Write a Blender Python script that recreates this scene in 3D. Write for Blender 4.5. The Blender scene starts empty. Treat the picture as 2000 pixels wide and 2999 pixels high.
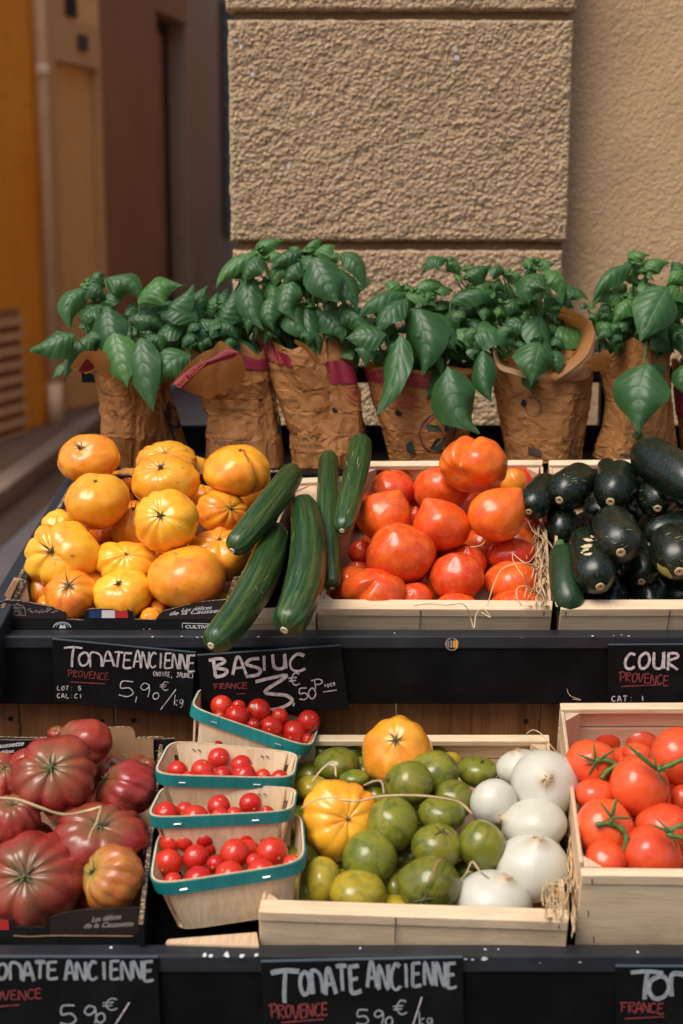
import bpy, math, random
import numpy as np
from mathutils import Vector, Matrix, noise, Quaternion
R = math.radians
sc = bpy.context.scene
C = sc.collection
rnd = random.Random(7)

# ------------------------------------------------------------------ camera, sky, sun, exposure
PITCH = R(11.0)
F = 4165.0                      # focal length in photograph pixels (50 mm, 36 mm tall frame)
EYE = Vector((0, 0, 1.6))
cd = bpy.data.cameras.new('camera'); cam = bpy.data.objects.new('camera', cd); C.objects.link(cam)
cam.location = EYE; cam.rotation_euler = (R(90) - PITCH, 0, 0)
cd.sensor_fit = 'VERTICAL'; cd.sensor_height = 36; cd.sensor_width = 24; cd.lens = 50
cd.clip_start = .05; cd.clip_end = 300
cd.dof.use_dof = True; cd.dof.focus_distance = 1.95; cd.dof.aperture_fstop = 4.4
sc.camera = cam
SUN_EL, SUN_AZ = R(58), R(222)   # azimuth measured from +Y, clockwise: behind the camera, to its left
w = bpy.data.worlds.new('World'); sc.world = w; w.use_nodes = True
nt = w.node_tree; bg = nt.nodes['Background']
sky = nt.nodes.new('ShaderNodeTexSky'); sky.sky_type = 'NISHITA'; sky.sun_disc = False
sky.sun_elevation = SUN_EL; sky.sun_rotation = SUN_AZ; sky.dust_density = 5; sky.air_density = .9; sky.ozone_density = .4
nt.links.new(sky.outputs[0], bg.inputs[0]); bg.inputs[1].default_value = .10
sd = bpy.data.lights.new('sun', 'SUN'); sun = bpy.data.objects.new('sun', sd); C.objects.link(sun)
sd.energy = 1.5; sd.angle = R(36); sd.color = (1, .95, .88)
dirn = Vector((math.sin(SUN_AZ) * math.cos(SUN_EL), math.cos(SUN_AZ) * math.cos(SUN_EL), math.sin(SUN_EL)))
sun.rotation_euler = dirn.to_track_quat('Z', 'Y').to_euler(); sun.location = (0, 0, 12)
sc.view_settings.view_transform = 'Standard'; sc.view_settings.look = 'None'
sc.view_settings.exposure = 0.6; sc.view_settings.gamma = 1
sc.view_settings.use_curve_mapping = False
sc.cycles.max_bounces = 8; sc.cycles.use_denoising = True

# ------------------------------------------------------------------ pixel -> place
FW = Vector((0, math.cos(PITCH), -math.sin(PITCH))); UPV = Vector((0, math.sin(PITCH), math.cos(PITCH))); RT = Vector((1, 0, 0))
TILES = {'Z': (0, 0), 'A': (0, 700), 'B': (1000, 700), 'C': (0, 1250), 'D': (1000, 1250), 'E': (0, 1800), 'F': (1000, 1800), 'G': (0, 2300), 'H': (1000, 2300)}
def T(t, x, y):
    if t == 'S': return (x, y)
    if t == 'Q': return (x / 2.24, y / 2.24 + 1800)
    if t == 'K': return (x / 2.6133 + 500, y / 2.6133 + 1850)
    o = TILES[t]; return (x / 1.568 + o[0], y / 1.568 + o[1])
def ray(x, y): return FW + RT * ((x - 1000) / F) - UPV * ((y - 1499.5) / F)
def at(x, y, d): return EYE + ray(x, y) * d
def hit(x, y, P, n):
    r = ray(x, y); t = (P - EYE).dot(n) / r.dot(n); return EYE + r * t
def depth(p): return (p - EYE).dot(FW)
def atY(x, y, Y):
    r = ray(x, y); return EYE + r * (Y / r.y)
class Plane:
    def __init__(s, a, b):            # two (Y, Z) points, front to back
        s.P = Vector((0, a[0], a[1])); s.t = Vector((0, b[0] - a[0], b[1] - a[1])).normalized(); s.n = Vector((0, -s.t.z, s.t.y))
    def at(s, x, y, h=0): return hit(x, y, s.P + s.n * h, s.n)
UPPER = Plane((1.821, 1.117), (2.195, 1.257))     # rim plane of the crates on the upper shelf
LOWER = Plane((1.438, .876), (1.779, .954))       # rim plane of the crates on the lower shelf

# ------------------------------------------------------------------ materials
class NT:
    def __init__(s, name):
        s.m = bpy.data.materials.new(name); s.m.use_nodes = True; s.t = s.m.node_tree; s.b = s.t.nodes['Principled BSDF']
        s.tc = None
    def n(s, typ, **k):
        o = s.t.nodes.new(typ)
        for a, v in k.items():
            if a.startswith('i_'):
                key = a[2:]; key = int(key) if key.isdigit() else key.replace('_', ' ')
                s.put(o.inputs[key], v)
            else: setattr(o, a, v)
        return o
    def put(s, sock, v):
        if isinstance(v, bpy.types.NodeSocket): s.t.links.new(v, sock)
        elif isinstance(v, bpy.types.Node): s.t.links.new(v.outputs[0], sock)
        else:
            if isinstance(v, tuple) and len(v) == 3 and sock.type == 'RGBA': v = (*v, 1)
            sock.default_value = v
    def coord(s, which='Object', scale=(1, 1, 1), rot=(0, 0, 0)):
        if not s.tc: s.tc = s.t.nodes.new('ShaderNodeTexCoord')
        mp = s.n('ShaderNodeMapping'); s.t.links.new(s.tc.outputs[which], mp.inputs[0]); mp.inputs['Scale'].default_value = scale; mp.inputs['Rotation'].default_value = rot
        return mp.outputs[0]
    def noise(s, vec, scale, detail=4, rough=.55, dist=0):
        return s.n('ShaderNodeTexNoise', i_Vector=vec, i_Scale=scale, i_Detail=detail, i_Roughness=rough, i_Distortion=dist).outputs[0]
    def vor(s, vec, scale, feat='F1'):
        return s.n('ShaderNodeTexVoronoi', feature=feat, i_Vector=vec, i_Scale=scale).outputs['Distance']
    def ramp(s, fac, *stops, interp='LINEAR'):
        r = s.n('ShaderNodeValToRGB'); s.put(r.inputs[0], fac); cr = r.color_ramp; cr.interpolation = interp
        while len(cr.elements) < len(stops): cr.elements.new(.5)
        for e, (p, c) in zip(cr.elements, stops):
            e.position = p; e.color = (*c, 1) if isinstance(c, tuple) else (c, c, c, 1)
        return r.outputs[0]
    def mix(s, f, a, b, mode='MIX'):
        m = s.n('ShaderNodeMix', data_type='RGBA', blend_type=mode)
        s.put(m.inputs[0], f); s.put(m.inputs[6], a); s.put(m.inputs[7], b); return m.outputs[2]
    def math(s, op, a, b=0.0):
        m = s.n('ShaderNodeMath', operation=op); s.put(m.inputs[0], a); s.put(m.inputs[1], b); return m.outputs[0]
    def uv(s):
        u = s.n('ShaderNodeUVMap'); x = s.n('ShaderNodeSeparateXYZ', i_0=u.outputs[0]); return x.outputs[0], x.outputs[1]
    def rand(s): return s.n('ShaderNodeObjectInfo').outputs['Random']
    def bump(s, h, strength=.3, dist=.002, prev=None):
        b = s.n('ShaderNodeBump', i_Height=h, i_Strength=strength, i_Distance=dist)
        if prev: s.put(b.inputs['Normal'], prev)
        s.put(s.b.inputs['Normal'], b.outputs[0]); return b.outputs[0]
    def set(s, **k):
        for a, v in k.items(): s.put(s.b.inputs[a.replace('_', ' ')], v)
        return s.m

def flat_mat(name, col, rough=.6, var=.15, sc_=40, bump=0.0, metallic=0.0, bd=.001):
    m = NT(name); c = m.coord()
    n = m.noise(c, sc_, 5)
    m.set(Base_Color=m.mix(n, tuple(x * (1 - var) for x in col), tuple(min(1, x * (1 + var)) for x in col)), Roughness=rough, Metallic=metallic)
    if bump: m.bump(n, bump, bd)
    return m.m

def fruit_mat(name, base, tint, tip, rough=.22, streak=(1.0, 9.0), stripe=None, sss=.12, speck=0.0, cover=(.42, .62), shoulder=None, hue=.018, sst=.8):
    """base colour, patches of a second colour, and a tint that grows towards the stem end"""
    m = NT(name); r = m.rand(); c = m.coord()
    off = m.n('ShaderNodeVectorMath', operation='ADD'); m.put(off.inputs[0], c)
    cmb = m.n('ShaderNodeCombineXYZ'); m.put(cmb.inputs[0], m.math('MULTIPLY', r, 7.3)); m.put(cmb.inputs[1], m.math('MULTIPLY', r, 3.1)); m.put(off.inputs[1], cmb.outputs[0])
    v = off.outputs[0]
    big = m.noise(v, 14, 3, .6, .6)
    patch = m.ramp(big, (cover[0], 0.0), (cover[1], 1.0))
    col = m.mix(patch, base, tint)
    mp = m.n('ShaderNodeMapping', i_Vector=v); mp.inputs['Scale'].default_value = (streak[1], streak[1], streak[0])
    st = m.noise(mp.outputs[0], 9, 4, .6)
    col = m.mix(m.ramp(st, (.45, 0.0), (.75, .55)), col, tip)
    if stripe:
        mp2 = m.n('ShaderNodeMapping', i_Vector=v); mp2.inputs['Scale'].default_value = (3.2, 3.2, .8)
        s2 = m.noise(mp2.outputs[0], 16, 3, .55, 1.2)
        col = m.mix(m.ramp(s2, (.50, 0.0), (.64, sst)), col, stripe)
    if shoulder:
        vv = m.uv()[1]; col = m.mix(m.ramp(m.math('ADD', vv, m.math('MULTIPLY', m.math('SUBTRACT', st, .5), .35)), (.06, .75), (.30, 0.0)), col, shoulder)
    fine = m.noise(v, 420, 2)
    col = m.mix(m.ramp(fine, (.60, 0.0), (.72, .25 + speck)), col, tuple(min(1, x * 1.5 + .05) for x in tip))
    hv = m.n('ShaderNodeHueSaturation', i_Color=col); m.put(hv.inputs['Value'], m.math('ADD', m.math('MULTIPLY', r, .26), .86)); m.put(hv.inputs['Hue'], m.math('ADD', m.math('MULTIPLY', r, hue), .5 - hue / 2))
    smear = m.noise(v, 60, 4, .7)
    m.set(Base_Color=hv.outputs[0], Roughness=m.math('ADD', m.math('MULTIPLY', smear, .14), rough - .09), Subsurface_Weight=sss, Subsurface_Scale=.008)
    m.b.inputs['Subsurface Radius'].default_value = (1, .35, .12); m.b.inputs['IOR'].default_value = 1.5
    m.bump(m.noise(v, 60, 3), .07, .0015)
    return m.m

M = {}
M['yellow'] = fruit_mat('yellow_tomato_skin', (.82, .37, .022), (.80, .20, .02), (.86, .46, .05), cover=(.46, .72))
M['yellow_orange'] = fruit_mat('orange_tomato_skin', (.82, .31, .018), (.76, .13, .022), (.86, .40, .04), cover=(.42, .7))
M['oxheart'] = fruit_mat('oxheart_tomato_skin', (.70, .065, .012), (.62, .045, .015), (.80, .22, .02), cover=(.4, .7))
M['oxheart_orange'] = fruit_mat('orange_oxheart_skin', (.74, .105, .012), (.68, .045, .014), (.80, .22, .02), cover=(.42, .68))
M['dark'] = fruit_mat('dark_tomato_skin', (.31, .030, .022), (.22, .040, .024), (.42, .09, .045), rough=.24, cover=(.4, .66), shoulder=(.18, .13, .045), hue=.01)
M['dark_yellow'] = fruit_mat('mottled_dark_tomato_skin', (.45, .09, .03), (.30, .10, .03), (.62, .30, .05), rough=.26, cover=(.38, .6), shoulder=(.30, .26, .06))
M['zebra'] = fruit_mat('green_tomato_skin', (.155, .165, .018), (.26, .22, .02), (.22, .24, .035), rough=.20, stripe=(.05, .085, .016), cover=(.45, .75), sst=.62)
M['zebra_yellow'] = fruit_mat('yellow_green_tomato_skin', (.42, .34, .025), (.50, .30, .02), (.45, .36, .04), rough=.24, stripe=(.14, .18, .02), cover=(.45, .75), sst=.5)
M['red'] = fruit_mat('vine_tomato_skin', (.72, .085, .022), (.68, .055, .018), (.78, .14, .04), rough=.18, cover=(.4, .7), hue=.006)
M['cherry'] = fruit_mat('cherry_tomato_skin', (.56, .022, .012), (.48, .018, .012), (.60, .05, .02), rough=.14, cover=(.4, .7), hue=.006)

def onion_mat():
    m = NT('white_onion_skin'); c = m.coord(); u, v = m.uv()
    lines = m.math('SINE', m.math('MULTIPLY', u, 2 * math.pi * 44)); l2 = m.ramp(lines, (.2, 0.0), (1.0, 1.0))
    n = m.noise(c, 22, 4)
    col = m.mix(m.ramp(n, (.35, 0.0), (.75, 1.0)), (.60, .59, .52), (.52, .50, .38))
    col = m.mix(m.math('MULTIPLY', l2, .2), col, (.44, .46, .30))
    col = m.mix(m.ramp(v, (.0, .9), (.13, 0.0)), col, (.45, .33, .17))
    m.set(Base_Color=col, Roughness=.34, Subsurface_Weight=.15, Subsurface_Scale=.006); m.bump(lines, .035, .0008); return m.m
M['onion'] = onion_mat()

def cuke_mat(name, dark, light, amt, rough, speck):
    m = NT(name); u, v = m.uv(); c = m.coord(); r = m.rand()
    uu = m.math('MULTIPLY', u, 2 * math.pi)
    cb = m.n('ShaderNodeCombineXYZ'); m.put(cb.inputs[0], m.math('COSINE', uu)); m.put(cb.inputs[1], m.math('SINE', uu)); m.put(cb.inputs[2], m.math('ADD', m.math('MULTIPLY', v, .9), r))
    st = m.noise(cb.outputs[0], 4.5, 5, .65, .3)
    f = m.ramp(st, (.45, 0.0), (.62, 1.0))
    g = m.math('MULTIPLY', f, m.math('ADD', m.math('MULTIPLY', v, amt), amt * .35))
    col = m.mix(g, dark, light)
    sp = m.vor(c, 330); sp2 = m.ramp(sp, (.10, 1.0), (.22, 0.0))
    col = m.mix(m.math('MULTIPLY', sp2, speck), col, (.30, .38, .16))
    scr = m.n('ShaderNodeMapping', i_Vector=c); scr.inputs['Scale'].default_value = (1, 3, 6)
    s3 = m.noise(scr.outputs[0], 55, 5, .75, 1.5)
    col = m.mix(m.ramp(s3, (.70, 0.0), (.74, .6)), col, (.25, .27, .13))
    m.set(Base_Color=col, Roughness=m.math('ADD', m.math('MULTIPLY', m.noise(c, 70, 4), .3), rough - .1))
    b = m.bump(m.noise(c, 160, 3), .18, .0012); m.bump(sp2, .25, .0006, b)
    return m.m
M['cucumber'] = cuke_mat('cucumber_skin', (.010, .042, .011), (.09, .15, .035), .6, .27, .12)
M['zucchini'] = cuke_mat('zucchini_skin', (.0045, .010, .006), (.008, .022, .008), .4, .22, .35)
M['zucchini_green'] = cuke_mat('green_zucchini_skin', (.008, .032, .010), (.02, .07, .018), .5, .30, .35)
M['zucchini_grey'] = cuke_mat('dull_zucchini_skin', (.007, .010, .0065), (.022, .025, .014), .8, .25, .45)
M['scar'] = flat_mat('dry_stem_scar', (.50, .34, .18), .8, .4, 500, .6)
M['scar_light'] = flat_mat('pale_blossom_scar', (.60, .54, .36), .8, .3, 500, .5)
M['calyx'] = flat_mat('dried_green_calyx', (.10, .105, .04), .75, .6, 300, .5)
M['calyx_green'] = flat_mat('fresh_green_calyx', (.05, .12, .028), .6, .4, 200, .4)
M['calyx_dry'] = flat_mat('brown_dry_calyx', (.20, .13, .05), .8, .5, 300, .5)

def leaf_mat(name, a, b, back):
    m = NT(name); u, v = m.uv(); r = m.rand(); c = m.coord()
    av = m.math('ABSOLUTE', m.math('SUBTRACT', m.math('MULTIPLY', v, 2), 1))
    ph = m.math('SUBTRACT', m.math('MULTIPLY', m.math('POWER', u, .85), 5.6), m.math('MULTIPLY', m.math('POWER', av, 1.4), 1.5))
    tri = m.math('ABSOLUTE', m.math('SUBTRACT', m.math('FRACT', ph), .5))
    side = m.ramp(m.math('ADD', tri, m.math('MULTIPLY', m.math('SUBTRACT', m.noise(c, 30, 3), .5), .12)), (0.0, 1.0), (.055, 0.0)); mid = m.ramp(av, (0.0, 1.0), (.05, 0.0))
    vein = m.math('MAXIMUM', m.math('MULTIPLY', side, .65), mid)
    n = m.noise(c, 45, 4, .6)
    col = m.mix(m.math('ADD', m.math('MULTIPLY', n, .6), m.math('MULTIPLY', r, .4)), a, b)
    col = m.mix(m.math('MULTIPLY', vein, .33), col, (.11, .22, .09))
    geo = m.n('ShaderNodeNewGeometry')
    col = m.mix(geo.outputs['Backfacing'], col, back)
    pk = m.math('SUBTRACT', m.math('ADD', m.math('MULTIPLY', m.math('SINE', m.math('MULTIPLY', tri, math.pi)), .8), m.math('MULTIPLY', m.noise(c, 130, 3), .5)), m.math('MULTIPLY', vein, .5))
    m.set(Base_Color=col, Roughness=m.math('ADD', m.math('MULTIPLY', n, .22), .30)); m.b.inputs['Specular IOR Level'].default_value = .5
    m.bump(pk, .45, .0016)
    tr = m.n('ShaderNodeBsdfTranslucent', i_Color=(.12, .32, .03)); mx = m.n('ShaderNodeMixShader', i_0=.24); m.t.links.new(m.b.outputs[0], mx.inputs[1]); m.t.links.new(tr.outputs[0], mx.inputs[2])
    m.t.links.new(mx.outputs[0], m.t.nodes['Material Output'].inputs[0]); return m.m
M['leaf'] = leaf_mat('basil_leaf_green', (.017, .070, .022), (.052, .150, .042), (.08, .17, .06))
M['leaf_light'] = leaf_mat('basil_leaf_light', (.050, .150, .034), (.085, .21, .050), (.10, .20, .08))
M['stem'] = flat_mat('basil_stem', (.07, .16, .04), .5, .3, 80)
M['straw'] = flat_mat('wood_wool', (.62, .45, .25), .7, .3, 30)
M['vine'] = flat_mat('green_vine_stem', (.07, .15, .03), .55, .35, 90, .3)

def wood_mat(name, a, b, axis=0, scale=26, rough=.6, dirt=.4, bump=.4):
    m = NT(name); s = [9, 9, 9]; s[axis] = .55; c = m.coord('Object', tuple(s)); r = m.rand()
    off = m.n('ShaderNodeVectorMath', operation='ADD'); m.put(off.inputs[0], c); cb = m.n('ShaderNodeCombineXYZ'); [m.put(cb.inputs[i], m.math('MULTIPLY', r, 31.0)) for i in range(3)]; m.put(off.inputs[1], cb.outputs[0])
    g = m.noise(off.outputs[0], scale * .35, 6, .6, .4)
    fine = m.noise(off.outputs[0], scale * 1.6, 4, .7)
    col = m.mix(m.ramp(g, (.3, 0.0), (.7, 1.0)), a, b)
    col = m.mix(m.ramp(fine, (.45, 0.0), (.8, .6)), col, tuple(x * .55 for x in a))
    d = m.noise(m.coord('Object'), 11, 5, .6)
    col = m.mix(m.ramp(d, (.52, 0.0), (.78, dirt)), col, tuple(x * .35 for x in a))
    m.set(Base_Color=col, Roughness=rough); m.bump(fine, bump, .0008); return m.m
M['poplar'] = wood_mat('pale_poplar_wood', (.68, .50, .30), (.78, .63, .43))
M['poplar_z'] = wood_mat('pale_poplar_upright', (.58, .40, .24), (.70, .52, .34), 2)
M['poplar_y'] = wood_mat('pale_poplar_side', (.60, .40, .24), (.72, .52, .34), 1)
M['veneer'] = wood_mat('punnet_veneer', (.72, .51, .30), (.80, .65, .44), 2, 16)
M['stained'] = wood_mat('brown_stained_plank', (.13, .052, .015), (.27, .115, .036), 2, 22, .45, .6, .4)

def black_mat(name, col, rough, wear, spec=.22):
    m = NT(name); c = m.coord(); n = m.noise(c, 18, 6, .65); f = m.noise(c, 260, 3)
    cc = m.mix(m.ramp(n, (.45, 0.0), (.8, .5)), col, tuple(x * 2.6 + .004 for x in col))
    cc = m.mix(m.ramp(f, (.72, 0.0), (.78, wear)), cc, (.25, .25, .26))
    m.set(Base_Color=cc, Roughness=m.math('ADD', m.math('MULTIPLY', n, .3), rough - .12)); m.b.inputs['Specular IOR Level'].default_value = spec; m.bump(f, .05, .0006); return m.m
M['black'] = black_mat('black_painted_board', (.0030, .0033, .0038), .45, .10, .12)
M['lip'] = black_mat('worn_black_edge', (.013, .016, .021), .38, .5, .5)
M['slate'] = black_mat('chalkboard_black', (.0042, .0045, .005), .48, .05, .14)
M['slate_edge'] = flat_mat('chalkboard_edge', (.06, .085, .10), .4)
M['chip'] = flat_mat('bare_paint_chip', (.62, .64, .66), .6)
M['chalk_faint'] = flat_mat('dim_chalk_ink', (.26, .29, .31), .8, .5, 150)  # dimmer, bluer chalk colour for the out-of-focus lower signs
M['chalk'] = NT('white_chalk_ink')
_m = M['chalk']; _c = _m.coord(); _n = _m.noise(_c, 170, 3, .7)
M['chalk'] = _m.set(Base_Color=_m.mix(_m.ramp(_n, (.3, .25), (.62, 1.0)), (.10, .10, .10), (.62, .56, .55)), Roughness=.75)
_m = NT('red_chalk_ink'); _c = _m.coord(); _n = _m.noise(_c, 200, 3, .7)
M['chalk_red'] = _m.set(Base_Color=_m.mix(_m.ramp(_n, (.35, .2), (.65, 1.0)), (.05, .012, .012), (.26, .035, .035)), Roughness=.75)
M['teal'] = wood_mat('teal_painted_strip', (.004, .17, .18), (.006, .26, .25), 2, 16, .5, .3, .2)
M['cardboard'] = flat_mat('brown_cardboard', (.36, .20, .10), .85, .25, 60, .3)
M['corrugated'] = NT('corrugated_edge')
_m = M['corrugated']; _c = _m.coord(); _w = _m.vor(_c, 260); M['corrugated'] = _m.set(Base_Color=_m.mix(_m.ramp(_w, (.3, 0.0), (.5, 1.0)), (.38, .28, .19), (.10, .06, .03)), Roughness=.9)
M['box_black'] = black_mat('black_printed_cardboard', (.008, .009, .010), .40, .1)
M['box_brown'] = flat_mat('brown_black_print', (.020, .013, .011), .38, .3, 25)
M['white_ink'] = flat_mat('white_print', (.62, .60, .60), .6)
M['grey_ink'] = flat_mat('grey_line_print', (.30, .26, .24), .6)
M['blue_ink'] = flat_mat('blue_print', (.012, .035, .13), .5)
M['red_ink'] = flat_mat('red_print', (.45, .02, .025), .5)
M['dark_ink'] = flat_mat('dark_print', (.045, .022, .012), .7)
M['green_ink'] = flat_mat('dark_green_print', (.010, .035, .022), .6)
M['pink_ink'] = flat_mat('faded_red_print', (.36, .07, .035), .7)
M['magenta_ink'] = flat_mat('magenta_band_print', (.20, .006, .025), .6)
M['hole'] = flat_mat('punched_hole', (.004, .003, .002), .9)
M['stem_dot'] = flat_mat('pale_stem_dot', (.50, .30, .10), .7)
M['metal'] = flat_mat('grey_staple', (.16, .16, .18), .4, .2, 200, 0, .8)
M['silver'] = flat_mat('bright_staple', (.7, .7, .7), .3, .1, 200, 0, .9)
M['pot'] = flat_mat('black_plastic_pot', (.01, .01, .01), .5)
M['soil'] = flat_mat('potting_soil', (.02, .013, .008), .95, .5, 200, .8)
def paper_mat():
    m = NT('brown_kraft_paper'); c = m.coord(); n = m.noise(c, 22, 5, .6); f = m.noise(c, 300, 3); r = m.rand()
    col = m.mix(n, (.32, .125, .030), (.43, .190, .052)); col = m.mix(m.ramp(f, (.5, 0.0), (.8, .3)), col, (.28, .14, .06))
    geo = m.n('ShaderNodeNewGeometry'); col = m.mix(geo.outputs['Backfacing'], col, (.42, .25, .12))
    m.set(Base_Color=col, Roughness=.66)
    w1 = m.n('ShaderNodeTexVoronoi', feature='DISTANCE_TO_EDGE', i_Vector=m.coord('Object', (1, 1, .7)), i_Scale=19.0).outputs[0]
    b = m.bump(m.ramp(w1, (0.0, 0.0), (.12, 1.0)), .15, .002); m.bump(m.noise(m.coord('Object', (1, 1, .45)), 42, 6, .65, 1.5), .35, .003, b)
    tr = m.n('ShaderNodeBsdfTranslucent', i_Color=(.60, .26, .05)); mx = m.n('ShaderNodeMixShader', i_0=.26); m.t.links.new(m.b.outputs[0], mx.inputs[1]); m.t.links.new(tr.outputs[0], mx.inputs[2])
    m.t.links.new(mx.outputs[0], m.t.nodes['Material Output'].inputs[0]); return m.m
M['paper'] = paper_mat()

def stone_mat(name, a, b, c3, sc_, bs, bd, ani=(1, 1, 1), rot=(0, 0, 0)):
    m = NT(name); c = m.coord('Object', ani, rot)
    n = m.noise(c, sc_, 7, .72, .3); big = m.noise(m.coord('Object'), 4.5, 5, .6)
    v = m.vor(c, sc_)
    col = m.mix(m.ramp(big, (.3, 0.0), (.7, 1.0)), a, b)
    col = m.mix(m.ramp(n, (.58, 0.0), (.78, .7)), col, c3)
    sp = m.noise(m.coord('Object'), 33, 4, .7); col = m.mix(m.ramp(sp, (.66, 0.0), (.76, .5)), col, (.62, .54, .50))
    st_ = m.noise(m.coord('Object', (1, 1, .6)), 9, 5, .7, .8); col = m.mix(m.ramp(st_, (.55, 0.0), (.75, .45)), col, (.46, .27, .17))
    st2 = m.noise(m.coord('Object'), 2.1, 5, .6); col = m.mix(m.ramp(st2, (.5, 0.0), (.8, .35)), col, tuple(x * .68 for x in a))
    m.set(Base_Color=col, Roughness=.92)
    v2 = m.vor(c, sc_ * 2.3); hgt = m.math('ADD', m.math('MULTIPLY', n, .5), m.math('ADD', m.math('MULTIPLY', v, -1.1), m.math('MULTIPLY', v2, -.55)))
    p = m.bump(hgt, bs, bd); m.bump(m.noise(c, sc_ * 5, 3), .4, bd * .2, p); return m.m
M['stone'] = stone_mat('rough_hammered_stone', (.53, .365, .21), (.60, .42, .255), (.67, .50, .34), 135, 1.0, .0065)
M['joint'] = stone_mat('joint_mortar', (.24, .145, .065), (.30, .19, .09), (.33, .22, .12), 120, .7, .004)
M['render'] = stone_mat('ochre_roughcast', (.50, .325, .17), (.55, .365, .205), (.58, .40, .24), 120, .6, .0022)

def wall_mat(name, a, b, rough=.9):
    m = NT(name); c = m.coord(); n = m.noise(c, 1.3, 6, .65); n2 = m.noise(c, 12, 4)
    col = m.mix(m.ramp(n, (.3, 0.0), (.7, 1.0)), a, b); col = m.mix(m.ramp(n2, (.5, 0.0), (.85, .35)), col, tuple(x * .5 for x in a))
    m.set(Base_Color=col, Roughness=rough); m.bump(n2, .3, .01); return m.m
M['orange_wall'] = wall_mat('orange_limewash', (.82, .33, .018), (.88, .42, .04))
M['pink_wall'] = wall_mat('pinkish_limewash', (.62, .40, .19), (.68, .46, .23))
M['ochre_wall'] = wall_mat('ochre_limewash', (.78, .50, .20), (.84, .56, .24))
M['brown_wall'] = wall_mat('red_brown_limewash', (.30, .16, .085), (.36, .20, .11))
M['grey_wall'] = wall_mat('grey_brown_limewash', (.34, .25, .18), (.40, .30, .22))
M['dark_door'] = wall_mat('dark_door_wood', (.025, .017, .013), (.045, .03, .02))
M['pipe'] = flat_mat('painted_drainpipe', (.78, .62, .42), .6, .3, 4)
M['shutter'] = flat_mat('blue_grey_shutter', (.05, .05, .055), .6, .3, 8)
M['vent'] = flat_mat('vent_slat_paint', (.66, .46, .27), .7, .3, 8)
M['pavement'] = wall_mat('worn_brown_pavement', (.13, .09, .068), (.19, .135, .10), .55)
M['asphalt'] = wall_mat('grey_street_paving', (.085, .08, .09), (.12, .115, .125), .5)
M['curb'] = wall_mat('kerb_stone', (.20, .15, .12), (.26, .20, .16), .7)
M['gutter'] = wall_mat('wet_gutter', (.045, .035, .03), (.07, .055, .045), .3)
M['facade'] = wall_mat('facing_facade', (.42, .27, .13), (.50, .33, .17))

# ------------------------------------------------------------------ mesh helpers
def mk(name, verts, faces, mat=None, parent=None, smooth=False, uvs=None, loc=None, kind=None):
    me = bpy.data.meshes.new(name)
    if loc is not None: verts = [Vector(v) - loc for v in verts]
    me.from_pydata([tuple(v) for v in verts], [], faces); me.update()
    if uvs is not None:
        ul = me.uv_layers.new(name='UVMap'); li = np.empty(len(me.loops), dtype=np.int32); me.loops.foreach_get('vertex_index', li)
        ua = np.asarray(uvs, dtype=np.float32)
        if len(ua) == len(verts): ul.data.foreach_set('uv', ua[li].ravel())
        else: ul.data.foreach_set('uv', ua.ravel())
    if smooth: me.polygons.foreach_set('use_smooth', [True] * len(me.polygons))
    if mat: me.materials.append(M[mat] if isinstance(mat, str) else mat)
    o = bpy.data.objects.new(name, me); C.objects.link(o)
    if loc is not None: o.location = loc
    if parent is not None: o.parent = parent; o.matrix_parent_inverse = Matrix.Translation(parent.location).inverted(); 
    if kind: o['kind'] = kind
    return o
def tag(o, label, cat, group=None):
    o['label'] = label; o['category'] = cat
    if group: o['group'] = group
    return o
def thing(name, label, cat, loc=(0, 0, 0), group=None):
    o = bpy.data.objects.new(name, None); C.objects.link(o); o.location = loc; o.empty_display_size = .02
    return tag(o, label, cat, group)
BOXF = [(0, 3, 2, 1), (4, 5, 6, 7), (0, 1, 5, 4), (1, 2, 6, 5), (2, 3, 7, 6), (3, 0, 4, 7)]
def bevel(o, wd, seg=2):
    b = o.modifiers.new('bevel', 'BEVEL'); b.width = wd; b.segments = seg; b.limit_method = 'ANGLE'; return o
def box(name, a, b, mat, parent=None, bev=0, kind=None):
    (x0, y0, z0), (x1, y1, z1) = a, b
    vs = [(x0, y0, z0), (x1, y0, z0), (x1, y1, z0), (x0, y1, z0), (x0, y0, z1), (x1, y0, z1), (x1, y1, z1), (x0, y1, z1)]
    ctr = Vector(((x0 + x1) / 2, (y0 + y1) / 2, (z0 + z1) / 2))
    o = mk(name, [Vector(v) for v in vs], BOXF, mat, parent, loc=ctr, kind=kind)
    if bev: bevel(o, bev)
    return o
def hexa(name, bot, top, mat, parent=None, bev=0):
    """bot, top: four corners each, same order"""
    vs = [Vector(v) for v in bot] + [Vector(v) for v in top]
    ctr = sum(vs, Vector()) / 8
    n = (vs[1] - vs[0]).cross(vs[2] - vs[0])
    f = BOXF if n.dot(vs[4] - vs[0]) > 0 else [tuple(reversed(x)) for x in BOXF]
    o = mk(name, vs, f, mat, parent, loc=ctr)
    if bev: bevel(o, bev)
    return o
def tube_geo(pts, rads, seg=8, cap=True):
    pts = [Vector(p) for p in pts]; vs, fs, uv = [], [], []
    up = Vector((.13, .27, .95)); n = len(pts); nrm = None
    for i, p in enumerate(pts):
        t = (pts[min(i + 1, n - 1)] - pts[max(i - 1, 0)]).normalized()
        if nrm is None: nrm = t.cross(up).normalized()
        else: nrm = (nrm - t * nrm.dot(t)).normalized()
        bn = t.cross(nrm)
        for k in range(seg):
            a = 2 * math.pi * k / seg; vs.append(p + (nrm * math.cos(a) + bn * math.sin(a)) * rads[i])
    for i in range(n - 1):
        for k in range(seg):
            k2 = (k + 1) % seg; fs.append((i * seg + k, i * seg + k2, (i + 1) * seg + k2, (i + 1) * seg + k))
    if cap: fs.append(tuple(reversed(range(seg)))); fs.append(tuple((n - 1) * seg + k for k in range(seg)))
    return vs, fs
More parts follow.
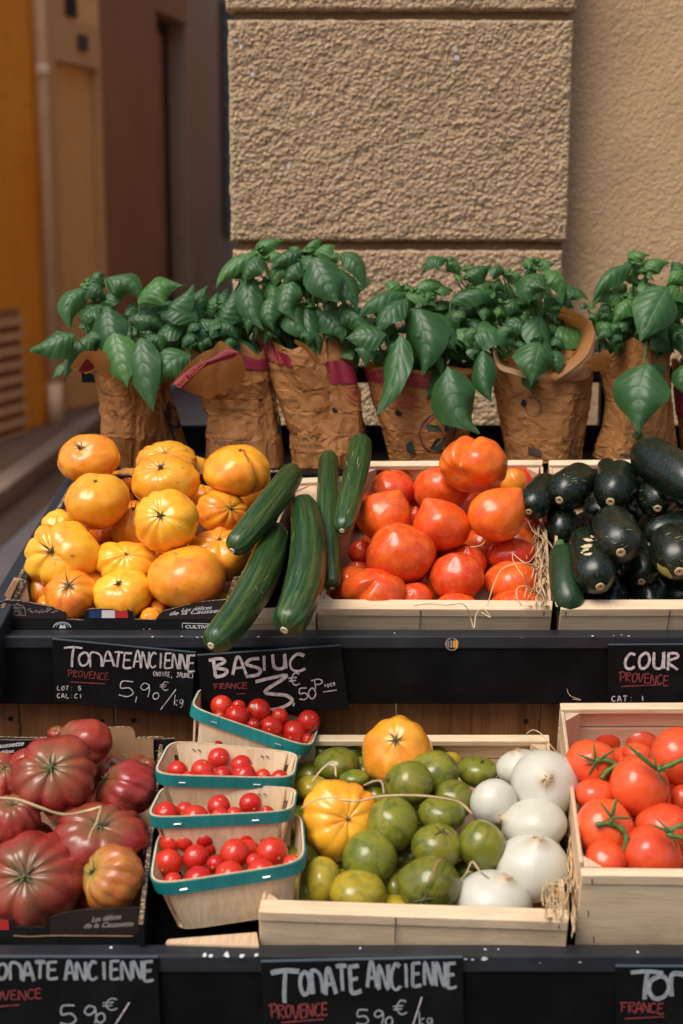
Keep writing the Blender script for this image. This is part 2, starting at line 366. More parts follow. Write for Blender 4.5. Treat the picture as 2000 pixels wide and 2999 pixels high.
def join_geo(lst):
    V, Fc = [], []
    for v, f in lst:
        b = len(V); V += v; Fc += [tuple(i + b for i in q) for q in f]
    return V, Fc
def bez(a, c, b, t): return a * (1 - t) ** 2 + c * 2 * t * (1 - t) + b * t * t
def axis_frame(z):
    z = z.normalized(); q = Vector((0, 0, 1)).rotation_difference(z); return q.to_matrix()
# ------------------------------------------------------------------ produce builders
def fruit_verts(seed, ribs=0, depth=.1, flat=.82, dimple=.12, tipup=0.0, lump=.03, square=1.0, segu=56, segv=34, crease=None, bot=.28, neck=0.0):
    r_ = random.Random(seed); ph0 = r_.uniform(0, 6.28); w1, w2 = r_.uniform(.1, .35), r_.uniform(.05, .2); o1, o2 = r_.uniform(0, 6), r_.uniform(0, 6)
    offs = Vector((r_.uniform(-9, 9), r_.uniform(-9, 9), r_.uniform(-9, 9)))
    vs, uv = [], []
    for j in range(segv + 1):
        th = math.pi * j / segv; s, cth = math.sin(th), math.cos(th)
        top = max(0, .5 + .5 * cth); wgt = bot + (1 - bot) * top
        for i in range(segu):
            ph = 2 * math.pi * i / segu
            val = 0
            if ribs:
                pw = ph + w1 * math.sin(ph + o1) + w2 * math.sin(2 * ph + o2) + ph0
                q = abs(math.sin(ribs * pw / 2)); k = .7 + .3 * math.sin(3 * ph + o2)
                val = (1 - min(1, q) ** .72) ** 1.1 * k
            cr = 0
            if crease:
                for (ca, cw, cdp) in crease:
                    dphi = (ph - ca + math.pi) % (2 * math.pi) - math.pi; cr += cdp * math.exp(-(dphi / cw) ** 2) * min(1, s * 1.3)
            nv = Vector((s * math.cos(ph), s * math.sin(ph), cth))
            lm = noise.noise(nv * 1.15 + offs) * lump * 2.2 + noise.noise(nv * 2.6 + offs) * lump * .7
            rr = s * (1 - depth * 2.7 * val * wgt - cr * (.55 + .45 * top)) * (1 + lm)
            z = math.copysign(abs(cth) ** square, cth) * flat * (1 + lm)
            if cth > 0:
                z -= dimple * math.exp(-(s / .36) ** 2) + depth * .9 * val * math.exp(-((s - .35) / .4) ** 2) + cr * .25 * top
                z += tipup * math.exp(-(s / .55) ** 2) + tipup * .55 * math.exp(-(s / .20) ** 2)
                if neck: z += neck * math.exp(-(s / .22) ** 2)
            else:
                z += dimple * .35 * math.exp(-(s / .3) ** 2)
            vs.append(Vector((rr * math.cos(ph), rr * math.sin(ph), z)))
            uv.append((ph / (2 * math.pi), j / segv))
    fs, fuv = [], []
    for j in range(segv):
        for i in range(segu):
            i2 = (i + 1) % segu; u0, u1 = i / segu, (i + 1) / segu; v0, v1 = j / segv, (j + 1) / segv
            fs.append((j * segu + i, (j + 1) * segu + i, (j + 1) * segu + i2, j * segu + i2)); fuv += [(u0, v0), (u0, v1), (u1, v1), (u1, v0)]
    return vs, fs, fuv

def calyx_geo(seed, L, n=5, wd=.2, curl=.3, stub=.3, stubr=.10, droop=.0):
    r_ = random.Random(seed); geo = []
    for k in range(n):
        a = 2 * math.pi * k / n + r_.uniform(-.3, .3); l = L * r_.uniform(.6, 1.25); cu = curl * r_.uniform(-.4, 1.5); tw = r_.uniform(-.7, .7)
        pts, rad = [], []
        for q in range(7):
            t = q / 6; aa = a + tw * t * t
            pts.append(Vector((math.cos(aa) * l * t, math.sin(aa) * l * t, L * (.10 + cu * t * t * 1.4 - droop * t * t)))); rad.append(max(.02, wd * (math.sin(math.pi * min(1, t * .75 + .3))) * (1 - t * .75)) * L * .5)
        V, Fc = [], []
        for q, (p, rr) in enumerate(zip(pts, rad)):
            sd = Vector((-math.sin(a + tw * (q / 6) ** 2), math.cos(a + tw * (q / 6) ** 2), 0))
            V += [p + sd * rr, p + Vector((0, 0, rr * .35)), p - sd * rr, p - Vector((0, 0, rr * .35))]
        for q in range(6):
            for z in range(4): Fc.append((q * 4 + z, q * 4 + (z + 1) % 4, q * 4 + 4 + (z + 1) % 4, q * 4 + 4 + z))
        geo.append((V, Fc))
    b = Vector((r_.uniform(-.25, .25), r_.uniform(-.25, .25), 1))
    geo.append(tube_geo([Vector((0, 0, -.05 * L)), b * L * stub * .5, b * L * stub + Vector((r_.uniform(-.1, .1) * L, 0, 0))], [stubr * L * 1.6, stubr * L, stubr * L * 1.25], 7))
    return join_geo(geo)

def fruit(name, cat, it, kw, mat, label, group, calyx=None):
    """it: dict with world centre p, depth d, half sizes a, b (pixels), stem point offset (sx, sy) as a share of the half sizes"""
    a = it['a'] * it['d'] / F; b = it['b'] * it['d'] / F
    sx, sy = it['sx'], it['sy']; q = sx * sx + sy * sy
    if q > .96: k = math.sqrt(.96 / q); sx *= k; sy *= k; q = .96
    ax = (RT * sx - UPV * sy - FW * math.sqrt(1 - q) * it.get('front', 1)).normalized()
    m3 = axis_frame(ax) @ Matrix.Rotation(it.get('spin', 0), 3, 'Z')
    kw = dict(kw); ci = kw.pop('crease_img', None)
    if ci:
        inv_ = m3.transposed(); cl = []
        for (dx, dy, cw, cdp) in ci: q_ = inv_ @ (RT * dx - UPV * dy); cl.append((math.atan2(q_.y, q_.x), cw, cdp))
        kw['crease'] = cl
    vs, fs, fuv = fruit_verts(it['seed'], **kw)
    if it.get('world_spin'): pass
    ws = [m3 @ v for v in vs]
    xs = [v.dot(RT) for v in ws]; ys = [v.dot(UPV) for v in ws]; zs = [v.dot(FW) for v in ws]
    hx, hy, hz = (max(xs) - min(xs)) / 2, (max(ys) - min(ys)) / 2, (max(zs) - min(zs)) / 2
    cx, cy, cz = (max(xs) + min(xs)) / 2, (max(ys) + min(ys)) / 2, (max(zs) + min(zs)) / 2
    kx, ky = a / hx, b / hy; kz = min(max(a, b) * 1.0 / hz, (kx + ky) / 2 * 1.15)
    ws = [RT * ((x - cx) * kx) + UPV * ((y - cy) * ky) + FW * ((z - cz) * kz) for x, y, z in zip(xs, ys, zs)]
    # work in local axes with Z along the stem, so the patterns follow the fruit
    inv = m3.transposed(); loc = [inv @ v for v in ws]
    root = None
    o = mk(name, loc, fs, mat, None, True, fuv)
    o.rotation_mode = 'QUATERNION'; o.rotation_quaternion = m3.to_quaternion(); o.location = it['p']
    tag(o, label, cat, group)
    if name == 'cherry_tomato':
        V, Fc = tube_geo([Vector((0, 0, -.0004)), Vector((0, 0, .0003)), Vector((0, 0, .0006))], [.0016, .0015, .0006], 7); c = mk('stem_dot', V, Fc, 'stem_dot', None, True); c.parent = o; c.location = loc[0]
    if calyx:
        cm, L, kwc = calyx; L = L * (a + b) / 2
        V, Fc = calyx_geo(it['seed'] + 5, L, **kwc)
        topz = loc[0]
        c = mk('calyx', V, Fc, cm, None, True); c.parent = o; c.location = topz + Vector((0, 0, .02 * L))
    return o

def relax(items, soft=.86, iters=60, ymin=None, zlim=None):
    n = len(items)
    for it in items:
        it['d0'] = it['d']; it['ray'] = ray(it['x'], it['y'])
    order = sorted(range(n), key=lambda i: items[i]['d'])
    rank = {i: k for k, i in enumerate(order)}
    for _ in range(iters):
        for i in range(n):
            for j in range(i + 1, n):
                A, B = items[i], items[j]
                if rank[i] > rank[j]: A, B = B, A      # A is in front
                ra = (A['a'] + A['b']) / 2 * A['d'] / F; rb = (B['a'] + B['b']) / 2 * B['d'] / F
                pa, pb = A['ray'] * A['d'], B['ray'] * B['d']
                need = (ra + rb) * soft; v = pb - pa
                if v.length < need:
                    lat = (v - FW * v.dot(FW)).length
                    if lat >= need: continue
                    want = math.sqrt(need * need - lat * lat); gap = want - (B['d'] - A['d'])
                    if gap > 0:
                        A['d'] -= gap * .22; B['d'] += gap * .30
        for it in items:
            it['d'] += (it['d0'] - it['d']) * .04
            if ymin is not None and (it['y'] + it['b']) > zlim - 26:
                need = ymin + it['b'] * it['d'] / F * .93; y_ = it['ray'].y * it['d']
                if y_ < need: it['d'] = need / it['ray'].y
    for it in items: it['p'] = EYE + it['ray'] * it['d']
    return items

def item(t, x, y, a, b, stem=None, h=.02, plane=UPPER, seed=None, **k):
    X, Y = T(t, x, y); s = 1.568 if t in TILES and t != 'Z' else (1.0 if t == 'S' else 1.568)
    sx, sy = ((stem[0] - x) / a, (stem[1] - y) / b) if stem else (0, -.8)
    p = plane.at(X, Y, h); 
    d = dict(x=X, y=Y, a=a / s, b=b / s, sx=sx, sy=sy, d=depth(p), seed=seed if seed is not None else int(X * 7 + Y * 13))
    d.update(k); return d

def capsule(name, cat, pts, rads, mat, label, group, ends=(None, 'scar'), ribs=0, ribd=.02, seed=0, nseg=34, nr=30, neck=0.0, blunt=.5, parent=None, flatten=0):
    """a long fruit swept along a bend through three world points; ends[0] at the start, ends[1] at the finish"""
    a, c, b = pts; r0, r1, r2 = rads; off = Vector((seed * 3.1, seed * 1.7, 0))
    vs, fs, uv = [], [], []
    L = sum((bez(a, c, b, (i + 1) / 20) - bez(a, c, b, i / 20)).length for i in range(20))
    side = None; rr_ = []
    for j in range(nseg + 1):
        # spacing is denser at both ends, where the tube closes
        u = .5 - .5 * math.cos(math.pi * j / nseg); t = u
        p = bez(a, c, b, t); tan = ((c - a) * (1 - t) + (b - c) * t).normalized()
        base = r0 * (1 - t) ** 2 + 2 * r1 * t * (1 - t) * 1.0 + r2 * t * t
        e0 = min(1, t * L / (r0 * blunt * 1.9)); e1 = min(1, (1 - t) * L / (r2 * blunt * 1.9))
        k = math.sqrt(max(0, 1 - (1 - e0) ** 2)) * math.sqrt(max(0, 1 - (1 - e1) ** 2))
        if neck: k *= 1 - neck * math.exp(-((t) / .13) ** 2)
        rad = max(base * k, .0006)
        if side is None: side = tan.orthogonal().normalized()
        else: side = (side - tan * side.dot(tan)).normalized()
        bn = tan.cross(side)
        for i in range(nr):
            ph = 2 * math.pi * i / nr; d = side * math.cos(ph) + bn * math.sin(ph)
            rb = 1 + (ribd * math.cos(ribs * ph + .6 * math.sin(t * 5 + seed)) if ribs else 0) + .045 * noise.noise(d * 1.3 + tan * t * 4 + off) + .012 * noise.noise(d * 4 + Vector((0, 0, t * 26)) + off)
            vs.append(p + d * rad * rb)
    for j in range(nseg):
        for i in range(nr):
            i2 = (i + 1) % nr; fs.append((j * nr + i, j * nr + i2, (j + 1) * nr + i2, (j + 1) * nr + i))
            uv += [(i / nr, j / nseg), ((i + 1) / nr, j / nseg), ((i + 1) / nr, (j + 1) / nseg), (i / nr, (j + 1) / nseg)]
    fs.append(tuple(reversed(range(nr)))); uv += [(0, 0)] * nr
    fs.append(tuple(nseg * nr + i for i in range(nr))); uv += [(0, 1)] * nr
    ctr = bez(a, c, b, .5)
    o = mk(name, vs, fs, mat, parent, True, uv, loc=ctr); tag(o, label, cat, group)
    t1 = (b - c).normalized(); t0 = (a - c).normalized()
    for e, p, tt, r in ((ends[0], a, t0, r0), (ends[1], b, t1, r2)):
        if e:
            kind, k = e if isinstance(e, tuple) else (e, .17)
            m3 = axis_frame(tt); V, Fc = [], []; K = 14
            for q, (rad, z) in enumerate(((1, -.5), (1.0, .12), (.8, .22), (.35, .16), (.18, -.02))):
                for i in range(K):
                    an = 2 * math.pi * i / K; wob = 1 + .05 * math.sin(5 * an + seed)
                    V.append(p + m3 @ Vector((math.cos(an) * rad * wob, math.sin(an) * rad * wob, z)) * r * k)
            for q in range(4):
                for i in range(K): Fc.append((q * K + i, q * K + (i + 1) % K, (q + 1) * K + (i + 1) % K, (q + 1) * K + i))
            Fc.append(tuple(4 * K + i for i in range(K)))
            mk('stem_scar', V, Fc, kind, o, True, loc=p)
    return o

def stem_stub(parent, p, q, r, mat='calyx_green', k=5):
    """pentagonal cut stalk of a courgette"""
    tan = (q - p).normalized(); m3 = axis_frame(tan); V, Fc = [], []; K = 20; L = (q - p).length
    for j, (z, rad) in enumerate(((0, 1.25), (.25, .95), (.6, .72), (.9, .78), (1, .74))):
        for i in range(K):
            an = 2 * math.pi * i / K; V.append(p + m3 @ Vector((math.cos(an) * rad * r * (1 + .16 * math.cos(k * an)), math.sin(an) * rad * r * (1 + .16 * math.cos(k * an)), z * L)))
    for j in range(4):
        for i in range(K): Fc.append((j * K + i, j * K + (i + 1) % K, (j + 1) * K + (i + 1) % K, (j + 1) * K + i))
    Fc.append(tuple(4 * K + i for i in range(K)))
    return mk('stalk', V, Fc, mat, parent, True, loc=p)

def straw(name, strands, label, parent=None, stuff=True, mat='straw', wd=.0016):
    """strands: lists of world points; each becomes a thin flat curled ribbon"""
    geo = []
    for s in strands:
        s = [Vector(p) for p in s]; n = 9 if len(s) < 4 else len(s) * 4
        pts = []
        for i in range(n):       # smooth through the points
            t = i / (n - 1) * (len(s) - 1); k = min(int(t), len(s) - 2); f = t - k
            p0, p1, p2, p3 = s[max(k - 1, 0)], s[k], s[k + 1], s[min(k + 2, len(s) - 1)]
            pts.append(.5 * ((2 * p1) + (p2 - p0) * f + (2 * p0 - 5 * p1 + 4 * p2 - p3) * f * f + (3 * p1 - p0 - 3 * p2 + p3) * f ** 3))
        wv = wd * rnd.uniform(.6, 1.2)
        geo.append(tube_geo(pts, [wv * (.4 if i in (0, n - 1) else 1) * rnd.uniform(.8, 1.15) * .5 for i in range(n)], 4))
    V, Fc = join_geo(geo); o = mk(name, V, Fc, mat, parent, False)
    if stuff: o['kind'] = 'stuff'
    if label: o['label'] = label; o['category'] = 'straw'
    return o

# ------------------------------------------------------------------ leaves
def leaf_geo(a, c, b, wd, nrm_hint, seed, cup=.35, nu=13, nv=8):
    r_ = random.Random(seed); vs, fs, uv = [], [], []
    wave = r_.uniform(.02, .08); wp = r_.uniform(0, 6); twist = r_.uniform(-.35, .35); cu = cup * r_.uniform(.6, 1.4)
    for i in range(nu + 1):
        t = i / nu; p = bez(a, c, b, t); tan = ((c - a) * (1 - t) + (b - c) * t).normalized()
        n = nrm_hint - tan * nrm_hint.dot(tan)
        if n.length < .05: n = UPV - tan * UPV.dot(tan)
        n.normalize(); n = Quaternion(tan, twist * (t - .3)) @ n; s = tan.cross(n)
        w_ = wd * .5 * (math.sin(math.pi * t ** .74) ** (.62 + .75 * t) * 1.04 if 0 < t < 1 else 0) + (.0012 if i == 0 else 0)
        for j in range(nv + 1):
            v = j / nv * 2 - 1; z = -cu * abs(v) ** 1.8 * w_ * 1.5 + .10 * w_ * min(1, abs(v) * 5) + wave * wd * math.sin(t * 11 + wp + (2 if v > 0 else 0)) * abs(v) ** 2
            z += .045 * wd * math.sin(t * 6.5 * 2 * math.pi - abs(v) * 5) * abs(v) * (1 - abs(v)) * 2
            ser = 1 + (.025 * math.sin(t * 60 + wp) if abs(v) == 1 else 0)
            vs.append(p + s * (v * w_ * ser) + n * z); uv.append((t, (v + 1) / 2))
    for i in range(nu):
        for j in range(nv):
            k = i * (nv + 1) + j; fs.append((k, k + 1, k + nv + 2, k + nv + 1))
    return vs, fs, uv

# ------------------------------------------------------------------ chalk lettering: one stroke set, drawn by hand on a unit cell
ST = {
 'T': [[(0, .02), (.5, -.02), (1, .03)], [(.52, 0), (.45, .5), (.42, 1)]],
 'O': [[(.55, .05), (.15, .25), (.05, .65), (.3, .98), (.75, .9), (.98, .5), (.8, .12), (.45, .05)]],
 'M': [[(0, 1), (.05, .1), (.35, .0), (.5, .5)], [(.5, .5), (.65, .0), (.95, .1), (1, 1)]],
 'm': [[(0, 1), (.02, .1), (.5, .02), (.95, .3), (1, .98)]],
 'A': [[(0, 1), (.3, .1), (.55, .0), (.8, .5), (1, 1)], [(.12, .62), (.85, .6)]],
 'E': [[(.1, 0), (.08, .5), (.12, 1), (1, .97)], [(.05, .02), (.95, 0)], [(.1, .5), (.8, .47)]],
 'N': [[(0, 1), (.08, .02), (.9, 1), (1, 0)]],
 'C': [[(.95, .1), (.5, .0), (.08, .4), (.15, .85), (.55, 1), (1, .85)]],
 'I': [[(.5, 0), (.55, 1)]],
 'P': [[(.1, 0), (.15, 1)], [(-.3, .08), (.5, -.05), (.95, .2), (.7, .5), (.15, .55)]],
 'R': [[(.05, 0), (.08, 1)], [(.0, .03), (.7, .02), (.9, .25), (.1, .52), (1, 1)]],
 'V': [[(0, 0), (.45, 1), (1, 0)]],
 'B': [[(.1, .05), (.2, 1)], [(-.2, .08), (.6, 0), (.9, .2), (.25, .5), (1, .68), (.85, .95), (.2, 1.05)]],
 'S': [[(.9, .05), (.35, .1), (.1, .35), (.9, .6), (.8, .9), (.05, 1)]],
 'L': [[(.1, 0), (.08, .95), (.95, .95)]],
 'U': [[(.02, 0), (.1, .8), (.45, 1), (.85, .85), (.9, 0), (1, 1)]],
 'F': [[(.1, .02), (.1, 1)], [(-.2, .04), (1, 0)], [(.1, .48), (.75, .45)]],
 'J': [[(.75, 0), (.7, .85), (.3, 1), (.05, .8)], [(.2, .0), (1, .0)]],
 'K': [[(.1, 0), (.1, 1)], [(.9, .35), (.12, .6), (.95, 1)]],
 'G': [[(.95, .1), (.45, .0), (.05, .5), (.4, 1), (.95, .85), (.95, .5), (.55, .5)]],
 'k': [[(.1, -.1), (.12, 1)], [(.8, .4), (.15, .68), (.85, 1)]],
 'g': [[(.85, .45), (.3, .4), (.1, .7), (.5, .9), (.85, .5), (.8, 1.2), (.3, 1.3)]],
 'i': [[(.5, .4), (.55, 1)]], 'e': [[(.1, .72), (.8, .65), (.5, .42), (.1, .7), (.4, 1), (.9, .85)]], 'c': [[(.9, .5), (.4, .42), (.1, .75), (.5, 1), (.95, .85)]],
 '5': [[(.95, 0), (.2, .0), (.12, .45), (.7, .42), (1, .75), (.6, 1), (0, .9)]],
 '9': [[(.9, .1), (.4, .0), (.05, .3), (.4, .5), (.85, .3), (.9, .1), (.95, .6), (.8, 1)]],
 '0': [[(.5, .0), (.08, .4), (.2, .9), (.6, 1), (.95, .6), (.8, .1), (.45, .02)]],
 '3': [[(.0, .12), (.5, .02), (.9, .0), (.25, .45), (.85, .6), (1, .8), (.6, 1), (.2, .98)]],
 '€': [[(.95, .1), (.5, .0), (.15, .5), (.45, 1), (.95, .9)], [(-.1, .38), (.7, .36)], [(-.1, .62), (.6, .6)]],
 '/': [[(1, -.1), (0, 1.15)]], ',': [[(.6, .85), (.3, 1.3)]], '(': [[(.8, -.1), (.2, .5), (.8, 1.15)]], ')': [[(.2, -.1), (.8, .5), (.2, 1.15)]],
 ':': [[(.5, .25), (.5, .32)], [(.5, .8), (.5, .87)]], '1': [[(.5, 0), (.55, 1)]], '-': [[(0, .5), (1, .45)]], ' ': [], 'D': [[(.1, 0), (.1, 1), (.8, .8), (.9, .3), (.1, 0)]], 'Z': [[(0, 0), (1, 0), (0, 1), (1, 1)]],
 'H': [[(0, 0), (0, 1)], [(1, 0), (1, 1)], [(0, .5), (1, .5)]], '2': [[(0, .2), (.5, 0), (.95, .25), (0, 1), (1, .97)]],
}
def stroke_geo(pts, wd, jit, dbl):
    """chisel strokes in 2-D: returns quads strips (list of (verts, faces))"""
    out = []
    lanes = [(-.30, .42), (.28, .42), (0, .35)] if dbl else [(0, 1)]
    for off, k in lanes:
        P = []
        n = len(pts)
        for i in range(n - 1):
            p0, p1, p2, p3 = [Vector(pts[min(max(i + q, 0), n - 1)]) for q in (-1, 0, 1, 2)]
            for f in np.linspace(0, 1, 7)[:-1]:
                P.append(.5 * ((2 * p1) + (p2 - p0) * f + (2 * p0 - 5 * p1 + 4 * p2 - p3) * f * f + (3 * p1 - p0 - 3 * p2 + p3) * f ** 3))
        P.append(Vector(pts[-1])); V, Fc = [], []
        jx, jy = rnd.uniform(-jit, jit), rnd.uniform(-jit, jit)
        for i, p in enumerate(P):
            t = (P[min(i + 1, len(P) - 1)] - P[max(i - 1, 0)]); t = t.normalized() if t.length > 1e-9 else Vector((1, 0)); nn = Vector((-t.y, t.x))
            w_ = wd * k * rnd.uniform(.82, 1.1) * .5; q = p + nn * off * wd + Vector((jx, jy))
            V += [q + nn * w_, q - nn * w_]
            if i: Fc.append((2 * i - 2, 2 * i - 1, 2 * i + 1, 2 * i))
        out.append((V, Fc))
    return out
def write(parent, tile, text, p0, p1, hgt, wd, surf, mat='chalk', dbl=False, gap=.3, name='chalk_writing', slant=0.0, off=.0012):
    """letters from p0 to p1 (pixel points of the letters' top line), projected on the board"""
    p0, p1 = Vector(p0), Vector(p1); n = len(text); adv = (p1 - p0) / n; ex = adv.normalized(); ey = Vector((-ex.y, ex.x)); cw = adv.length / (1 + gap)
    geo = []
    for i, ch in enumerate(text):
        o = p0 + adv * i; dx, dy = rnd.uniform(-.05, .05) * cw, rnd.uniform(-.05, .05) * hgt; sc_ = rnd.uniform(.93, 1.07)
        for s in ST.get(ch, []):
            pts = [o + ex * (x * cw * sc_ + dx - slant * (y - .5) * hgt) + ey * (y * hgt * sc_ + dy) for x, y in s]
            geo += stroke_geo([tuple(q) for q in pts], wd, wd * .12, dbl)
    V, Fc = join_geo(geo); W = []
    for k, v in enumerate(V):
        X, Y = T(tile, v.x, v.y); W.append(surf(X, Y, off + rnd.uniform(0, .00004)))
    return mk(name, W, Fc, mat, parent, loc=W[0])
def line(parent, tile, pts, wd, surf, mat='chalk', name='chalk_line', off=.0012):
    V, Fc = join_geo(stroke_geo(pts, wd, 0, False)); W = [surf(*T(tile, v.x, v.y), off) for v in V]
    return mk(name, W, Fc, mat, parent, loc=W[0])
_fonts = {}
def font_geo(text, size=1.0, shear=0.0, align='LEFT', bold=0.0, spacing=1.0):
    cu = bpy.data.curves.new('lettering', 'FONT'); cu.body = text; cu.size = size; cu.shear = shear; cu.align_x = align; cu.offset = bold; cu.space_character = spacing; cu.resolution_u = 3
    ob = bpy.data.objects.new('lettering', cu); C.objects.link(ob); bpy.context.view_layer.update()
    me = bpy.data.meshes.new_from_object(ob.evaluated_get(bpy.context.evaluated_depsgraph_get()))
    V = [v.co.copy() for v in me.vertices]; Fc = [tuple(p.vertices) for p in me.polygons]
    C.objects.unlink(ob); bpy.data.objects.remove(ob); bpy.data.curves.remove(cu); bpy.data.meshes.remove(me)
    return V, Fc
# ------------------------------------------------------------------ ground and alley
UPPER.P = Vector((0, 1.84, 1.112)); UPPER.t = Vector((0, 2.205 - 1.84, 1.255 - 1.112)).normalized(); UPPER.n = Vector((0, -UPPER.t.z, UPPER.t.y))
mk('street', [(-1.95, -12, 0), (30, -12, 0), (30, 80, 0), (-1.95, 80, 0)], [(0, 1, 2, 3)], 'asphalt', kind='structure')
mk('ground', [(-60, -40, -.06), (60, -40, -.06), (60, 120, -.06), (-60, 120, -.06)], [(0, 1, 2, 3)], 'pavement', kind='structure')
box('pavement', (-14, -12, -.05), (-2.18, 60, .13), 'pavement', bev=.02, kind='structure')
for k in range(9):
    y0 = 2 + k * 1.6
    box('kerb_stone', (-2.175, y0, -.05), (-1.99 - .012, y0 + 1.585, .125), 'curb', bev=.02, kind='structure')
mk('gutter', [(-1.99, -12, .004), (-1.78, -12, .004), (-1.78, 60, .004), (-1.99, 60, .004)], [(0, 1, 2, 3)], 'gutter', kind='structure')

def gp(x, Y):            # ground point under pixel column x at distance Y
    return Vector(((x - 1000) / F * Y * .992, Y, 0))
def zz(y, Y): return atY(1000, y, Y).z
def wall_seg(name, p, q, z0, z1, th, mat, parent=None):
    p, q = Vector(p), Vector(q); d = (q - p).normalized(); n = Vector((-d.y, d.x, 0))
    b = [p, q, q + n * th, p + n * th]
    return hexa(name, [v + Vector((0, 0, z0)) for v in b], [v + Vector((0, 0, z1)) for v in b], mat, parent)
# ochre house at the far left
A0, A1 = gp(-700, 7.6), gp(130, 11.3)
h = thing('orange_house', 'deep orange plastered house wall with a slatted vent, far side of the alley', 'house', A0)
wall_seg('wall', A0, A1, .13, 5.0, 3, 'orange_wall', h)
dA = (A1 - A0).normalized(); nA = Vector((dA.y, -dA.x, 0))
def onA(x, off=0):       # point of the wall under a pixel column
    r = Vector(((x - 1000) / F * .992, 1, 0)); t = (A0.x * dA.y - A0.y * dA.x) / (r.x * dA.y - r.y * dA.x); return r * t + nA * off
v0, v1 = onA(-90, .012), onA(52, .012)
vf = wall_seg('vent_frame', v0, v1, zz(1290, 10.9), zz(900, 10.9), .01, 'brown_wall', h)
for k in range(9):
    z = zz(1275 - k * 41, 10.9)
    s = wall_seg('vent_slat', v0 + nA * .035, v1 + nA * .035, z, z + .055, .03, 'vent', h)
# drainpipe on the corner
P0 = gp(152, 11.25); h2 = thing('drainpipe', 'pale drainpipe running down the corner of the orange house', 'pipe', P0)
V, Fc = tube_geo([P0 + Vector((0, 0, .15)), P0 + Vector((0, 0, 8))], [.045, .045], 14); mk('downpipe', V, Fc, 'pipe', h2, True)
for z in (.75, zz(210, 11.25), 4.6):
    V, Fc = tube_geo([P0 + Vector((0, 0, z - .05)), P0 + Vector((0, 0, z + .05))], [.052, .052], 14); mk('pipe_collar', V, Fc, 'pipe', h2, True)
V, Fc = tube_geo([P0 + Vector((0, 0, .45)), P0 + Vector((0, 0, .13))], [.06, .06], 14); mk('pipe_shoe', V, Fc, 'pipe', h2, True)
# second house: pinkish plaster, an ochre recess with a window above it
B0, B1 = gp(158, 11.9), gp(316, 12.7)
dB = (B1 - B0).normalized(); nB = Vector((dB.y, -dB.x, 0))
def onW(P, d, x, off=0):
    r = Vector(((x - 1000) / F * .992, 1, 0)); t = (P.x * d.y - P.y * d.x) / (r.x * d.y - r.y * d.x); return r * t + Vector((d.y, -d.x, 0)) * off
h = thing('pink_house', 'pinkish plastered house with a tall ochre doorway recess beside the drainpipe', 'house', B0)
def pts(*xs): return [onW(B0, dB, x) for x in xs]
a, b_, c_, d_ = pts(158, 190, 313, 317)
zt = zz(185, 12.3); zw = zz(62, 12.3)
wall_seg('wall', a, b_, .13, 5.0, .4, 'pink_wall', h); wall_seg('wall', c_, d_, .13, 5.0, .4, 'pink_wall', h)
wall_seg('lintel', b_, c_, zt, zw, .4, 'pink_wall', h); wall_seg('upper_wall', onW(B0, dB, 222), c_, zw, 5.0, .4, 'ochre_wall', h)
wall_seg('upper_wall', b_, onW(B0, dB, 216), zw, 5.0, .4, 'pink_wall', h)
wall_seg('recess_wall', b_ - nB * .10, c_ - nB * .10 + dB * .1, .13, zt, .2, 'ochre_wall', h)
w0, w1 = onW(B0, dB, 222, .02), onW(B0, dB, 250, .02); wall_seg('window_shutter', w0, w1, zw + .03, 4.9, .02, 'dark_door', h)
wall_seg('meter_box', onW(B0, dB, 254, .04), onW(B0, dB, 273, .04), zz(142, 12.3), zz(98, 12.3), .06, 'shutter', h)
# third house: red-brown plaster, a dark doorway
D0, D1 = gp(317, 12.71), gp(575, 15.2); dD = (D1 - D0).normalized(); nD = Vector((dD.y, -dD.x, 0))
h = thing('brown_house', 'red brown plastered house with a tall dark doorway, deep in the alley', 'house', D0)
e0, e1, e2, e3 = [onW(D0, dD, x) for x in (317, 478, 562, 575)]
zd = zz(50, 14.6)
wall_seg('wall', e0, e1, .13, 5.0, .5, 'brown_wall', h); wall_seg('wall', e2, e3, .13, 5.0, .5, 'grey_wall', h)
wall_seg('lintel', e1, e2, zd, 5.0, .5, 'brown_wall', h)
wall_seg('door', e1 - nD * .2, e2 - nD * .2 + dD * .3, .13, zd, .1, 'dark_door', h)
wall_seg('door_frame', onW(D0, dD, 505, -.14), onW(D0, dD, 530, -.14), .13, zd - .15, .06, 'brown_wall', h)
# fourth: grey house with shutters
G0, G1 = gp(575, 15.21), gp(900, 22); dG = (G1 - G0).normalized()
h = thing('grey_house', 'grey brown house at the far end of the alley with a blue grey shutter', 'house', G0)
wall_seg('wall', G0, G1, .13, 5.0, .5, 'grey_wall', h)
s0, s1 = onW(G0, dG, 655, .04), onW(G0, dG, 690, .04)
sh = wall_seg('shutter', s0, s1, zz(690, 18), zz(60, 18), .03, 'shutter', h)
for k in range(14):
    z = zz(680 - k * 45, 18); wall_seg('slat', s0 + Vector((dG.y, -dG.x, 0)) * .02, s1 + Vector((dG.y, -dG.x, 0)) * .02, z, z + .08, .02, 'shutter', sh)

# ------------------------------------------------------------------ corner building behind the stall
WY = 2.98; BX0 = atY(672, 400, WY - .09).x; BX1 = atY(1686, 60, WY - .09).x; 
bh = thing('corner_building', 'corner building of rough beige stone blocks and ochre roughcast behind the stall', 'building', (BX0, WY, 0))
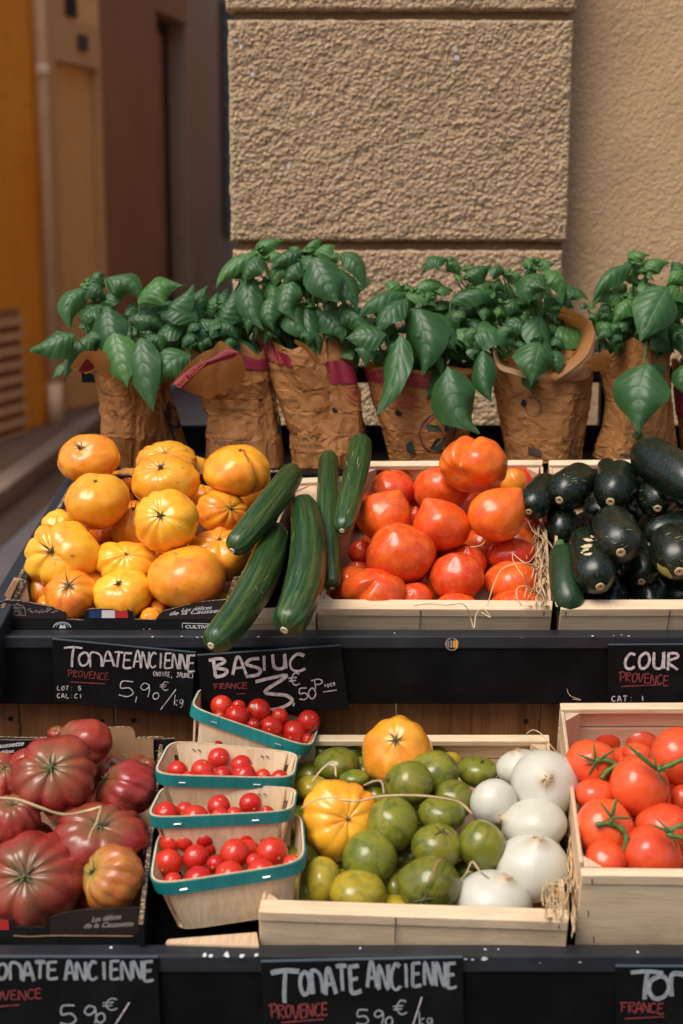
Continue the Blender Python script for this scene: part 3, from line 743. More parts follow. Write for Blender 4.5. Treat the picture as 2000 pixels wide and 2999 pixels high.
# the wall to the right of the pilaster, with a relief of its own
def rough_panel(name, x0, x1, z0, z1, y, amp, step, mat, parent, fs=1.0, edge=.006, th=.05, ret=True):
    nx, nz = max(2, int((x1 - x0) / step)), max(2, int((z1 - z0) / step)); V, Fc = [], []
    ca, sa = math.cos(R(28)), math.sin(R(28))
    for j in range(nz + 1):
        for i in range(nx + 1):
            x, z = x0 + (x1 - x0) * i / nx, z0 + (z1 - z0) * j / nz
            ux, uz = (x * ca + z * sa), (-x * sa + z * ca)
            n1 = .55 - 1.0 * noise.voronoi(Vector((ux * 105 * fs, uz * 115 * fs, 1)))[0][0] + .35 * noise.noise(Vector((ux * 220 * fs, uz * 220 * fs, 2))); n2 = noise.noise(Vector((ux * 30 * fs, uz * 48 * fs, 5))); n3 = noise.noise(Vector((x * 7, z * 7, 9)))
            e = min(x - x0, x1 - x, z - z0, z1 - z); k = min(1, e / .012)
            ed = max(0, 1 - e / edge) ** 2 * edge * 1.2
            dx = noise.noise(Vector((z * 40, 3, x0))) * .003 if i in (0, nx) else 0; dz = noise.noise(Vector((x * 40, 7, z0))) * .0025 if j in (0, nz) else 0
            V.append(Vector((x + dx, y - amp * (n1 * 1.25 + n2 * .42) * (.25 + .75 * k) - n3 * .004 * k + ed, z + dz)))
    for j in range(nz):
        for i in range(nx):
            k = j * (nx + 1) + i; Fc.append((k, k + 1, k + nx + 2, k + nx + 1))
    if ret:     # returns back to the joint
        ring = [i for i in range(nx + 1)] + [j * (nx + 1) + nx for j in range(1, nz + 1)] + [nz * (nx + 1) + i for i in range(nx - 1, -1, -1)] + [j * (nx + 1) for j in range(nz - 1, 0, -1)]
        b0 = len(V)
        for k in ring: V.append(V[k] + Vector((0, th, 0)))
        n = len(ring)
        for q in range(n): Fc.append((ring[(q + 1) % n], ring[q], b0 + q, b0 + (q + 1) % n))
    return mk(name, V, Fc, mat, parent, False, loc=V[0])
PY = WY - .095
rough_panel('wall', BX1 - .03, BX1 + .62, .95, 2.75, WY, .0012, .005, 'render', bh, .9, ret=False)
box('wall_upper', (BX0 - .02, WY + .02, 2.751), (6, WY + .5, 7), 'render', bh)
box('wall_right', (BX1 + .6201, WY, 0), (6, WY + .5, 2.75), 'render', bh)
box('wall_lower', (BX0 + .03, WY + .021, 0), (BX1 + .62, WY + .5, .949), 'render', bh)
zj = [zz(30, PY), zz(57, PY), zz(706, PY), zz(733, PY)]
box('joint_core', (BX0 + .012, PY + .022, 0), (BX1 - .012, WY + .05, 2.75), 'joint', bh)
L2 = atY(674, 700, PY).x; R2 = atY(1664, 700, PY).x
rough_panel('stone_block', BX0 - .004, BX1, zj[0], zj[0] + .46, PY, .0046, .003, 'stone', bh)
rough_panel('stone_block', BX0, BX1 - .004, zj[2], zj[1], PY, .0046, .0023, 'stone', bh)
rough_panel('stone_block', BX0 + .003, BX1 - .012, zj[3] - .46, zj[3], PY, .0046, .003, 'stone', bh)
rough_panel('stone_block', BX0 + .002, BX1 - .006, .35, zj[3] - .48, PY, .003, .012, 'stone', bh)
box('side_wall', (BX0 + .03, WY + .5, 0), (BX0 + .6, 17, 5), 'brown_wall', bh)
# the house across the street, behind the photographer: it closes the street and bounces warm light
oh = thing('facing_house', 'ochre house across the street facing the stall', 'house', (0, -8, 0))
box('wall', (-5, -11, 0), (9, -8, 5), 'facade', oh)
for k in range(5): box('window', (-4 + k * 2.6, -8.01, 2.6), (-2.8 + k * 2.6, -7.94, 4.4), 'dark_door', oh)

# ------------------------------------------------------------------ the stall
YU = 1.806; YL = 1.412
st = thing('market_stall', 'black painted two tier market stall of sloping shelves with brown planks between', 'market stall', (0, YU, 0))
zu = zz(1853, YU + .015)
def lip(zt, y0, dy, name, z_, x0=-1.2, x1=1.2):
    return box(name, (x0, y0, zt - z_), (x1, y0 + dy, zt), 'lip', st, bev=.0025)
ZUL = zz(1862, YU)          # top of the upper lip
ZLL = zz(2799, YL)
lip(ZUL, YU, .031, 'upper_edge_board', .018); lip(ZLL, YL, .026, 'lower_edge_board', .02)
box('upper_front_panel', (-1.2, YU + .003, zz(2064, YU)), (1.2, YU + .02, ZUL - .0185), 'black', st, bev=.0015)
box('lower_front_panel', (-1.2, YL + .003, .25), (1.2, YL + .02, ZLL - .0205), 'black', st, bev=.0015)
# brown planks under the upper panel
jx = [-330, 60, 337, 760, 1160, 1580, 1990, 2400]
for i in range(len(jx) - 1):
    x0, x1 = atY(jx[i], 2110, 1.835).x + .0012, atY(jx[i + 1], 2110, 1.835).x - .0012
    o = box('plank', (x0, 1.832 + rnd.uniform(0, .002), .80), (x1, 1.85, zz(2064, YU) + .03), 'stained', st, bev=.0015)
for (x, y) in ((30, 2105), (390, 2110), (298, 2112), (1540, 2112)):
    p = atY(x, y, 1.831); V, Fc = tube_geo([p + Vector((0, .004, 0)), p, p + Vector((0, -.0006, 0))], [.0032, .0032, .002], 10); mk('screw', V, Fc, 'hole', st, True, loc=p)
# sloping shelf boards
def slab(name, P, y0, y1, h0, x0, x1, mat, parent, th=.012):
    q = lambda x, t: P.P + P.t * t + P.n * h0 + Vector((x, 0, 0))
    b = [q(x0, y0), q(x1, y0), q(x1, y1), q(x0, y1)]; return hexa(name, [v - P.n * th for v in b], b, mat, parent)
_q = [UPPER.P + UPPER.t * t - UPPER.n * .075 + Vector((x, 0, 0)) for x, t in ((-.47, -.004), (1.2, -.004), (1.2, .43), (-.385, .43))]; hexa('upper_shelf_board', [v - UPPER.n * .012 for v in _q], _q, 'black', st)
slab('lower_shelf_board', LOWER, .002, .395, -.075, -1.2, 1.2, 'black', st)
# ledge for the pots, its back board and the rail above
box('pot_ledge', (-.385, 2.235, 1.205), (1.2, 2.5, 1.228), 'black', st, bev=.002)
box('back_board', (-.42, 2.5, 1.12), (1.2, 2.515, zz(1247, 2.5)), 'black', st, bev=.002)
box('top_rail', (atY(238, 1100, 2.5).x, 2.5, zz(1121, 2.5)), (1.2, 2.53, zz(1074, 2.5)), 'black', st, bev=.002)
for x in (-.05, .46, .98): box('upright', (x, 2.516, .5), (x + .03, 2.54, zz(1080, 2.5)), 'black', st)
s_ = lambda x, y, h=0: UPPER.at(x, y, h)
top = [s_(-92, 1862, .004), s_(-12, 1862, .004), s_(300, 1272, .004), s_(274, 1266, .004)]
hexa('side_board', [v - Vector((0, 0, .09)) for v in top], top, 'lip', st, bev=.002)
for sx in (-1.15, 1.15):
    box('leg', (sx - .02, 1.46, 0), (sx + .02, 1.5, .8), 'black', st); box('leg', (sx - .02, 2.2, 0), (sx + .02, 2.24, 1.1), 'black', st)
for (t, x, y, r_) in (('F', 243, 84, 3.5), ('F', 1153, 98, 4.5), ('F', 1250, 96, 2.6), ('F', 1286, 92, 2.8), ('F', 1320, 98, 4), ('F', 827, 106, 1.6), ('E', 700, 101, 3.5), ('E', 835, 100, 3.2), ('E', 905, 104, 4.5), ('E', 930, 103, 4), ('E', 1185, 101, 6), ('E', 660, 66, 2), ('E', 688, 66, 2.5),
                      ('G', 510, 745, 7), ('G', 940, 780, 9), ('G', 965, 783, 7), ('G', 1040, 778, 11), ('G', 1110, 782, 8), ('G', 1178, 780, 6), ('H', 570, 797, 6), ('H', 600, 800, 5), ('H', 655, 796, 10), ('H', 1095, 812, 4), ('H', 660, 752, 4), ('H', 720, 752, 3), ('H', 85, 748, 4), ('H', 1360, 765, 4), ('H', 912, 815, 2.5)):
    X, Y = T(t, x, y); up = t in 'EF'; yy = YU if up else YL; pz = atY(X, Y, yy - .0006); V = []
    zt = ZUL if up else ZLL
    if pz.z > zt - .001: pz = hit(X, Y, Vector((0, 0, zt + .0005)), Vector((0, 0, 1))); ex, ey = Vector((1, 0, 0)), Vector((0, 1.6, 0))
    else: ex, ey = Vector((1, 0, 0)), Vector((0, 0, .6))
    K = 9; rr = r_ * 1.8 / F / 1.568 * (1.15 if up else 1)
    for i in range(K): V.append(pz + (ex * math.cos(i * 6.283 / K) + ey * math.sin(i * 6.283 / K)) * rr * rnd.uniform(.6, 1.35) * 1.2)
    mk('paint_chip', V, [tuple(range(K))], 'chip', st, loc=pz)

# ------------------------------------------------------------------ blackboard price signs
def board(name_lab, quad, Yf, tile='S', th=.004, px_edge=True):
    """quad: TL, TR, BR, BL in pixels, hanging in front of the panel"""
    P = Vector((0, Yf, 0)); n = Vector((0, 1, 0))
    q = [hit(*T(tile, *c), P, n) for c in quad]
    root = thing('price_sign', name_lab, 'price sign', q[3].copy())
    fr = [q[3], q[2], q[1], q[0]]
    o = hexa('board', [v + Vector((0, th, 0)) for v in fr], fr, 'slate', root, bev=.0008)
    e = [q[0], q[1], q[1] + Vector((0, th, 0)), q[0] + Vector((0, th, 0))]
    ed = Vector((0, 0, .0012)); hexa('board_edge', [v + Vector((0, -.0003, .00015)) for v in e], [v + ed + Vector((0, -.0003, 0)) for v in e], 'slate_edge', root)
    return root, (lambda X, Y, off: hit(X, Y, Vector((0, Yf - off, 0)), n))
s1, f1 = board('blackboard price sign lettered TOMATE ANCIENNE 5,90 on the upper shelf front', [(152, 1873), (573, 1913), (560, 2096), (158, 2057)], YU - .006)
write(s1, 'Q', 'T', (420, 213), (540, 213), 128, 13, f1, dbl=True, gap=.0); 
write(s1, 'Q', 'OmA', (512, 246), (750, 240), 92, 14, f1, dbl=True, gap=.12)
write(s1, 'Q', 'TE', (752, 243), (872, 252), 100, 13, f1, dbl=True, gap=.05)
write(s1, 'Q', 'ANCIENNE', (882, 240), (1290, 266), 102, 12, f1, dbl=True, gap=.12)
write(s1, 'Q', 'PROVENCE', (448, 362), (725, 385), 46, 6, f1, 'chalk_red', gap=.25); line(s1, 'Q', [(465, 441), (560, 447), (690, 454)], 7, f1, 'chalk_red')
write(s1, 'Q', '(NOIRE, JAUNE)', (1005, 372), (1275, 385), 30, 4.5, f1, gap=.5)
write(s1, 'Q', 'LOT: 5', (378, 466), (542, 472), 28, 5, f1, gap=.5); write(s1, 'Q', 'CAL:C1', (374, 518), (548, 522), 28, 5, f1, gap=.5)
write(s1, 'Q', '5', (782, 435), (886, 440), 104, 7, f1, gap=.05); write(s1, 'Q', ',', (880, 470), (912, 470), 80, 6, f1); write(s1, 'Q', '9', (922, 448), (1002, 450), 96, 6.5, f1, gap=.2)
write(s1, 'Q', '0', (1000, 508), (1055, 512), 46, 6, f1, gap=.2); write(s1, 'Q', '€', (1055, 438), (1120, 440), 58, 5, f1, gap=.15); write(s1, 'Q', '/', (1055, 500), (1150, 500), 100, 6, f1, gap=0); write(s1, 'Q', 'kg', (1145, 530), (1215, 540), 60, 4, f1, gap=.2)
s2, f2 = board('blackboard price sign lettered BASILIC 3,50 tucked behind the tilted punnet', [(577, 1921), (997, 1892), (1023, 2080), (596, 2096)], YU - .0115)
write(s2, 'K', 'B', (312, 210), (425, 205), 138, 26, f2, dbl=True, gap=0); write(s2, 'K', 'A', (470, 205), (585, 200), 135, 22, f2, dbl=True, gap=.1)
write(s2, 'K', 'S', (572, 192), (702, 190), 138, 24, f2, dbl=True, gap=.12); write(s2, 'K', 'I', (690, 180), (745, 180), 108, 22, f2, dbl=True, gap=.1)
write(s2, 'K', 'U', (778, 180), (895, 178), 115, 22, f2, dbl=True, gap=.1); write(s2, 'K', 'C', (905, 172), (1035, 170), 125, 22, f2, dbl=True, gap=.1)
write(s2, 'K', 'FRANCE', (330, 400), (592, 390), 42, 9, f2, 'chalk_red', gap=.2); line(s2, 'K', [(500, 478), (575, 474)], 7, f2, 'chalk_red')
write(s2, 'K', '3', (650, 355), (905, 340), 235, 26, f2, dbl=True, gap=0); write(s2, 'K', '€', (905, 325), (990, 318), 90, 11, f2, gap=.1)
write(s2, 'K', ',', (925, 500), (965, 500), 55, 12, f2); write(s2, 'K', '50', (975, 440), (1118, 425), 82, 10, f2, gap=.15)
write(s2, 'K', 'P', (1095, 368), (1170, 362), 68, 9, f2, gap=.1); write(s2, 'K', 'iece', (1165, 388), (1262, 372), 40, 7, f2, gap=.25); line(s2, 'K', [(1165, 462), (1270, 446)], 8, f2)
s3, f3 = board('blackboard price sign lettered COUR and PROVENCE under the zucchini crate', [(1782, 1890), (2190, 1888), (2190, 2078), (1780, 2076)], YU - .006)
write(s3, 'F', 'COUR', (1300, 178), (1560, 172), 74, 13, f3, gap=.3, slant=.1); write(s3, 'F', 'GETTE', (1580, 172), (1850, 176), 74, 12, f3, gap=.25)
write(s3, 'F', 'PROVENCE', (1280, 262), (1508, 282), 42, 6, f3, 'chalk_red', gap=.2); line(s3, 'F', [(1285, 330), (1370, 326), (1465, 322)], 5, f3, 'chalk_red'); write(s3, 'F', 'CAT: 1', (1240, 375), (1400, 372), 24, 5, f3, gap=.5)
s4, f4 = board('blackboard price sign lettered TOMATE ANCIENNE below the dark ribbed tomatoes', [(-330, 2805), (462, 2806), (472, 3060), (-340, 3060)], YL - .005)
write(s4, 'G', 'T', (-90, 822), (-15, 820), 90, 15, f4, 'chalk_faint', dbl=True, gap=0); write(s4, 'G', 'OmATE', (-12, 818), (275, 812), 76, 15, f4, 'chalk_faint', dbl=True, gap=.2); write(s4, 'G', 'ANCIENNE', (300, 812), (712, 806), 84, 14, f4, 'chalk_faint', dbl=True, gap=.2)
write(s4, 'G', 'PROVENCE', (-100, 950), (198, 935), 42, 8, f4, 'chalk_red', gap=.25); line(s4, 'G', [(-60, 1020), (90, 1008)], 8, f4, 'chalk_red')
write(s4, 'G', '5', (272, 1015), (350, 1012), 84, 9, f4, mat='chalk_faint', gap=.1); write(s4, 'G', '9', (385, 1015), (450, 1010), 84, 9, f4, mat='chalk_faint', gap=.1); write(s4, 'G', '0', (440, 1045), (490, 1045), 45, 9, f4, mat='chalk_faint', gap=.1); write(s4, 'G', '€', (475, 978), (545, 975), 52, 7, f4, mat='chalk_faint', gap=.1); write(s4, 'G', '/', (500, 1020), (590, 1010), 90, 7, f4, gap=0)
s5, f5 = board('blackboard price sign lettered TOMATE ANCIENNE under the green tomato and onion crate', [(764, 2819), (1354, 2806), (1362, 3060), (778, 3060)], YL - .005)
write(s5, 'G', 'T', (1245, 850), (1380, 842), 150, 24, f5, 'chalk_faint', dbl=True, gap=0); write(s5, 'G', 'OmATE', (1372, 852), (1655, 826), 112, 19, f5, 'chalk_faint', dbl=True, gap=.2)
write(s5, 'H', 'ANCIENNE', (118, 820), (535, 812), 112, 16, f5, 'chalk_faint', dbl=True, gap=.2)
write(s5, 'G', 'PROVENCE', (1240, 1010), (1510, 1000), 60, 10, f5, 'chalk_red', gap=.15); line(s5, 'G', [(1290, 1090), (1485, 1074)], 8, f5, 'chalk_red')
write(s5, 'H', '5', (68, 1035), (125, 1035), 62, 8, f5, mat='chalk_faint', gap=.1); write(s5, 'H', '9', (150, 1035), (200, 1035), 62, 8, f5, mat='chalk_faint', gap=.1); write(s5, 'H', '0', (200, 1062), (240, 1062), 40, 8, f5, mat='chalk_faint', gap=.1); write(s5, 'H', '€', (240, 990), (300, 985), 58, 8, f5, mat='chalk_faint', gap=.1); write(s5, 'H', '/', (300, 990), (375, 975), 110, 7, f5, gap=0); write(s5, 'H', 'kg', (355, 1045), (425, 1045), 55, 6, f5, mat='chalk_faint', gap=.1)
s6, f6 = board('blackboard price sign lettered TO below the vine tomato crate', [(1803, 2832), (2300, 2835), (2300, 3060), (1806, 3060)], YL - .005)
write(s6, 'H', 'T', (1330, 850), (1480, 850), 130, 20, f6, 'chalk_faint', dbl=True, gap=0); write(s6, 'H', 'OmATE', (1400, 868), (1960, 855), 108, 20, f6, 'chalk_faint', dbl=True, gap=.15)
write(s6, 'H', 'FRANCE', (1285, 998), (1485, 1000), 46, 8, f6, 'chalk_red', gap=.15); line(s6, 'H', [(1300, 1072), (1480, 1062)], 7, f6, 'chalk_red')
# half torn round sticker on the upper panel
p = atY(*T('F', 507, 136), YU - .0005); K = 22; rr = .0092
sk = thing('torn_sticker', 'small torn round sticker in yellow and grey on the black upper front panel', 'sticker', p)
mk('sticker_paper', [p + Vector((math.cos(i * 6.283 / K) * rr * rnd.uniform(.9, 1.05), 0, math.sin(i * 6.283 / K) * rr * rnd.uniform(.9, 1.05))) for i in range(K)] + [p + Vector((math.cos(i * 6.283 / K) * rr * .82, 0, math.sin(i * 6.283 / K) * rr * .82)) for i in range(K)],
   [(i, (i + 1) % K, K + (i + 1) % K, K + i) for i in range(K) if i not in (5, 12, 13)], 'grey_ink', sk, loc=p)
for q in range(5):
    a_ = rnd.uniform(-.7, .7) * rr; mk('sticker_print', [p + Vector((a_ + dx * rr * .14, -.0002, dz * rr * (.6 if q else .7))) for dx, dz in ((-1, -1), (1, -.7), (1, .8), (-1, 1))], [(0, 1, 2, 3)], 'yellow' if q < 2 else 'grey_ink', sk, loc=p)

# ------------------------------------------------------------------ crates
def crate(label, q, plane, h, depth_, group='wooden crates on the stall', rail=.013, slat=.016, floor=True, tall=False, back=True, posts=True):
    """q: FL, FR, BR, BL rim corners in pixels"""
    FL, FR, BR, BL = [plane.at(x, y, h) for x, y in q]; n = plane.n
    c = thing('wooden_crate', label, 'crate', FL.copy(), group)
    def board(name, A, B, h1, h0, th, inward, mat='poplar', bev_=.0012):
        d = inward.normalized() * th
        return hexa(name, [A + n * h0, B + n * h0, B + d + n * h0, A + d + n * h0], [A + n * h1, B + n * h1, B + d + n * h1, A + d + n * h1], mat, c, bev_)
    inF = (BL - FL); inB = -inF; inL = (FR - FL).normalized(); 
    ex = inL
    if tall:
        board('slat', FL, FR, -.0135, -depth_, .007, inF); r1 = board('top_rail', FL - inF.normalized() * .002, FR - inF.normalized() * .002, 0, -.0125, .014, inF)
    else:
        board('top_rail', FL - inF.normalized() * .0015, FR - inF.normalized() * .0015, 0, -.0125, .022, inF); board('slat', FL + inF.normalized() * .001, FR + inF.normalized() * .001, -.0135, -depth_, .006, inF)
    if back:
        board('top_rail', BL, BR, 0, -.008, .016, inB); board('slat', BL, BR, -.009, -.034, .005, inB, 'poplar'); board('slat', BL, BR, -.036, -depth_, .005, inB, 'poplar')
    g = (BL - FL).normalized() * .016; g2 = (BR - FR).normalized() * .016; 
    for A, B, I, gg in ((FL, BL, ex, g), (FR, BR, -ex, g2)):
        A2, B2 = A + gg * 1.5, B - gg * 1.1
        board('side_slat', A2, B2, -.002, -.034, .0045, I, 'poplar_y'); board('side_slat', A2, B2, -.037, -depth_, .0045, I, 'poplar_y')
    if posts:
        for A, I, J in ((FL, ex, inF), (FR, -ex, inF), (BR, -ex, inB), (BL, ex, inB)):
            J = J.normalized(); a0 = A + I * .005 + J * .018; tri = [a0, a0 + I * .02, a0 + J * .02]
            V = [v - n * .004 for v in tri] + [v - n * depth_ for v in tri]; V2 = V
            mk('corner_post', V, [(0, 1, 2), (5, 4, 3), (0, 3, 4, 1), (1, 4, 5, 2), (2, 5, 3, 0)], 'poplar_z', c, loc=A)
    if floor:
        K = 5
        for k in range(K):
            t0, t1 = k / K + .01, (k + 1) / K - .01
            A = FL.lerp(FR, t0); B = FL.lerp(FR, t1); A3 = BL.lerp(BR, t0); B3 = BL.lerp(BR, t1); f0 = n * (-depth_ + .003)
            hexa('floor_slat', [A + f0, B + f0, B3 + f0, A3 + f0], [v + n * .003 for v in (A + f0, B + f0, B3 + f0, A3 + f0)], 'poplar_y', c)
    def staple(t, ln=.030, hh=-.001):
        p = FL.lerp(FR, t) - inF.normalized() * .0022; V, Fc = tube_geo([p + n * hh, p + n * (hh - ln * .45) + ex * .0003, p + n * (hh - ln)], [.0007] * 3, 6); mk('staple', V, Fc, 'metal', c, loc=p)
    return c, FL, FR, BR, BL, staple
ck, *_r, stp = crate('wooden crate full of red oxheart tomatoes on the upper shelf', [(927, 1780), (1617, 1784), (1590, 1346), (1060, 1350)], UPPER, 0, .068); stp(.442, .034); stp(.965, .006, -.003)
ck, *_r, stp = crate('wooden crate full of dark zucchini on the upper shelf', [(1642, 1782), (2330, 1780), (2180, 1343), (1607, 1347)], UPPER, 0, .068); stp(.465, .034); stp(.022, .006, -.003)
ck, *_r, stp = crate('wooden crate half buried under the cucumbers, between yellow and red tomatoes', [(690, 1808), (922, 1800), (1040, 1392), (862, 1400)], UPPER, -.006, .055, floor=False); 
# a loose pale board lies across its back half
q = [UPPER.at(*p, -.012) for p in ((860, 1530), (962, 1532), (1010, 1408), (868, 1406))]; hexa('cover_board', [v - UPPER.n * .004 for v in q], q, 'poplar_y', ck)
ck, *_r, stp = crate('wooden crate of green tomatoes and white onions on the lower shelf', [(757, 2668), (1664, 2698), (1608, 2151), (872, 2151)], LOWER, 0, .064); stp(.445, .034); stp(.97, .004, -.004)
ck, *_r, stp = crate('taller wooden crate of vine tomatoes on the lower shelf', [(1702, 2560), (2240, 2566), (2140, 2056), (1640, 2058)], LOWER, .045, .10, tall=True)
for (x, y) in ((1132, 575), (1158, 695), (1150, 430)):
    p = LOWER.at(*T('H', x, y), .0); p = hit(*T('H', x, y), Vector((0, _r[0].y - .004, 0)), Vector((0, 1, 0))); V, Fc = tube_geo([p, p + Vector((.0008, 0, -.007))], [.0009] * 2, 6); mk('staple', V, Fc, 'metal', ck, loc=p)

# ------------------------------------------------------------------ cardboard boxes
def extr(name, poly, Yf, th, mat, parent, tile='C', edge=None, lean=0.0, zref=None):
    """a pixel outline on an upright sheet at distance Yf, extruded backwards"""
    n = Vector((0, 1, lean)).normalized(); P = Vector((0, Yf, zref or 0))
    a = [hit(*T(tile, *p), P, n) for p in poly]; k = len(a); bk = [v + n * th for v in a]
    area = sum(a[i].x * a[(i + 1) % k].z - a[(i + 1) % k].x * a[i].z for i in range(k)); order = list(range(k)) if area > 0 else list(reversed(range(k)))
    o = mk(name, a + bk, [tuple(order), tuple(i + k for i in reversed(order))], mat, parent, loc=a[0])
    e = mk(name + '_edge', a + bk, [(i, (i + 1) % k, k + (i + 1) % k, k + i) for i in order], edge or 'corrugated', o, loc=a[0]); return o
bx = thing('cardboard_box', 'black printed cardboard box holding the yellow tomatoes on the upper shelf', 'box', UPPER.at(0, 1840, 0))
YB = 1.842
P_ = Vector((0, YB, 0)); nb = Vector((0, 1, 0))
def onbox(X, Y, off): return hit(X, Y, Vector((0, YB - off, 0)), nb)
FW1 = [(-26, 815), (28, 796), (90, 800), (228, 825), (300, 852), (302, 884), (383, 889), (388, 858), (398, 842), (420, 836), (585, 838), (610, 848), (617, 884), (714, 887), (730, 862), (752, 846), (905, 806), (1048, 793), (1085, 800), (1085, 960), (-26, 960)]
fw = extr('front_wall', FW1, YB, .005, 'box_black', bx)
# printed brown fields, flag, badge and script on the front wall
def patch(poly, mat, tile='C', off=.0006, name='print', parent=None, surf=None):
    V = [(surf or onbox)(*T(tile, *p), off) for p in poly]; return mk(name, V, [tuple(range(len(V)))], mat, parent or fw, loc=V[0])
patch([(-26, 818), (30, 799), (90, 803), (228, 828), (298, 855), (299, 882), (-26, 880)], 'box_brown')
patch([(716, 884), (733, 864), (754, 849), (905, 810), (1048, 796), (1083, 803), (1083, 884)], 'box_brown')
patch([(410, 842), (466, 842), (466, 878), (408, 878)], 'blue_ink', name='flag_blue'); patch([(467, 842), (526, 842), (528, 878), (467, 878)], 'white_ink', name='flag_white'); patch([(527, 842), (585, 843), (588, 878), (529, 878)], 'red_ink', name='flag_red')
def text_on(surf, parent, s, p0, p1, hgt, mat, shear=.3, bold=.01, tile='C', name='lettering', off=.0008, arc=0.0):
    V, Fc = font_geo(s, 1.0, shear, 'LEFT', bold)
    if not V: return
    x0, x1 = min(v.x for v in V), max(v.x for v in V); p0, p1 = Vector(p0), Vector(p1); ex = (p1 - p0); ey = Vector((-ex.y, ex.x)).normalized()
    W = []
    for v in V:
        u = (v.x - x0) / (x1 - x0); q = p0 + ex * u - ey * (v.y * hgt / .72) - ey * (arc * 4 * u * (1 - u)); W.append(surf(*T(tile, q.x, q.y), off))
    return mk(name, W, Fc, mat, parent, loc=W[0])
text_on(onbox, fw, 'Les délices', (832, 850), (975, 836), 17, 'white_ink', .5); text_on(onbox, fw, 'de la Caussette', (778, 866), (1050, 850), 19, 'white_ink', .5)
for a_ in (((20, 862), (48, 826), (85, 818), (110, 828), (118, 866)), ((20, 862), (118, 866)), ((52, 864), (56, 842), (74, 834), (92, 842), (97, 866)), ((62, 865), (66, 848), (76, 844), (86, 850), (88, 865)), ((48, 828), (112, 832)), ((68, 820), (80, 811), (92, 822))): line(fw, 'C', a_, 2.4, onbox, 'grey_ink', 'print_line', .0008)
for k in range(34):
    x = 120 + rnd.random() * 145; y = 845 + rnd.gauss(0, 6); line(fw, 'C', [(x, y), (x + rnd.uniform(6, 16), y + rnd.uniform(-5, 5))], 2.4, onbox, 'grey_ink', 'print_line', .0008)
c0 = Vector((285, 922))
for r1 in (40, 28): line(fw, 'C', [(c0.x + math.cos(a_) * r1, c0.y - math.sin(a_) * r1 * .62) for a_ in np.linspace(0, math.pi, 12)], 4 if r1 == 40 else 1.5, onbox, 'white_ink', 'badge_ring', .0008)
text_on(onbox, fw, 'UNE EXPLOITATION', (254, 914), (318, 914), 7, 'white_ink', 0, arc=12); patch([(270, 925), (278, 908), (287, 914), (297, 908), (303, 925)], 'white_ink', off=.0009, name='badge_star')
line(fw, 'C', [(838, 925), (838, 903), (850, 902), (960, 905)], 3, onbox, 'white_ink', 'print_line', .0008); text_on(onbox, fw, 'CULTIVÉ', (850, 925), (962, 927), 15, 'white_ink', 0, .03)
def wall3(name, A, B, h1, h0, th, inward, mat, parent, plane=UPPER, edge=True):
    n = plane.n; d = inward.normalized() * th
    o = hexa(name, [A + n * h0, B + n * h0, B + d + n * h0, A + d + n * h0], [A + n * h1, B + n * h1, B + d + n * h1, A + d + n * h1], mat, parent)
    if edge: hexa('torn_edge', [A + n * (h1 + .0003), B + n * (h1 + .0003), B + d + n * (h1 + .0003), A + d + n * (h1 + .0003)], [A + n * (h1 + .0013), B + n * (h1 + .0013), B + d + n * (h1 + .0013), A + d + n * (h1 + .0013)], 'corrugated', parent)
    return o
a0, a1, a2, a3 = UPPER.at(2, 1790, 0), UPPER.at(222, 1400, 0), UPPER.at(850, 1385, 0), UPPER.at(690, 1775, 0)
wall3('side_wall', a0, a1, .004, -.07, .005, a3 - a0, 'box_black', bx); wall3('side_wall', a3, a2, -.002, -.07, .005, a0 - a3, 'box_black', bx); wall3('back_wall', a1, a2, .004, -.07, .005, a0 - a1, 'box_black', bx)
_q = [v - UPPER.n * .068 for v in (a0, a3, a2, a1)]; hexa('box_floor', [v - UPPER.n * .003 for v in _q], _q, 'cardboard', bx)
# corner posts of folded board
def post(poly_face, poly_back, Yf, dY, parent, tile='C'):
    a = [hit(*T(tile, *p), Vector((0, Yf, 0)), Vector((0, 1, 0))) for p in poly_face]; bk = [hit(*T(tile, *p), Vector((0, Yf + dY, 0)), Vector((0, 1, 0))) for p in poly_back]
    k = len(a); mk('corner_post', a + bk, [tuple(range(k)), tuple(reversed(range(k, 2 * k)))] + [(i, k + i, k + (i + 1) % k, (i + 1) % k) for i in range(k)], 'cardboard', parent, loc=a[0])
    return a
post([(20, 772), (64, 706), (84, 712), (44, 795)], [(66, 690), (80, 694), (108, 700), (60, 730)], YB + .006, .03, bx)
pf = extr('corner_post_face', [(78, 712), (118, 706), (135, 800), (44, 800)], YB + .012, .003, 'cardboard', bx); extr('corner_post_edge', [(44, 795), (88, 705), (120, 708), (74, 798)], YB + .009, .002, 'corrugated', bx)
extr('corner_post_edge', [(1038, 792), (1072, 692), (1104, 688), (1090, 800)], YB + .009, .003, 'corrugated', bx)
text_on(lambda X, Y, o: hit(X, Y, a1 - UPPER.n * .0 + Vector((0, -.006 - o, 0)), Vector((0, 1, 0))), bx, 'délices', (548, 203), (622, 198), 14, 'white_ink', .5)

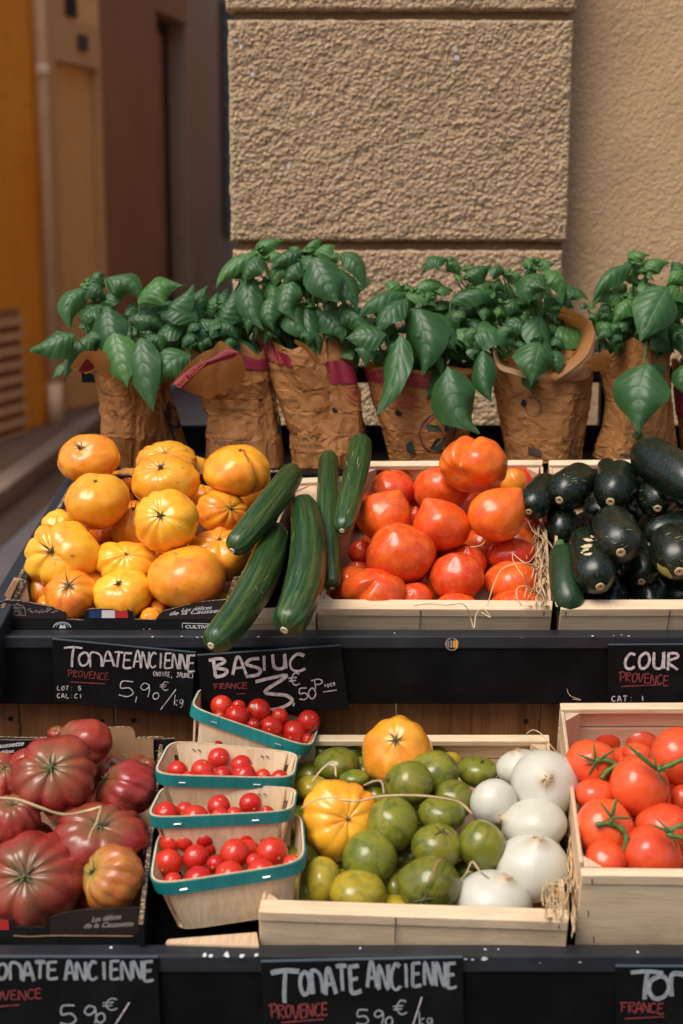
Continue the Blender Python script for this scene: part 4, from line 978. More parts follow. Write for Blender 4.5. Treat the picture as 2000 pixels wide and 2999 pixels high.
bx2 = thing('cardboard_box', 'black printed cardboard box holding the dark ribbed tomatoes on the lower shelf', 'box', LOWER.at(0, 2760, 0))
YB2 = 1.452
def onbox2(X, Y, off): return hit(X, Y, Vector((0, YB2 - off, 0)), nb)
f2w = extr('front_wall', [(-260, 600), (60, 618), (62, 650), (205, 655), (225, 612), (300, 588), (400, 574), (640, 566), (652, 700), (652, 760), (-260, 760)], YB2, .005, 'box_black', bx2, 'G', edge='box_brown')
patch([(228, 690), (232, 616), (302, 592), (400, 578), (632, 570), (640, 672), (610, 692)], 'box_brown', 'G', parent=f2w, surf=onbox2)
patch([(-20, 612), (38, 618), (42, 664), (-20, 664)], 'red_ink', 'G', parent=f2w, surf=onbox2, name='flag_red'); line(f2w, 'G', [(62, 690), (140, 694), (225, 690), (330, 690), (610, 692)], 6, onbox2, 'cardboard', 'worn_edge', .0009)
text_on(onbox2, f2w, 'Les délices', (420, 628), (560, 612), 24, 'grey_ink', .5, .02, 'G'); text_on(onbox2, f2w, 'de la Caussette', (385, 656), (615, 646), 24, 'grey_ink', .5, .02, 'G')
g0, g1, g2, g3 = LOWER.at(-420, 2720, 0), LOWER.at(-200, 2170, 0), LOWER.at(478, 2166, 0), LOWER.at(418, 2700, 0)
wall3('side_wall', g3, g2, -.004, -.07, .005, g0 - g3, 'box_black', bx2, LOWER); wall3('side_wall', g0, g1, -.004, -.07, .005, g3 - g0, 'box_black', bx2, LOWER); wall3('back_wall', g1, g2, .004, -.07, .005, g0 - g1, 'box_black', bx2, LOWER)
_q = [v - LOWER.n * .068 for v in (g0, g3, g2, g1)]; hexa('box_floor', [v - LOWER.n * .003 for v in _q], _q, 'cardboard', bx2)
yb = g2.y - .008
extr('back_flap', [(492, 690), (496, 520), (560, 516), (606, 520), (618, 540), (622, 570), (704, 572), (706, 690)], yb, .004, 'cardboard', bx2, 'E')
extr('back_flap', [(712, 700), (708, 632), (730, 622), (716, 600), (712, 574), (800, 570), (812, 700)], yb + .001, .004, 'box_black', bx2, 'E')
sfb = lambda X, Y, o: hit(X, Y, Vector((0, yb - .001 - o, 0)), nb)
extr('back_flap', [(-60, 700), (-60, 562), (160, 568), (162, 700)], yb, .004, 'box_black', bx2, 'E')
text_on(sfb, bx2, 'Caussette', (-30, 616), (112, 600), 22, 'white_ink', .5, .02, 'E', off=.001); text_on(sfb, bx2, 'délices', (0, 640), (66, 632), 16, 'white_ink', .5, .02, 'E', off=.001); line(bx2, 'E', [(-60, 572), (60, 575), (160, 574)], 3, sfb, 'grey_ink', 'print_line')
# ------------------------------------------------------------------ produce on the upper shelf
NY = dict(ribs=9, depth=.055, flat=.80, dimple=.10, lump=.05)
def K_(**k): d = dict(NY); d.update(k); return d
CAL = ('calyx', .26, dict(n=6, wd=.30, curl=1.0, stub=.55, stubr=.15)); CALD = ('calyx_dry', .16, dict(n=6, wd=.3, curl=.8, stub=.5, stubr=.14)); CALT = ('calyx', .34, dict(n=6, wd=.20, curl=1.2, stub=.40, stubr=.13))
GY = 'yellow tomatoes in the black box'
ytom = [
 (('C', 590, 240, 60, 52, (590, 205), -.01), K_(), 'yellow', None, 'yellow tomato half hidden behind the big one at the top of the heap'),
 (('C', 905, 195, 60, 62, (900, 150), -.01), K_(), 'yellow', None, 'yellow tomato peeping out beside the orange flushed tomato with a split'),
 (('C', 925, 322, 62, 58, (935, 268), -.02), K_(), 'yellow', CALD, 'small yellow tomato with a dry brown stem, wedged below the split tomato'),
 (('C', 312, 350, 56, 52, None, -.03), K_(), 'yellow_orange', None, 'pinkish orange tomato almost hidden at the outer edge of the box'),
 (('C', 485, 485, 75, 62, None, -.03), K_(lump=.02, ribs=5), 'yellow_orange', None, 'deep orange tomato in the shade between the yellow ones'),
 (('C', 765, 155, 140, 93, (768, 112), .02), K_(ribs=13, depth=.05, flat=.7), 'yellow', CALD, 'ribbed yellow orange tomato at the back of the heap'),
 (('C', 1020, 392, 120, 103, (1085, 368), .01), K_(ribs=10, depth=.07), 'yellow_orange', CALT, 'pink flushed ribbed tomato next to the shortest cucumber'),
 (('C', 265, 448, 76, 70, (270, 385), .0), K_(ribs=8), 'yellow', None, 'yellow tomato behind the broad ribbed one at the side of the box'),
 (('C', 612, 468, 104, 100, (614, 362), -.005), K_(ribs=12, depth=.07), 'yellow', CALT, 'ribbed yellow tomato with a green star stem, in the middle of the heap'),
 (('C', 1010, 590, 150, 130, (1020, 497), .005), K_(ribs=9, depth=.08), 'yellow_orange', CALD, 'orange ribbed tomato under the end of the shortest cucumber'),
 (('C', 760, 240, 161, 120, (744, 168), .045), K_(ribs=14, depth=.03, flat=.75), 'yellow', CALT, 'large yellow tomato with a curled dry stem near the top of the heap'),
 (('C', 408, 142, 149, 112, (377, 88), .05), K_(ribs=5, depth=.02, flat=.78, lump=.05), 'yellow_orange', CAL, 'yellow tomato with an orange blush, topmost beside the first basil bag'),
 (('C', 1088, 200, 155, 122, (1106, 95), .05), K_(ribs=4, depth=.015, flat=.82, lump=.05, crease_img=[(.35, .95, .10, .20)]), 'yellow_orange', CALD, 'orange tomato with a healed split down its side'),
 (('C', 444, 342, 150, 131, (449, 236), .05), K_(ribs=6, depth=.03, flat=.86), 'yellow', CALD, 'smooth orange yellow tomato below the blushing top one'),
 (('C', 585, 618, 158, 92, (606, 572), .015), K_(ribs=11, depth=.07, flat=.7), 'yellow', CALD, 'flat ribbed yellow tomato resting on the two front ones'),
 (('C', 293, 590, 182, 159, (255, 552), .03), K_(ribs=7, depth=.10, flat=.72, lump=.06), 'yellow', CALT, 'broad deeply ribbed yellow tomato at the side edge of the box'),
 (('C', 767, 430, 150, 146, (750, 398), .06), K_(ribs=11, depth=.05, flat=.8, lump=.03), 'yellow', CAL, 'round yellow tomato whose green stem faces the street'),
 (('C', 330, 772, 127, 117, (331, 710), .01), K_(ribs=9, depth=.06, flat=.85), 'yellow_orange', ('calyx', .52, dict(n=7, wd=.16, curl=.7, stub=.24, stubr=.10)), 'yellow tomato streaked pink with a long sepalled stem, in the front corner'),
 (('C', 562, 772, 143, 120, (552, 704), .01), K_(ribs=8, depth=.03, flat=.84), 'yellow', CAL, 'yellow tomato behind the French flag print'),
 (('C', 858, 692, 179, 147, (812, 582), .025), K_(ribs=3, depth=.012, flat=.84, dimple=.02, lump=.035), 'yellow_orange', None, 'largest orange tomato, smooth, at the front beside the cucumbers'),
 (('C', 690, 872, 48, 42, None, -.02), K_(ribs=0), 'yellow_orange', None, 'orange tomato just showing above the front notch of the box'),
 (('C', 725, 840, 42, 46, None, -.03), K_(ribs=0), 'yellow_orange', None, 'orange tomato in the dark gap beside the largest one'),
 (('C', 205, 815, 40, 40, None, -.03), K_(ribs=0), 'yellow_orange', None, 'orange tomato deep in the front corner behind the corner post'),
 (('C', 1005, 800, 60, 50, None, -.03), K_(ribs=0), 'yellow', None, 'yellow tomato low between the largest one and the box corner'),
]
def heap(rows, name, cat, group, plane, soft=.86, ymin=None, zlim=None):
    its = []
    for (g, kw, mat, cal, lab) in rows:
        t, x, y, a, b, stem, h_ = g; its.append(item(t, x, y, a, b, stem, h_, plane))
    relax(its, soft, 60, ymin, zlim); out = []
    for it, (g, kw, mat, cal, lab) in zip(its, rows): out.append(fruit(name, cat, it, kw, mat, lab, group, cal))
    return out
heap(ytom, 'yellow_tomato', 'tomato', GY, UPPER, .86, 1.848, 1800)

GO = 'oxheart tomatoes in the wooden crate'
OX = dict(ribs=5, depth=.02, flat=.95, dimple=0, tipup=.16, lump=.035, bot=.2)
def O_(**k): d = dict(OX); d.update(k); return d
oxt = [
 (('D', 790, 262, 62, 72, (775, 200), -.0), O_(tipup=.08), 'yellow_orange', None, 'yellow orange oxheart tomato at the back by the crate post'),
 (('D', 620, 525, 66, 56, None, -.03), O_(), 'oxheart', None, 'dark red oxheart tomato deep in the middle of the crate'),
 (('D', 90, 580, 60, 60, None, -.03), O_(), 'oxheart', None, 'red oxheart tomato in the shade beside the long cucumber'),
 (('D', 80, 660, 60, 42, None, -.03), O_(), 'oxheart', None, 'red oxheart tomato peeping out over the heart shaped front one'),
 (('D', 875, 480, 56, 66, None, -.03), O_(), 'oxheart_orange', None, 'orange red oxheart tomato deep beside the first zucchini'),
 (('D', 385, 715, 50, 50, None, -.03), O_(), 'oxheart', None, 'red oxheart tomato low between the two round front ones'),
 (('D', 340, 410, 36, 46, None, -.02), O_(), 'oxheart', None, 'pale red oxheart tomato in the gap between two large ones'),
 (('D', 232, 288, 106, 88, (205, 205), .01), O_(tipup=.10), 'oxheart_orange', None, 'orange oxheart tomato at the back against the crossed cucumbers'),
 (('D', 460, 285, 130, 106, (400, 205), .02), O_(tipup=.06), 'oxheart_orange', None, 'orange oxheart tomato under the curled one'),
 (('D', 575, 622, 96, 84, None, -.01), O_(), 'oxheart', None, 'dusky red oxheart tomato half covered by the pointed front one'),
 (('D', 785, 590, 122, 82, (770, 520), -.0), O_(tipup=.05), 'oxheart', None, 'red oxheart tomato above the straw covered ones'),
 (('D', 195, 408, 128, 120, (255, 300), .03), O_(tipup=.16), 'oxheart', None, 'red pointed oxheart tomato next to the end of the upper cucumber'),
 (('D', 605, 173, 158, 133, (528, 236), .08), dict(ribs=0, depth=.0, flat=.95, dimple=.20, lump=.06, crease_img=[(.05, -1, .15, .50), (-.55, -.75, .10, .10), (-.85, -.35, .10, .10), (.5, -.6, .4, -.07)], bot=.5), 'oxheart_orange', None, 'curled kidney shaped orange red tomato on top of the crate'),
 (('D', 460, 448, 133, 123, (398, 338), .045), O_(tipup=.22), 'oxheart_orange', None, 'orange red oxheart tomato with a sharp tip, in the middle'),
 (('D', 712, 402, 133, 124, (795, 305), .05), O_(tipup=.22), 'oxheart_orange', None, 'orange oxheart tomato with its tip towards the zucchini'),
 (('D', 785, 715, 131, 100, (770, 640), .0), O_(tipup=.03, flat=.9), 'oxheart', None, 'red oxheart tomato under curls of straw by the crate side'),
 (('D', 335, 792, 84, 77, (330, 745), .0), O_(tipup=.02), 'oxheart', None, 'red oxheart tomato low behind the front rail, next to the kidney shaped one'),
 (('D', 274, 582, 163, 142, (245, 482), .04), O_(tipup=.07), 'oxheart', None, 'largest smooth red oxheart tomato at the front of the crate'),
 (('D', 528, 688, 126, 112, (517, 592), .025), O_(tipup=.10), 'oxheart', None, 'glossy red oxheart tomato in the front middle of the crate'),
 (('D', 150, 760, 158, 112, (188, 678), .02), O_(tipup=.02, flat=.9, crease_img=[(-.65, .8, .22, .34)], lump=.05), 'oxheart_orange', None, 'two lobed orange oxheart tomato touching the front rail by the cucumbers'),
 (('D', 528, 828, 106, 66, (500, 772), .0), O_(tipup=.08), 'oxheart', None, 'orange red oxheart tomato showing only its tip above the front rail'),
 (('D', 800, 838, 131, 94, (790, 750), .005), O_(tipup=.03), 'oxheart', None, 'red oxheart tomato with a straw loop at the front corner of the crate'),
]
heap(oxt, 'oxheart_tomato', 'tomato', GO, UPPER, .88, 1.868, 1780)

def pp(t, x, y, h, plane=UPPER): return plane.at(*T(t, x, y), h)
def prad(t_px, p): return t_px / 1.568 * depth(p) / F
def cuke(pts, rads, label, seed, mat='cucumber', rib=6):
    P = [pp(t, x, y, h_) for t, x, y, h_ in pts]; r_ = [prad(a, p) for a, p in zip(rads, P)]
    # the middle control point of a bend overshoots the curve
    mid = P[1] * 2 - (P[0] + P[2]) * .5; rm = r_[1] * 2 - (r_[0] + r_[2]) * .5
    return capsule('cucumber', 'cucumber', (P[0], mid, P[2]), (r_[0], rm, r_[2]), mat, label, 'cucumbers laid across the upper shelf', (None, ('scar_light', .26)), 7, .022, seed, 40, 42, blunt=.62)
cuke([('C', 1348, 205, .03), ('C', 1240, 355, .065), ('C', 1066, 570, .06)], (52, 66, 58), 'shortest cucumber, lying against the yellow tomatoes', 3)
cuke([('D', -58, 128, .0), ('D', -60, 440, .02), ('D', -44, 742, .0)], (44, 54, 42), 'long thin cucumber running from the basil bags down beside the oxheart crate', 9)
cuke([('D', 88, 62, .05), ('D', 62, 240, .065), ('D', 2, 478, .065)], (52, 58, 46), 'cucumber lying on top of the long thin one, closest to the oxheart tomatoes', 5)
cuke([('C', 1270, 470, .02), ('C', 1165, 745, .045), ('C', 968, 1006, .055)], (62, 84, 66), 'fat cucumber hanging over the shelf edge above the BASILIC sign', 7)
cuke([('C', 1388, 340, .03), ('C', 1410, 640, .06), ('C', 1305, 935, .055)], (58, 88, 76), 'bulging striped cucumber ending in a pale round tip over the shelf edge', 1)

GZ = 'zucchini in the wooden crate'
def zuc(pts, rads, label, seed, mat='zucchini', back=.05, end=('scar', .19), neck=0.0):
    P = [pp(t, x, y, h_) for t, x, y, h_ in pts]
    if len(P) == 2:      # end towards the viewer: the body runs back along the shelf
        a = P[0]; b = P[1]; P = [a, a.lerp(b, .5) + UPPER.n * .004, b]; rads = (rads[0], (rads[0] + rads[1]) / 2, rads[1])
    r_ = [1.09 * prad(a, p) for a, p in zip(rads, P)]; rm = r_[1] * 2 - (r_[0] + r_[2]) * .5; mid = P[1] * 2 - (P[0] + P[2]) * .5
    return capsule('zucchini', 'zucchini', (P[0], mid, P[2]), (r_[0], rm, r_[2]), mat, label, GZ, (None, end), 5, .012, seed, 34, 34, blunt=.68, neck=neck)
zuc([('D', 1120, 232, .01), ('D', 1060, 262, .0)], (46, 50), 'dull dark zucchini end behind the first row, beneath the scuffed back rail', 11, end=None)
zuc([('D', 1215, 170, .025), ('D', 1235, 300, .03)], (40, 52), 'dark zucchini stem end rising behind the largest glossy ones', 12, end=None)
zuc([('D', 1400, 190, .02), ('D', 1395, 300, .0)], (48, 60), 'dark zucchini lying behind the one with a nicked skin', 13, end=None)
zuc([('D', 1390, 110, .07), ('D', 1490, 190, .08), ('D', 1720, 330, .08)], (70, 100, 95), 'big pale shining zucchini lying crosswise on top at the back', 14, end=None)
zuc([('D', 1010, 380, .0), ('D', 1003, 528, -.012)], (66, 74), 'zucchini in the lower layer with its tip touching the cut stalk', 15)
zuc([('D', 955, 262, .02), ('D', 860, 392, .035)], (66, 74), 'glossy zucchini leaning over the side of the oxheart crate', 16)
zuc([('D', 1120, 225, .03), ('D', 1000, 338, .045)], (74, 90), 'fat glossy zucchini with a pale grey tip scar, second in the top row', 17)
zuc([('D', 1290, 215, .03), ('D', 1235, 345, .045)], (82, 98), 'roundest zucchini of the top row with an orange brown scar', 18)
zuc([('D', 1440, 275, .02), ('D', 1452, 376, .035)], (80, 90), 'zucchini with a nicked shiny skin at the end of the top row', 19)
zuc([('D', 1640, 440, .02), ('D', 1520, 462, .02), ('D', 1395, 510, .01)], (60, 62, 60), 'zucchini lying lengthwise with a long highlight behind the yellow marked one', 20, end=None)
zuc([('D', 1235, 425, .035), ('D', 1283, 578, .06)], (82, 108), 'greyish scratched zucchini lying on top in the middle', 21, 'zucchini_grey')
zuc([('D', 1385, 590, -.02), ('D', 1377, 712, -.01)], (70, 84), 'dark zucchini low in the shade with a bright orange brown scar', 22)
zuc([('D', 1498, 500, .02), ('D', 1552, 665, .03)], (84, 112), 'zucchini with a yellow patch on its skin', 23, 'zucchini_grey')
zuc([('D', 1108, 492, .02), ('D', 1135, 600, .03), ('D', 1188, 735, .03)], (50, 80, 104), 'large zucchini with beige scrapes near its stalk, at the front', 24)
z_ = zuc([('D', 1008, 560, .01), ('D', 1025, 690, .01), ('D', 1052, 860, -.01)], (46, 66, 62), 'slim green zucchini standing against the crate side with a cut stalk', 25, 'zucchini_green', end=None)
stem_stub(z_, pp('D', 1010, 592, .02), pp('D', 1004, 535, .022), prad(30, pp('D', 1010, 580, .02)))
for k, (x, y, r_) in enumerate(((1180, 420, 80), (1120, 640, 60), (1300, 640, 80), (1450, 560, 80), (1240, 790, 90), (1420, 790, 90), (1560, 800, 90), (1330, 440, 70))):
    zuc([('D', x, y - 60, -.045), ('D', x + 5, y + 30, -.045)], (r_ * .8, r_), ['dark zucchini in the bottom layer under the top row', 'dark zucchini under the scraped one', 'dark zucchini deep beneath the scratched grey one', 'dark zucchini under the lengthwise one', 'dark zucchini at the bottom behind the front rail', 'dark zucchini at the bottom below the orange scarred one', 'dark zucchini at the bottom below the yellow marked one', 'dark zucchini in the shadow behind the scratched grey one'][k], 30 + k, end=None)

# ------------------------------------------------------------------ produce on the lower shelf
GD = 'dark ribbed tomatoes in the lower box'
ND = dict(ribs=9, depth=.07, flat=.78, dimple=.14, lump=.06, bot=.35, segu=72)
def D_(**k): d = dict(ND); d.update(k); return d
CG = ('calyx', .36, dict(n=6, wd=.24, curl=.7, stub=.28, stubr=.09))
dk = [
 (('E', 20, 765, 76, 84, (30, 690), .0), D_(), 'dark', CG, 'dark red tomato at the frame edge behind the tallest ribbed one'),
 (('E', 262, 545, 44, 34, None, .0), D_(), 'dark', None, 'dark pinkish tomato hidden behind the top one'),
 (('E', 665, 705, 52, 48, None, -.01), D_(), 'dark', None, 'dark red tomato between the box flap and the punnets'),
 (('G', 655, 385, 46, 60, None, -.04), D_(), 'dark', None, 'dark red tomato low beside the front punnet'),
 (('E', 388, 593, 135, 117, (280, 556), .03), D_(ribs=8, depth=.06), 'dark', ('calyx_green', .42, dict(n=5, wd=.2, curl=1.0, stub=.5, stubr=.09)), 'dark red tomato at the top with a green upright stalk'),
 (('E', 577, 798, 145, 132, (462, 728), .02), D_(ribs=9), 'dark', CG, 'dark red tomato lying beside the second punnet'),
 (('E', 64, 932, 124, 106, (60, 840), .02), D_(ribs=9), 'dark', CG, 'smooth dark red tomato cut by the frame, under the straw'),
 (('E', 245, 738, 199, 177, (266, 655), .05), D_(ribs=9, depth=.085), 'dark', CG, 'large glossy dark tomato with deep ribs, second from the top'),
 (('E', 462, 1005, 224, 131, (480, 908), .01), D_(ribs=10, flat=.62, depth=.07), 'dark', CG, 'flat brownish tomato with olive streaks crossed by a straw'),
 (('G', 520, 425, 146, 150, (402, 362), .01), D_(ribs=10, depth=.06), 'dark_yellow', CG, 'mottled yellow and red tomato at the front by the box rim'),
 (('G', 165, 438, 241, 222, (152, 345), .035), D_(ribs=11, depth=.085, flat=.8), 'dark', ('calyx', .36, dict(n=7, wd=.22, curl=.5, stub=.28, stubr=.09)), 'largest dark ribbed tomato at the front, greenish round the stem'),
]
heap(dk, 'dark_tomato', 'tomato', GD, LOWER, .86, 1.462, 2690)

GG = 'green striped tomatoes in the lower crate'
NG = dict(ribs=0, depth=.02, flat=.92, dimple=.05, lump=.025)
def G_(**k): d = dict(NG); d.update(k); return d
NO = dict(ribs=0, depth=0, flat=.90, dimple=0, lump=.02, neck=.16, segu=64)
gr = [
 (('F', 95, 690, 36, 38, None, -.02), G_(), 'zebra', None, 'dark green tomato tucked beside the tall yellow one'),
 (('F', -20, 690, 106, 78, None, .0), G_(), 'zebra', None, 'green tomato at the back of the crate under a straw loop'),
 (('F', 62, 752, 74, 40, None, -.005), G_(), 'zebra', None, 'flat looking green tomato behind the low yellow one'),
 (('E', 1432, 795, 82, 56, None, .0), G_(), 'zebra_yellow', None, 'yellow green tomato beside the second punnet'),
 (('F', 500, 668, 52, 36, None, -.01), G_(), 'zebra_yellow', None, 'yellowish tomato behind the green ones near the crate back'),
 (('F', 260, 628, 166, 166, (238, 545), .035), dict(ribs=8, depth=.035, flat=.9, dimple=.12, lump=.06, bot=.15), 'yellow', ('calyx', .30, dict(n=6, wd=.24, curl=.6, stub=.3, stubr=.1)), 'tall ribbed yellow tomato at the back of the green tomatoes'),
 (('F', 625, 723, 95, 73, (640, 665), .005), G_(), 'zebra', CAL, 'green tomato with a stalk beside the first onion'),
 (('F', 424, 722, 115, 97, (400, 650), .02), G_(), 'zebra', None, 'olive green tomato behind the glossy one near the yellow tomato'),
 (('F', 308, 776, 112, 106, (210, 748), .035), G_(), 'zebra', CALT, 'glossy olive tomato with its stem turned to the yellow tomato'),
 (('F', 514, 852, 94, 93, None, .02), G_(), 'zebra', None, 'light olive tomato left of the striped onion, under the straw'),
 (('F', -8, 940, 178, 186, (45, 892), .015), dict(ribs=10, depth=.05, flat=.86, dimple=.14, lump=.06, bot=.2, segu=80), 'yellow', CALD, 'large yellow ribbed tomato beside the punnets'),
 (('F', 235, 960, 120, 124, None, .025), G_(), 'zebra', None, 'dark green mottled tomato in the middle, crossed by the straw'),
 (('F', 460, 915, 109, 84, None, .02), G_(), 'zebra', None, 'green tomato with a pale spot, between the middle ones'),
 (('H', 642, 278, 112, 120, (600, 360), .005), G_(), 'zebra', None, 'green tomato against the lower onions'),
 (('H', 270, 335, 52, 44, None, -.03), G_(), 'zebra', None, 'small dark green tomato deep in the middle gap'),
 (('H', 600, 395, 90, 60, None, -.03), G_(), 'zebra', None, 'dark green tomato in the shade under the onions'),
 (('H', 438, 282, 120, 107, (455, 195), .025), G_(), 'zebra', ('calyx', .62, dict(n=5, wd=.14, curl=.1, stub=.16, stubr=.07, droop=.35)), 'green tomato with a dark star of sepals'),
 (('G', 1484, 440, 82, 110, None, .0), G_(), 'zebra_yellow', None, 'yellow green tomato touching the front punnet'),
 (('H', 130, 333, 127, 126, None, .02), G_(), 'zebra', None, 'smooth light green tomato in front of the large yellow one'),
 (('H', 75, 490, 132, 97, None, .01), G_(), 'zebra_yellow', None, 'broad yellow green tomato behind the front rail'),
 (('H', 240, 562, 110, 56, None, .0), G_(), 'zebra_yellow', None, 'yellow tomato half hidden by the front rail'),
 (('H', 250, 470, 50, 70, None, -.01), G_(), 'zebra', None, 'olive tomato squeezed behind the cracked one'),
 (('H', 402, 455, 150, 134, (368, 490), .025), G_(lump=.04, crease_img=[(.5, -.8, .07, .10)]), 'zebra', ('calyx', .46, dict(n=6, wd=.2, curl=.4, stub=.3, stubr=.09)), 'largest green tomato, with a brown crack and its stem to the front'),
 (('F', 822, 702, 112, 88, (800, 620), .02), 'O', 'onion', None, 'white onion at the back, partly behind the round one with a dry root'),
 (('F', 700, 868, 112, 114, (722, 925), .03), 'O', 'onion', None, 'white onion with fine ribs, lying beside the olive tomatoes'),
 (('F', 935, 782, 156, 158, (925, 728), .06), 'O', 'onion', None, 'large round white onion showing its dry beige root plate'),
 (('F', 880, 962, 156, 114, (735, 925), .035), 'O', 'onion', None, 'white onion lying on its side in the middle of the onions'),
 (('H', 878, 376, 174, 156, (890, 236), .03), 'O', 'onion', None, 'large smooth white onion with its tip up'),
 (('H', 697, 530, 180, 138, (745, 408), .01), 'O', 'onion', None, 'white onion at the front rail with a pointed tip'),
]
its = [item(g[0], g[1], g[2], g[3], g[4], g[5], g[6], LOWER) for g, *_ in gr]; relax(its, .88, 60, 1.468, 2665)
for it, (g, kw, mat, cal, lab) in zip(its, gr):
    if kw == 'O':
        kk = dict(NO); root = 'round one' in lab or 'root plate' in lab
        if 'root plate' in lab: kk.update(neck=.03, dimple=.0, tipup=.02)
        o = fruit('white_onion', 'onion', it, kk, mat, lab, 'white onions in the lower crate')
        tip = o.data.vertices[0].co.copy(); geo = []; rr_ = it['a'] * it['d'] / F
        for k in range(16 if 'root plate' in lab else 7):
            an = rnd.uniform(0, 6.28); q = rnd.uniform(0, .14 if 'root plate' in lab else .05) * rr_; b0 = tip + Vector((math.cos(an) * q, math.sin(an) * q, -.02 * rr_ if 'root plate' in lab else -.05 * rr_))
            geo.append(tube_geo([b0, b0 + Vector((math.cos(an) * .06, math.sin(an) * .06, .05)) * rr_, b0 + Vector((math.cos(an + .6) * .14, math.sin(an + .6) * .14, .04 + rnd.uniform(0, .09))) * rr_], [.022 * rr_, .016 * rr_, .004 * rr_], 4))
        V, Fc = join_geo(geo); c = mk('dry_tip', V, Fc, 'scar', None, True); c.parent = o
    elif mat == 'yellow': fruit('yellow_tomato', 'tomato', it, kw, mat, lab, 'yellow tomatoes among the green ones', cal)
    else: fruit('green_tomato', 'tomato', it, kw, mat, lab, GG, cal)
# brown crack of the largest green one
LV = [
 (('F', 1357, 640, 66, 52, None, .03), dict(NG), 'red', None, 'red vine tomato at the back between two larger ones'),
 (('F', 1575, 845, 62, 68, None, .03), dict(NG), 'red', None, 'red vine tomato cut by the frame below the back one'),
 (('F', 1160, 826, 92, 74, None, .03), dict(NG), 'red', None, 'red vine tomato in the second row against the crate side'),
 (('F', 1145, 680, 123, 106, (1165, 672), .055), dict(NG), 'red', None, 'red vine tomato under the star shaped stalk at the back of the crate'),
 (('F', 1545, 648, 126, 134, (1600, 640), .065), dict(NG), 'red', None, 'large red vine tomato at the back, cut by the frame'),
 (('F', 1368, 788, 137, 142, (1448, 712), .08), dict(NG), 'red', None, 'largest glossy red vine tomato in the middle of the crate'),
 (('F', 1478, 978, 132, 110, (1470, 900), .06), dict(NG), 'red', None, 'red vine tomato above the front one, with a dark curled sepal'),
 (('H', 1200, 405, 82, 48, None, .02), dict(NG), 'red', None, 'red vine tomato just above the front board'),
 (('H', 1212, 346, 96, 92, None, .04), dict(NG), 'red', None, 'red vine tomato half hidden below the green stalk'),
 (('F', 1208, 985, 136, 136, (1235, 925), .065), dict(NG), 'red', None, 'round red vine tomato with a pale green stalk across it'),
 (('H', 1425, 320, 142, 140, (1530, 245), .075), dict(NG), 'red', None, 'red vine tomato at the front corner of the crate'),
]
its = [item(g[0], g[1], g[2], g[3], g[4], g[5], g[6], LOWER) for g, *_ in LV]; relax(its, .9, 60, 1.475, 2555)
for it, (g, kw, mat, cal, lab) in zip(its, LV): it['o'] = fruit('vine_tomato', 'tomato', it, kw, mat, lab, 'vine tomatoes in the taller crate', cal)
def vine_stalk(paths, stars, label, it0):
    """green truss stalks lying on the tomatoes, with sepals around each star point"""
    d0 = it0['d'] - (it0['a'] * it0['d'] / F) * 1.04; geo = []
    root = thing('vine_stalk', label, 'stalk', at(*T(paths[0][0], *paths[0][2][0]), d0), 'green stalks on the vine tomatoes')
    for t, r_, ps, dz in paths:
        P = [at(*T(t, x, y), d0 + dz * math.sin(i * 1.2)) for i, (x, y) in enumerate(ps)]; n = len(P); Q = []
        for i in range(n - 1):
            for f in (0, .25, .5, .75):
                p0, p1, p2, p3 = P[max(i - 1, 0)], P[i], P[i + 1], P[min(i + 2, n - 1)]
                Q.append(.5 * ((2 * p1) + (p2 - p0) * f + (2 * p0 - 5 * p1 + 4 * p2 - p3) * f * f + (3 * p1 - p0 - 3 * p2 + p3) * f ** 3))
        Q.append(P[-1]); rr = r_ / 1.568 * d0 / F
        geo.append(tube_geo(Q, [rr * (1 + .25 * math.sin(k * 1.7)) for k in range(len(Q))], 8))
    V, Fc = join_geo(geo); mk('stalk', V, Fc, 'vine', root, True)
    for (t, x, y, tips) in stars:
        p = at(*T(t, x, y), d0); geo = []
        for (tx, ty) in tips:
            q = at(*T(t, tx, ty), d0 + .004); m_ = (p + q) * .5 - FW * .004; L = (q - p).length
            pts_ = [bez(p, m_, q, k / 6) for k in range(7)]; geo.append(tube_geo(pts_, [L * .055 * math.sin(math.pi * min(1, k / 6 * .8 + .22)) + .0002 for k in range(7)], 6))
        V, Fc = join_geo(geo); mk('sepals', V, Fc, 'calyx_green', root, True)
o_ = {i['o']['label'][:34]: i for i in its}
vine_stalk([('F', 11, [(1165, 672), (1215, 668), (1268, 692)], .001), ('F', 12, [(1268, 692), (1225, 715), (1195, 752)], .001)], [('F', 1165, 672, [(1155, 575), (1066, 632), (1270, 610), (1130, 745), (1115, 690), (1180, 725)]), ('F', 1200, 745, [(1225, 760), (1185, 760)])], 'green star shaped stalk on the vine tomato by the crate corner', its[3])
vine_stalk([('F', 12, [(1448, 712), (1500, 695), (1570, 665), (1640, 655)], .002)], [('F', 1448, 712, [(1430, 630), (1290, 580), (1520, 720), (1500, 790), (1490, 660)])], 'green stalk reaching from the largest vine tomato out of the frame', its[5])
vine_stalk([('F', 12, [(1168, 965), (1235, 960), (1285, 985), (1310, 1030), (1280, 1110)], .002), ('F', 9, [(1235, 960), (1245, 915), (1262, 850)], .001)], [('F', 1240, 930, [(1178, 848), (1262, 832), (1345, 935), (1195, 950)]), ('F', 1275, 1090, [(1245, 1145), (1262, 1200)])], 'pale green branched stalk lying on the round vine tomato', its[9])
vine_stalk([('F', 12, [(1568, 965), (1520, 985), (1500, 1010), (1600, 1030)], .002)], [('F', 1512, 1000, [(1440, 930), (1405, 955), (1560, 960), (1545, 1080), (1470, 985)])], 'green stalk on the front vine tomato near the frame edge', its[10])

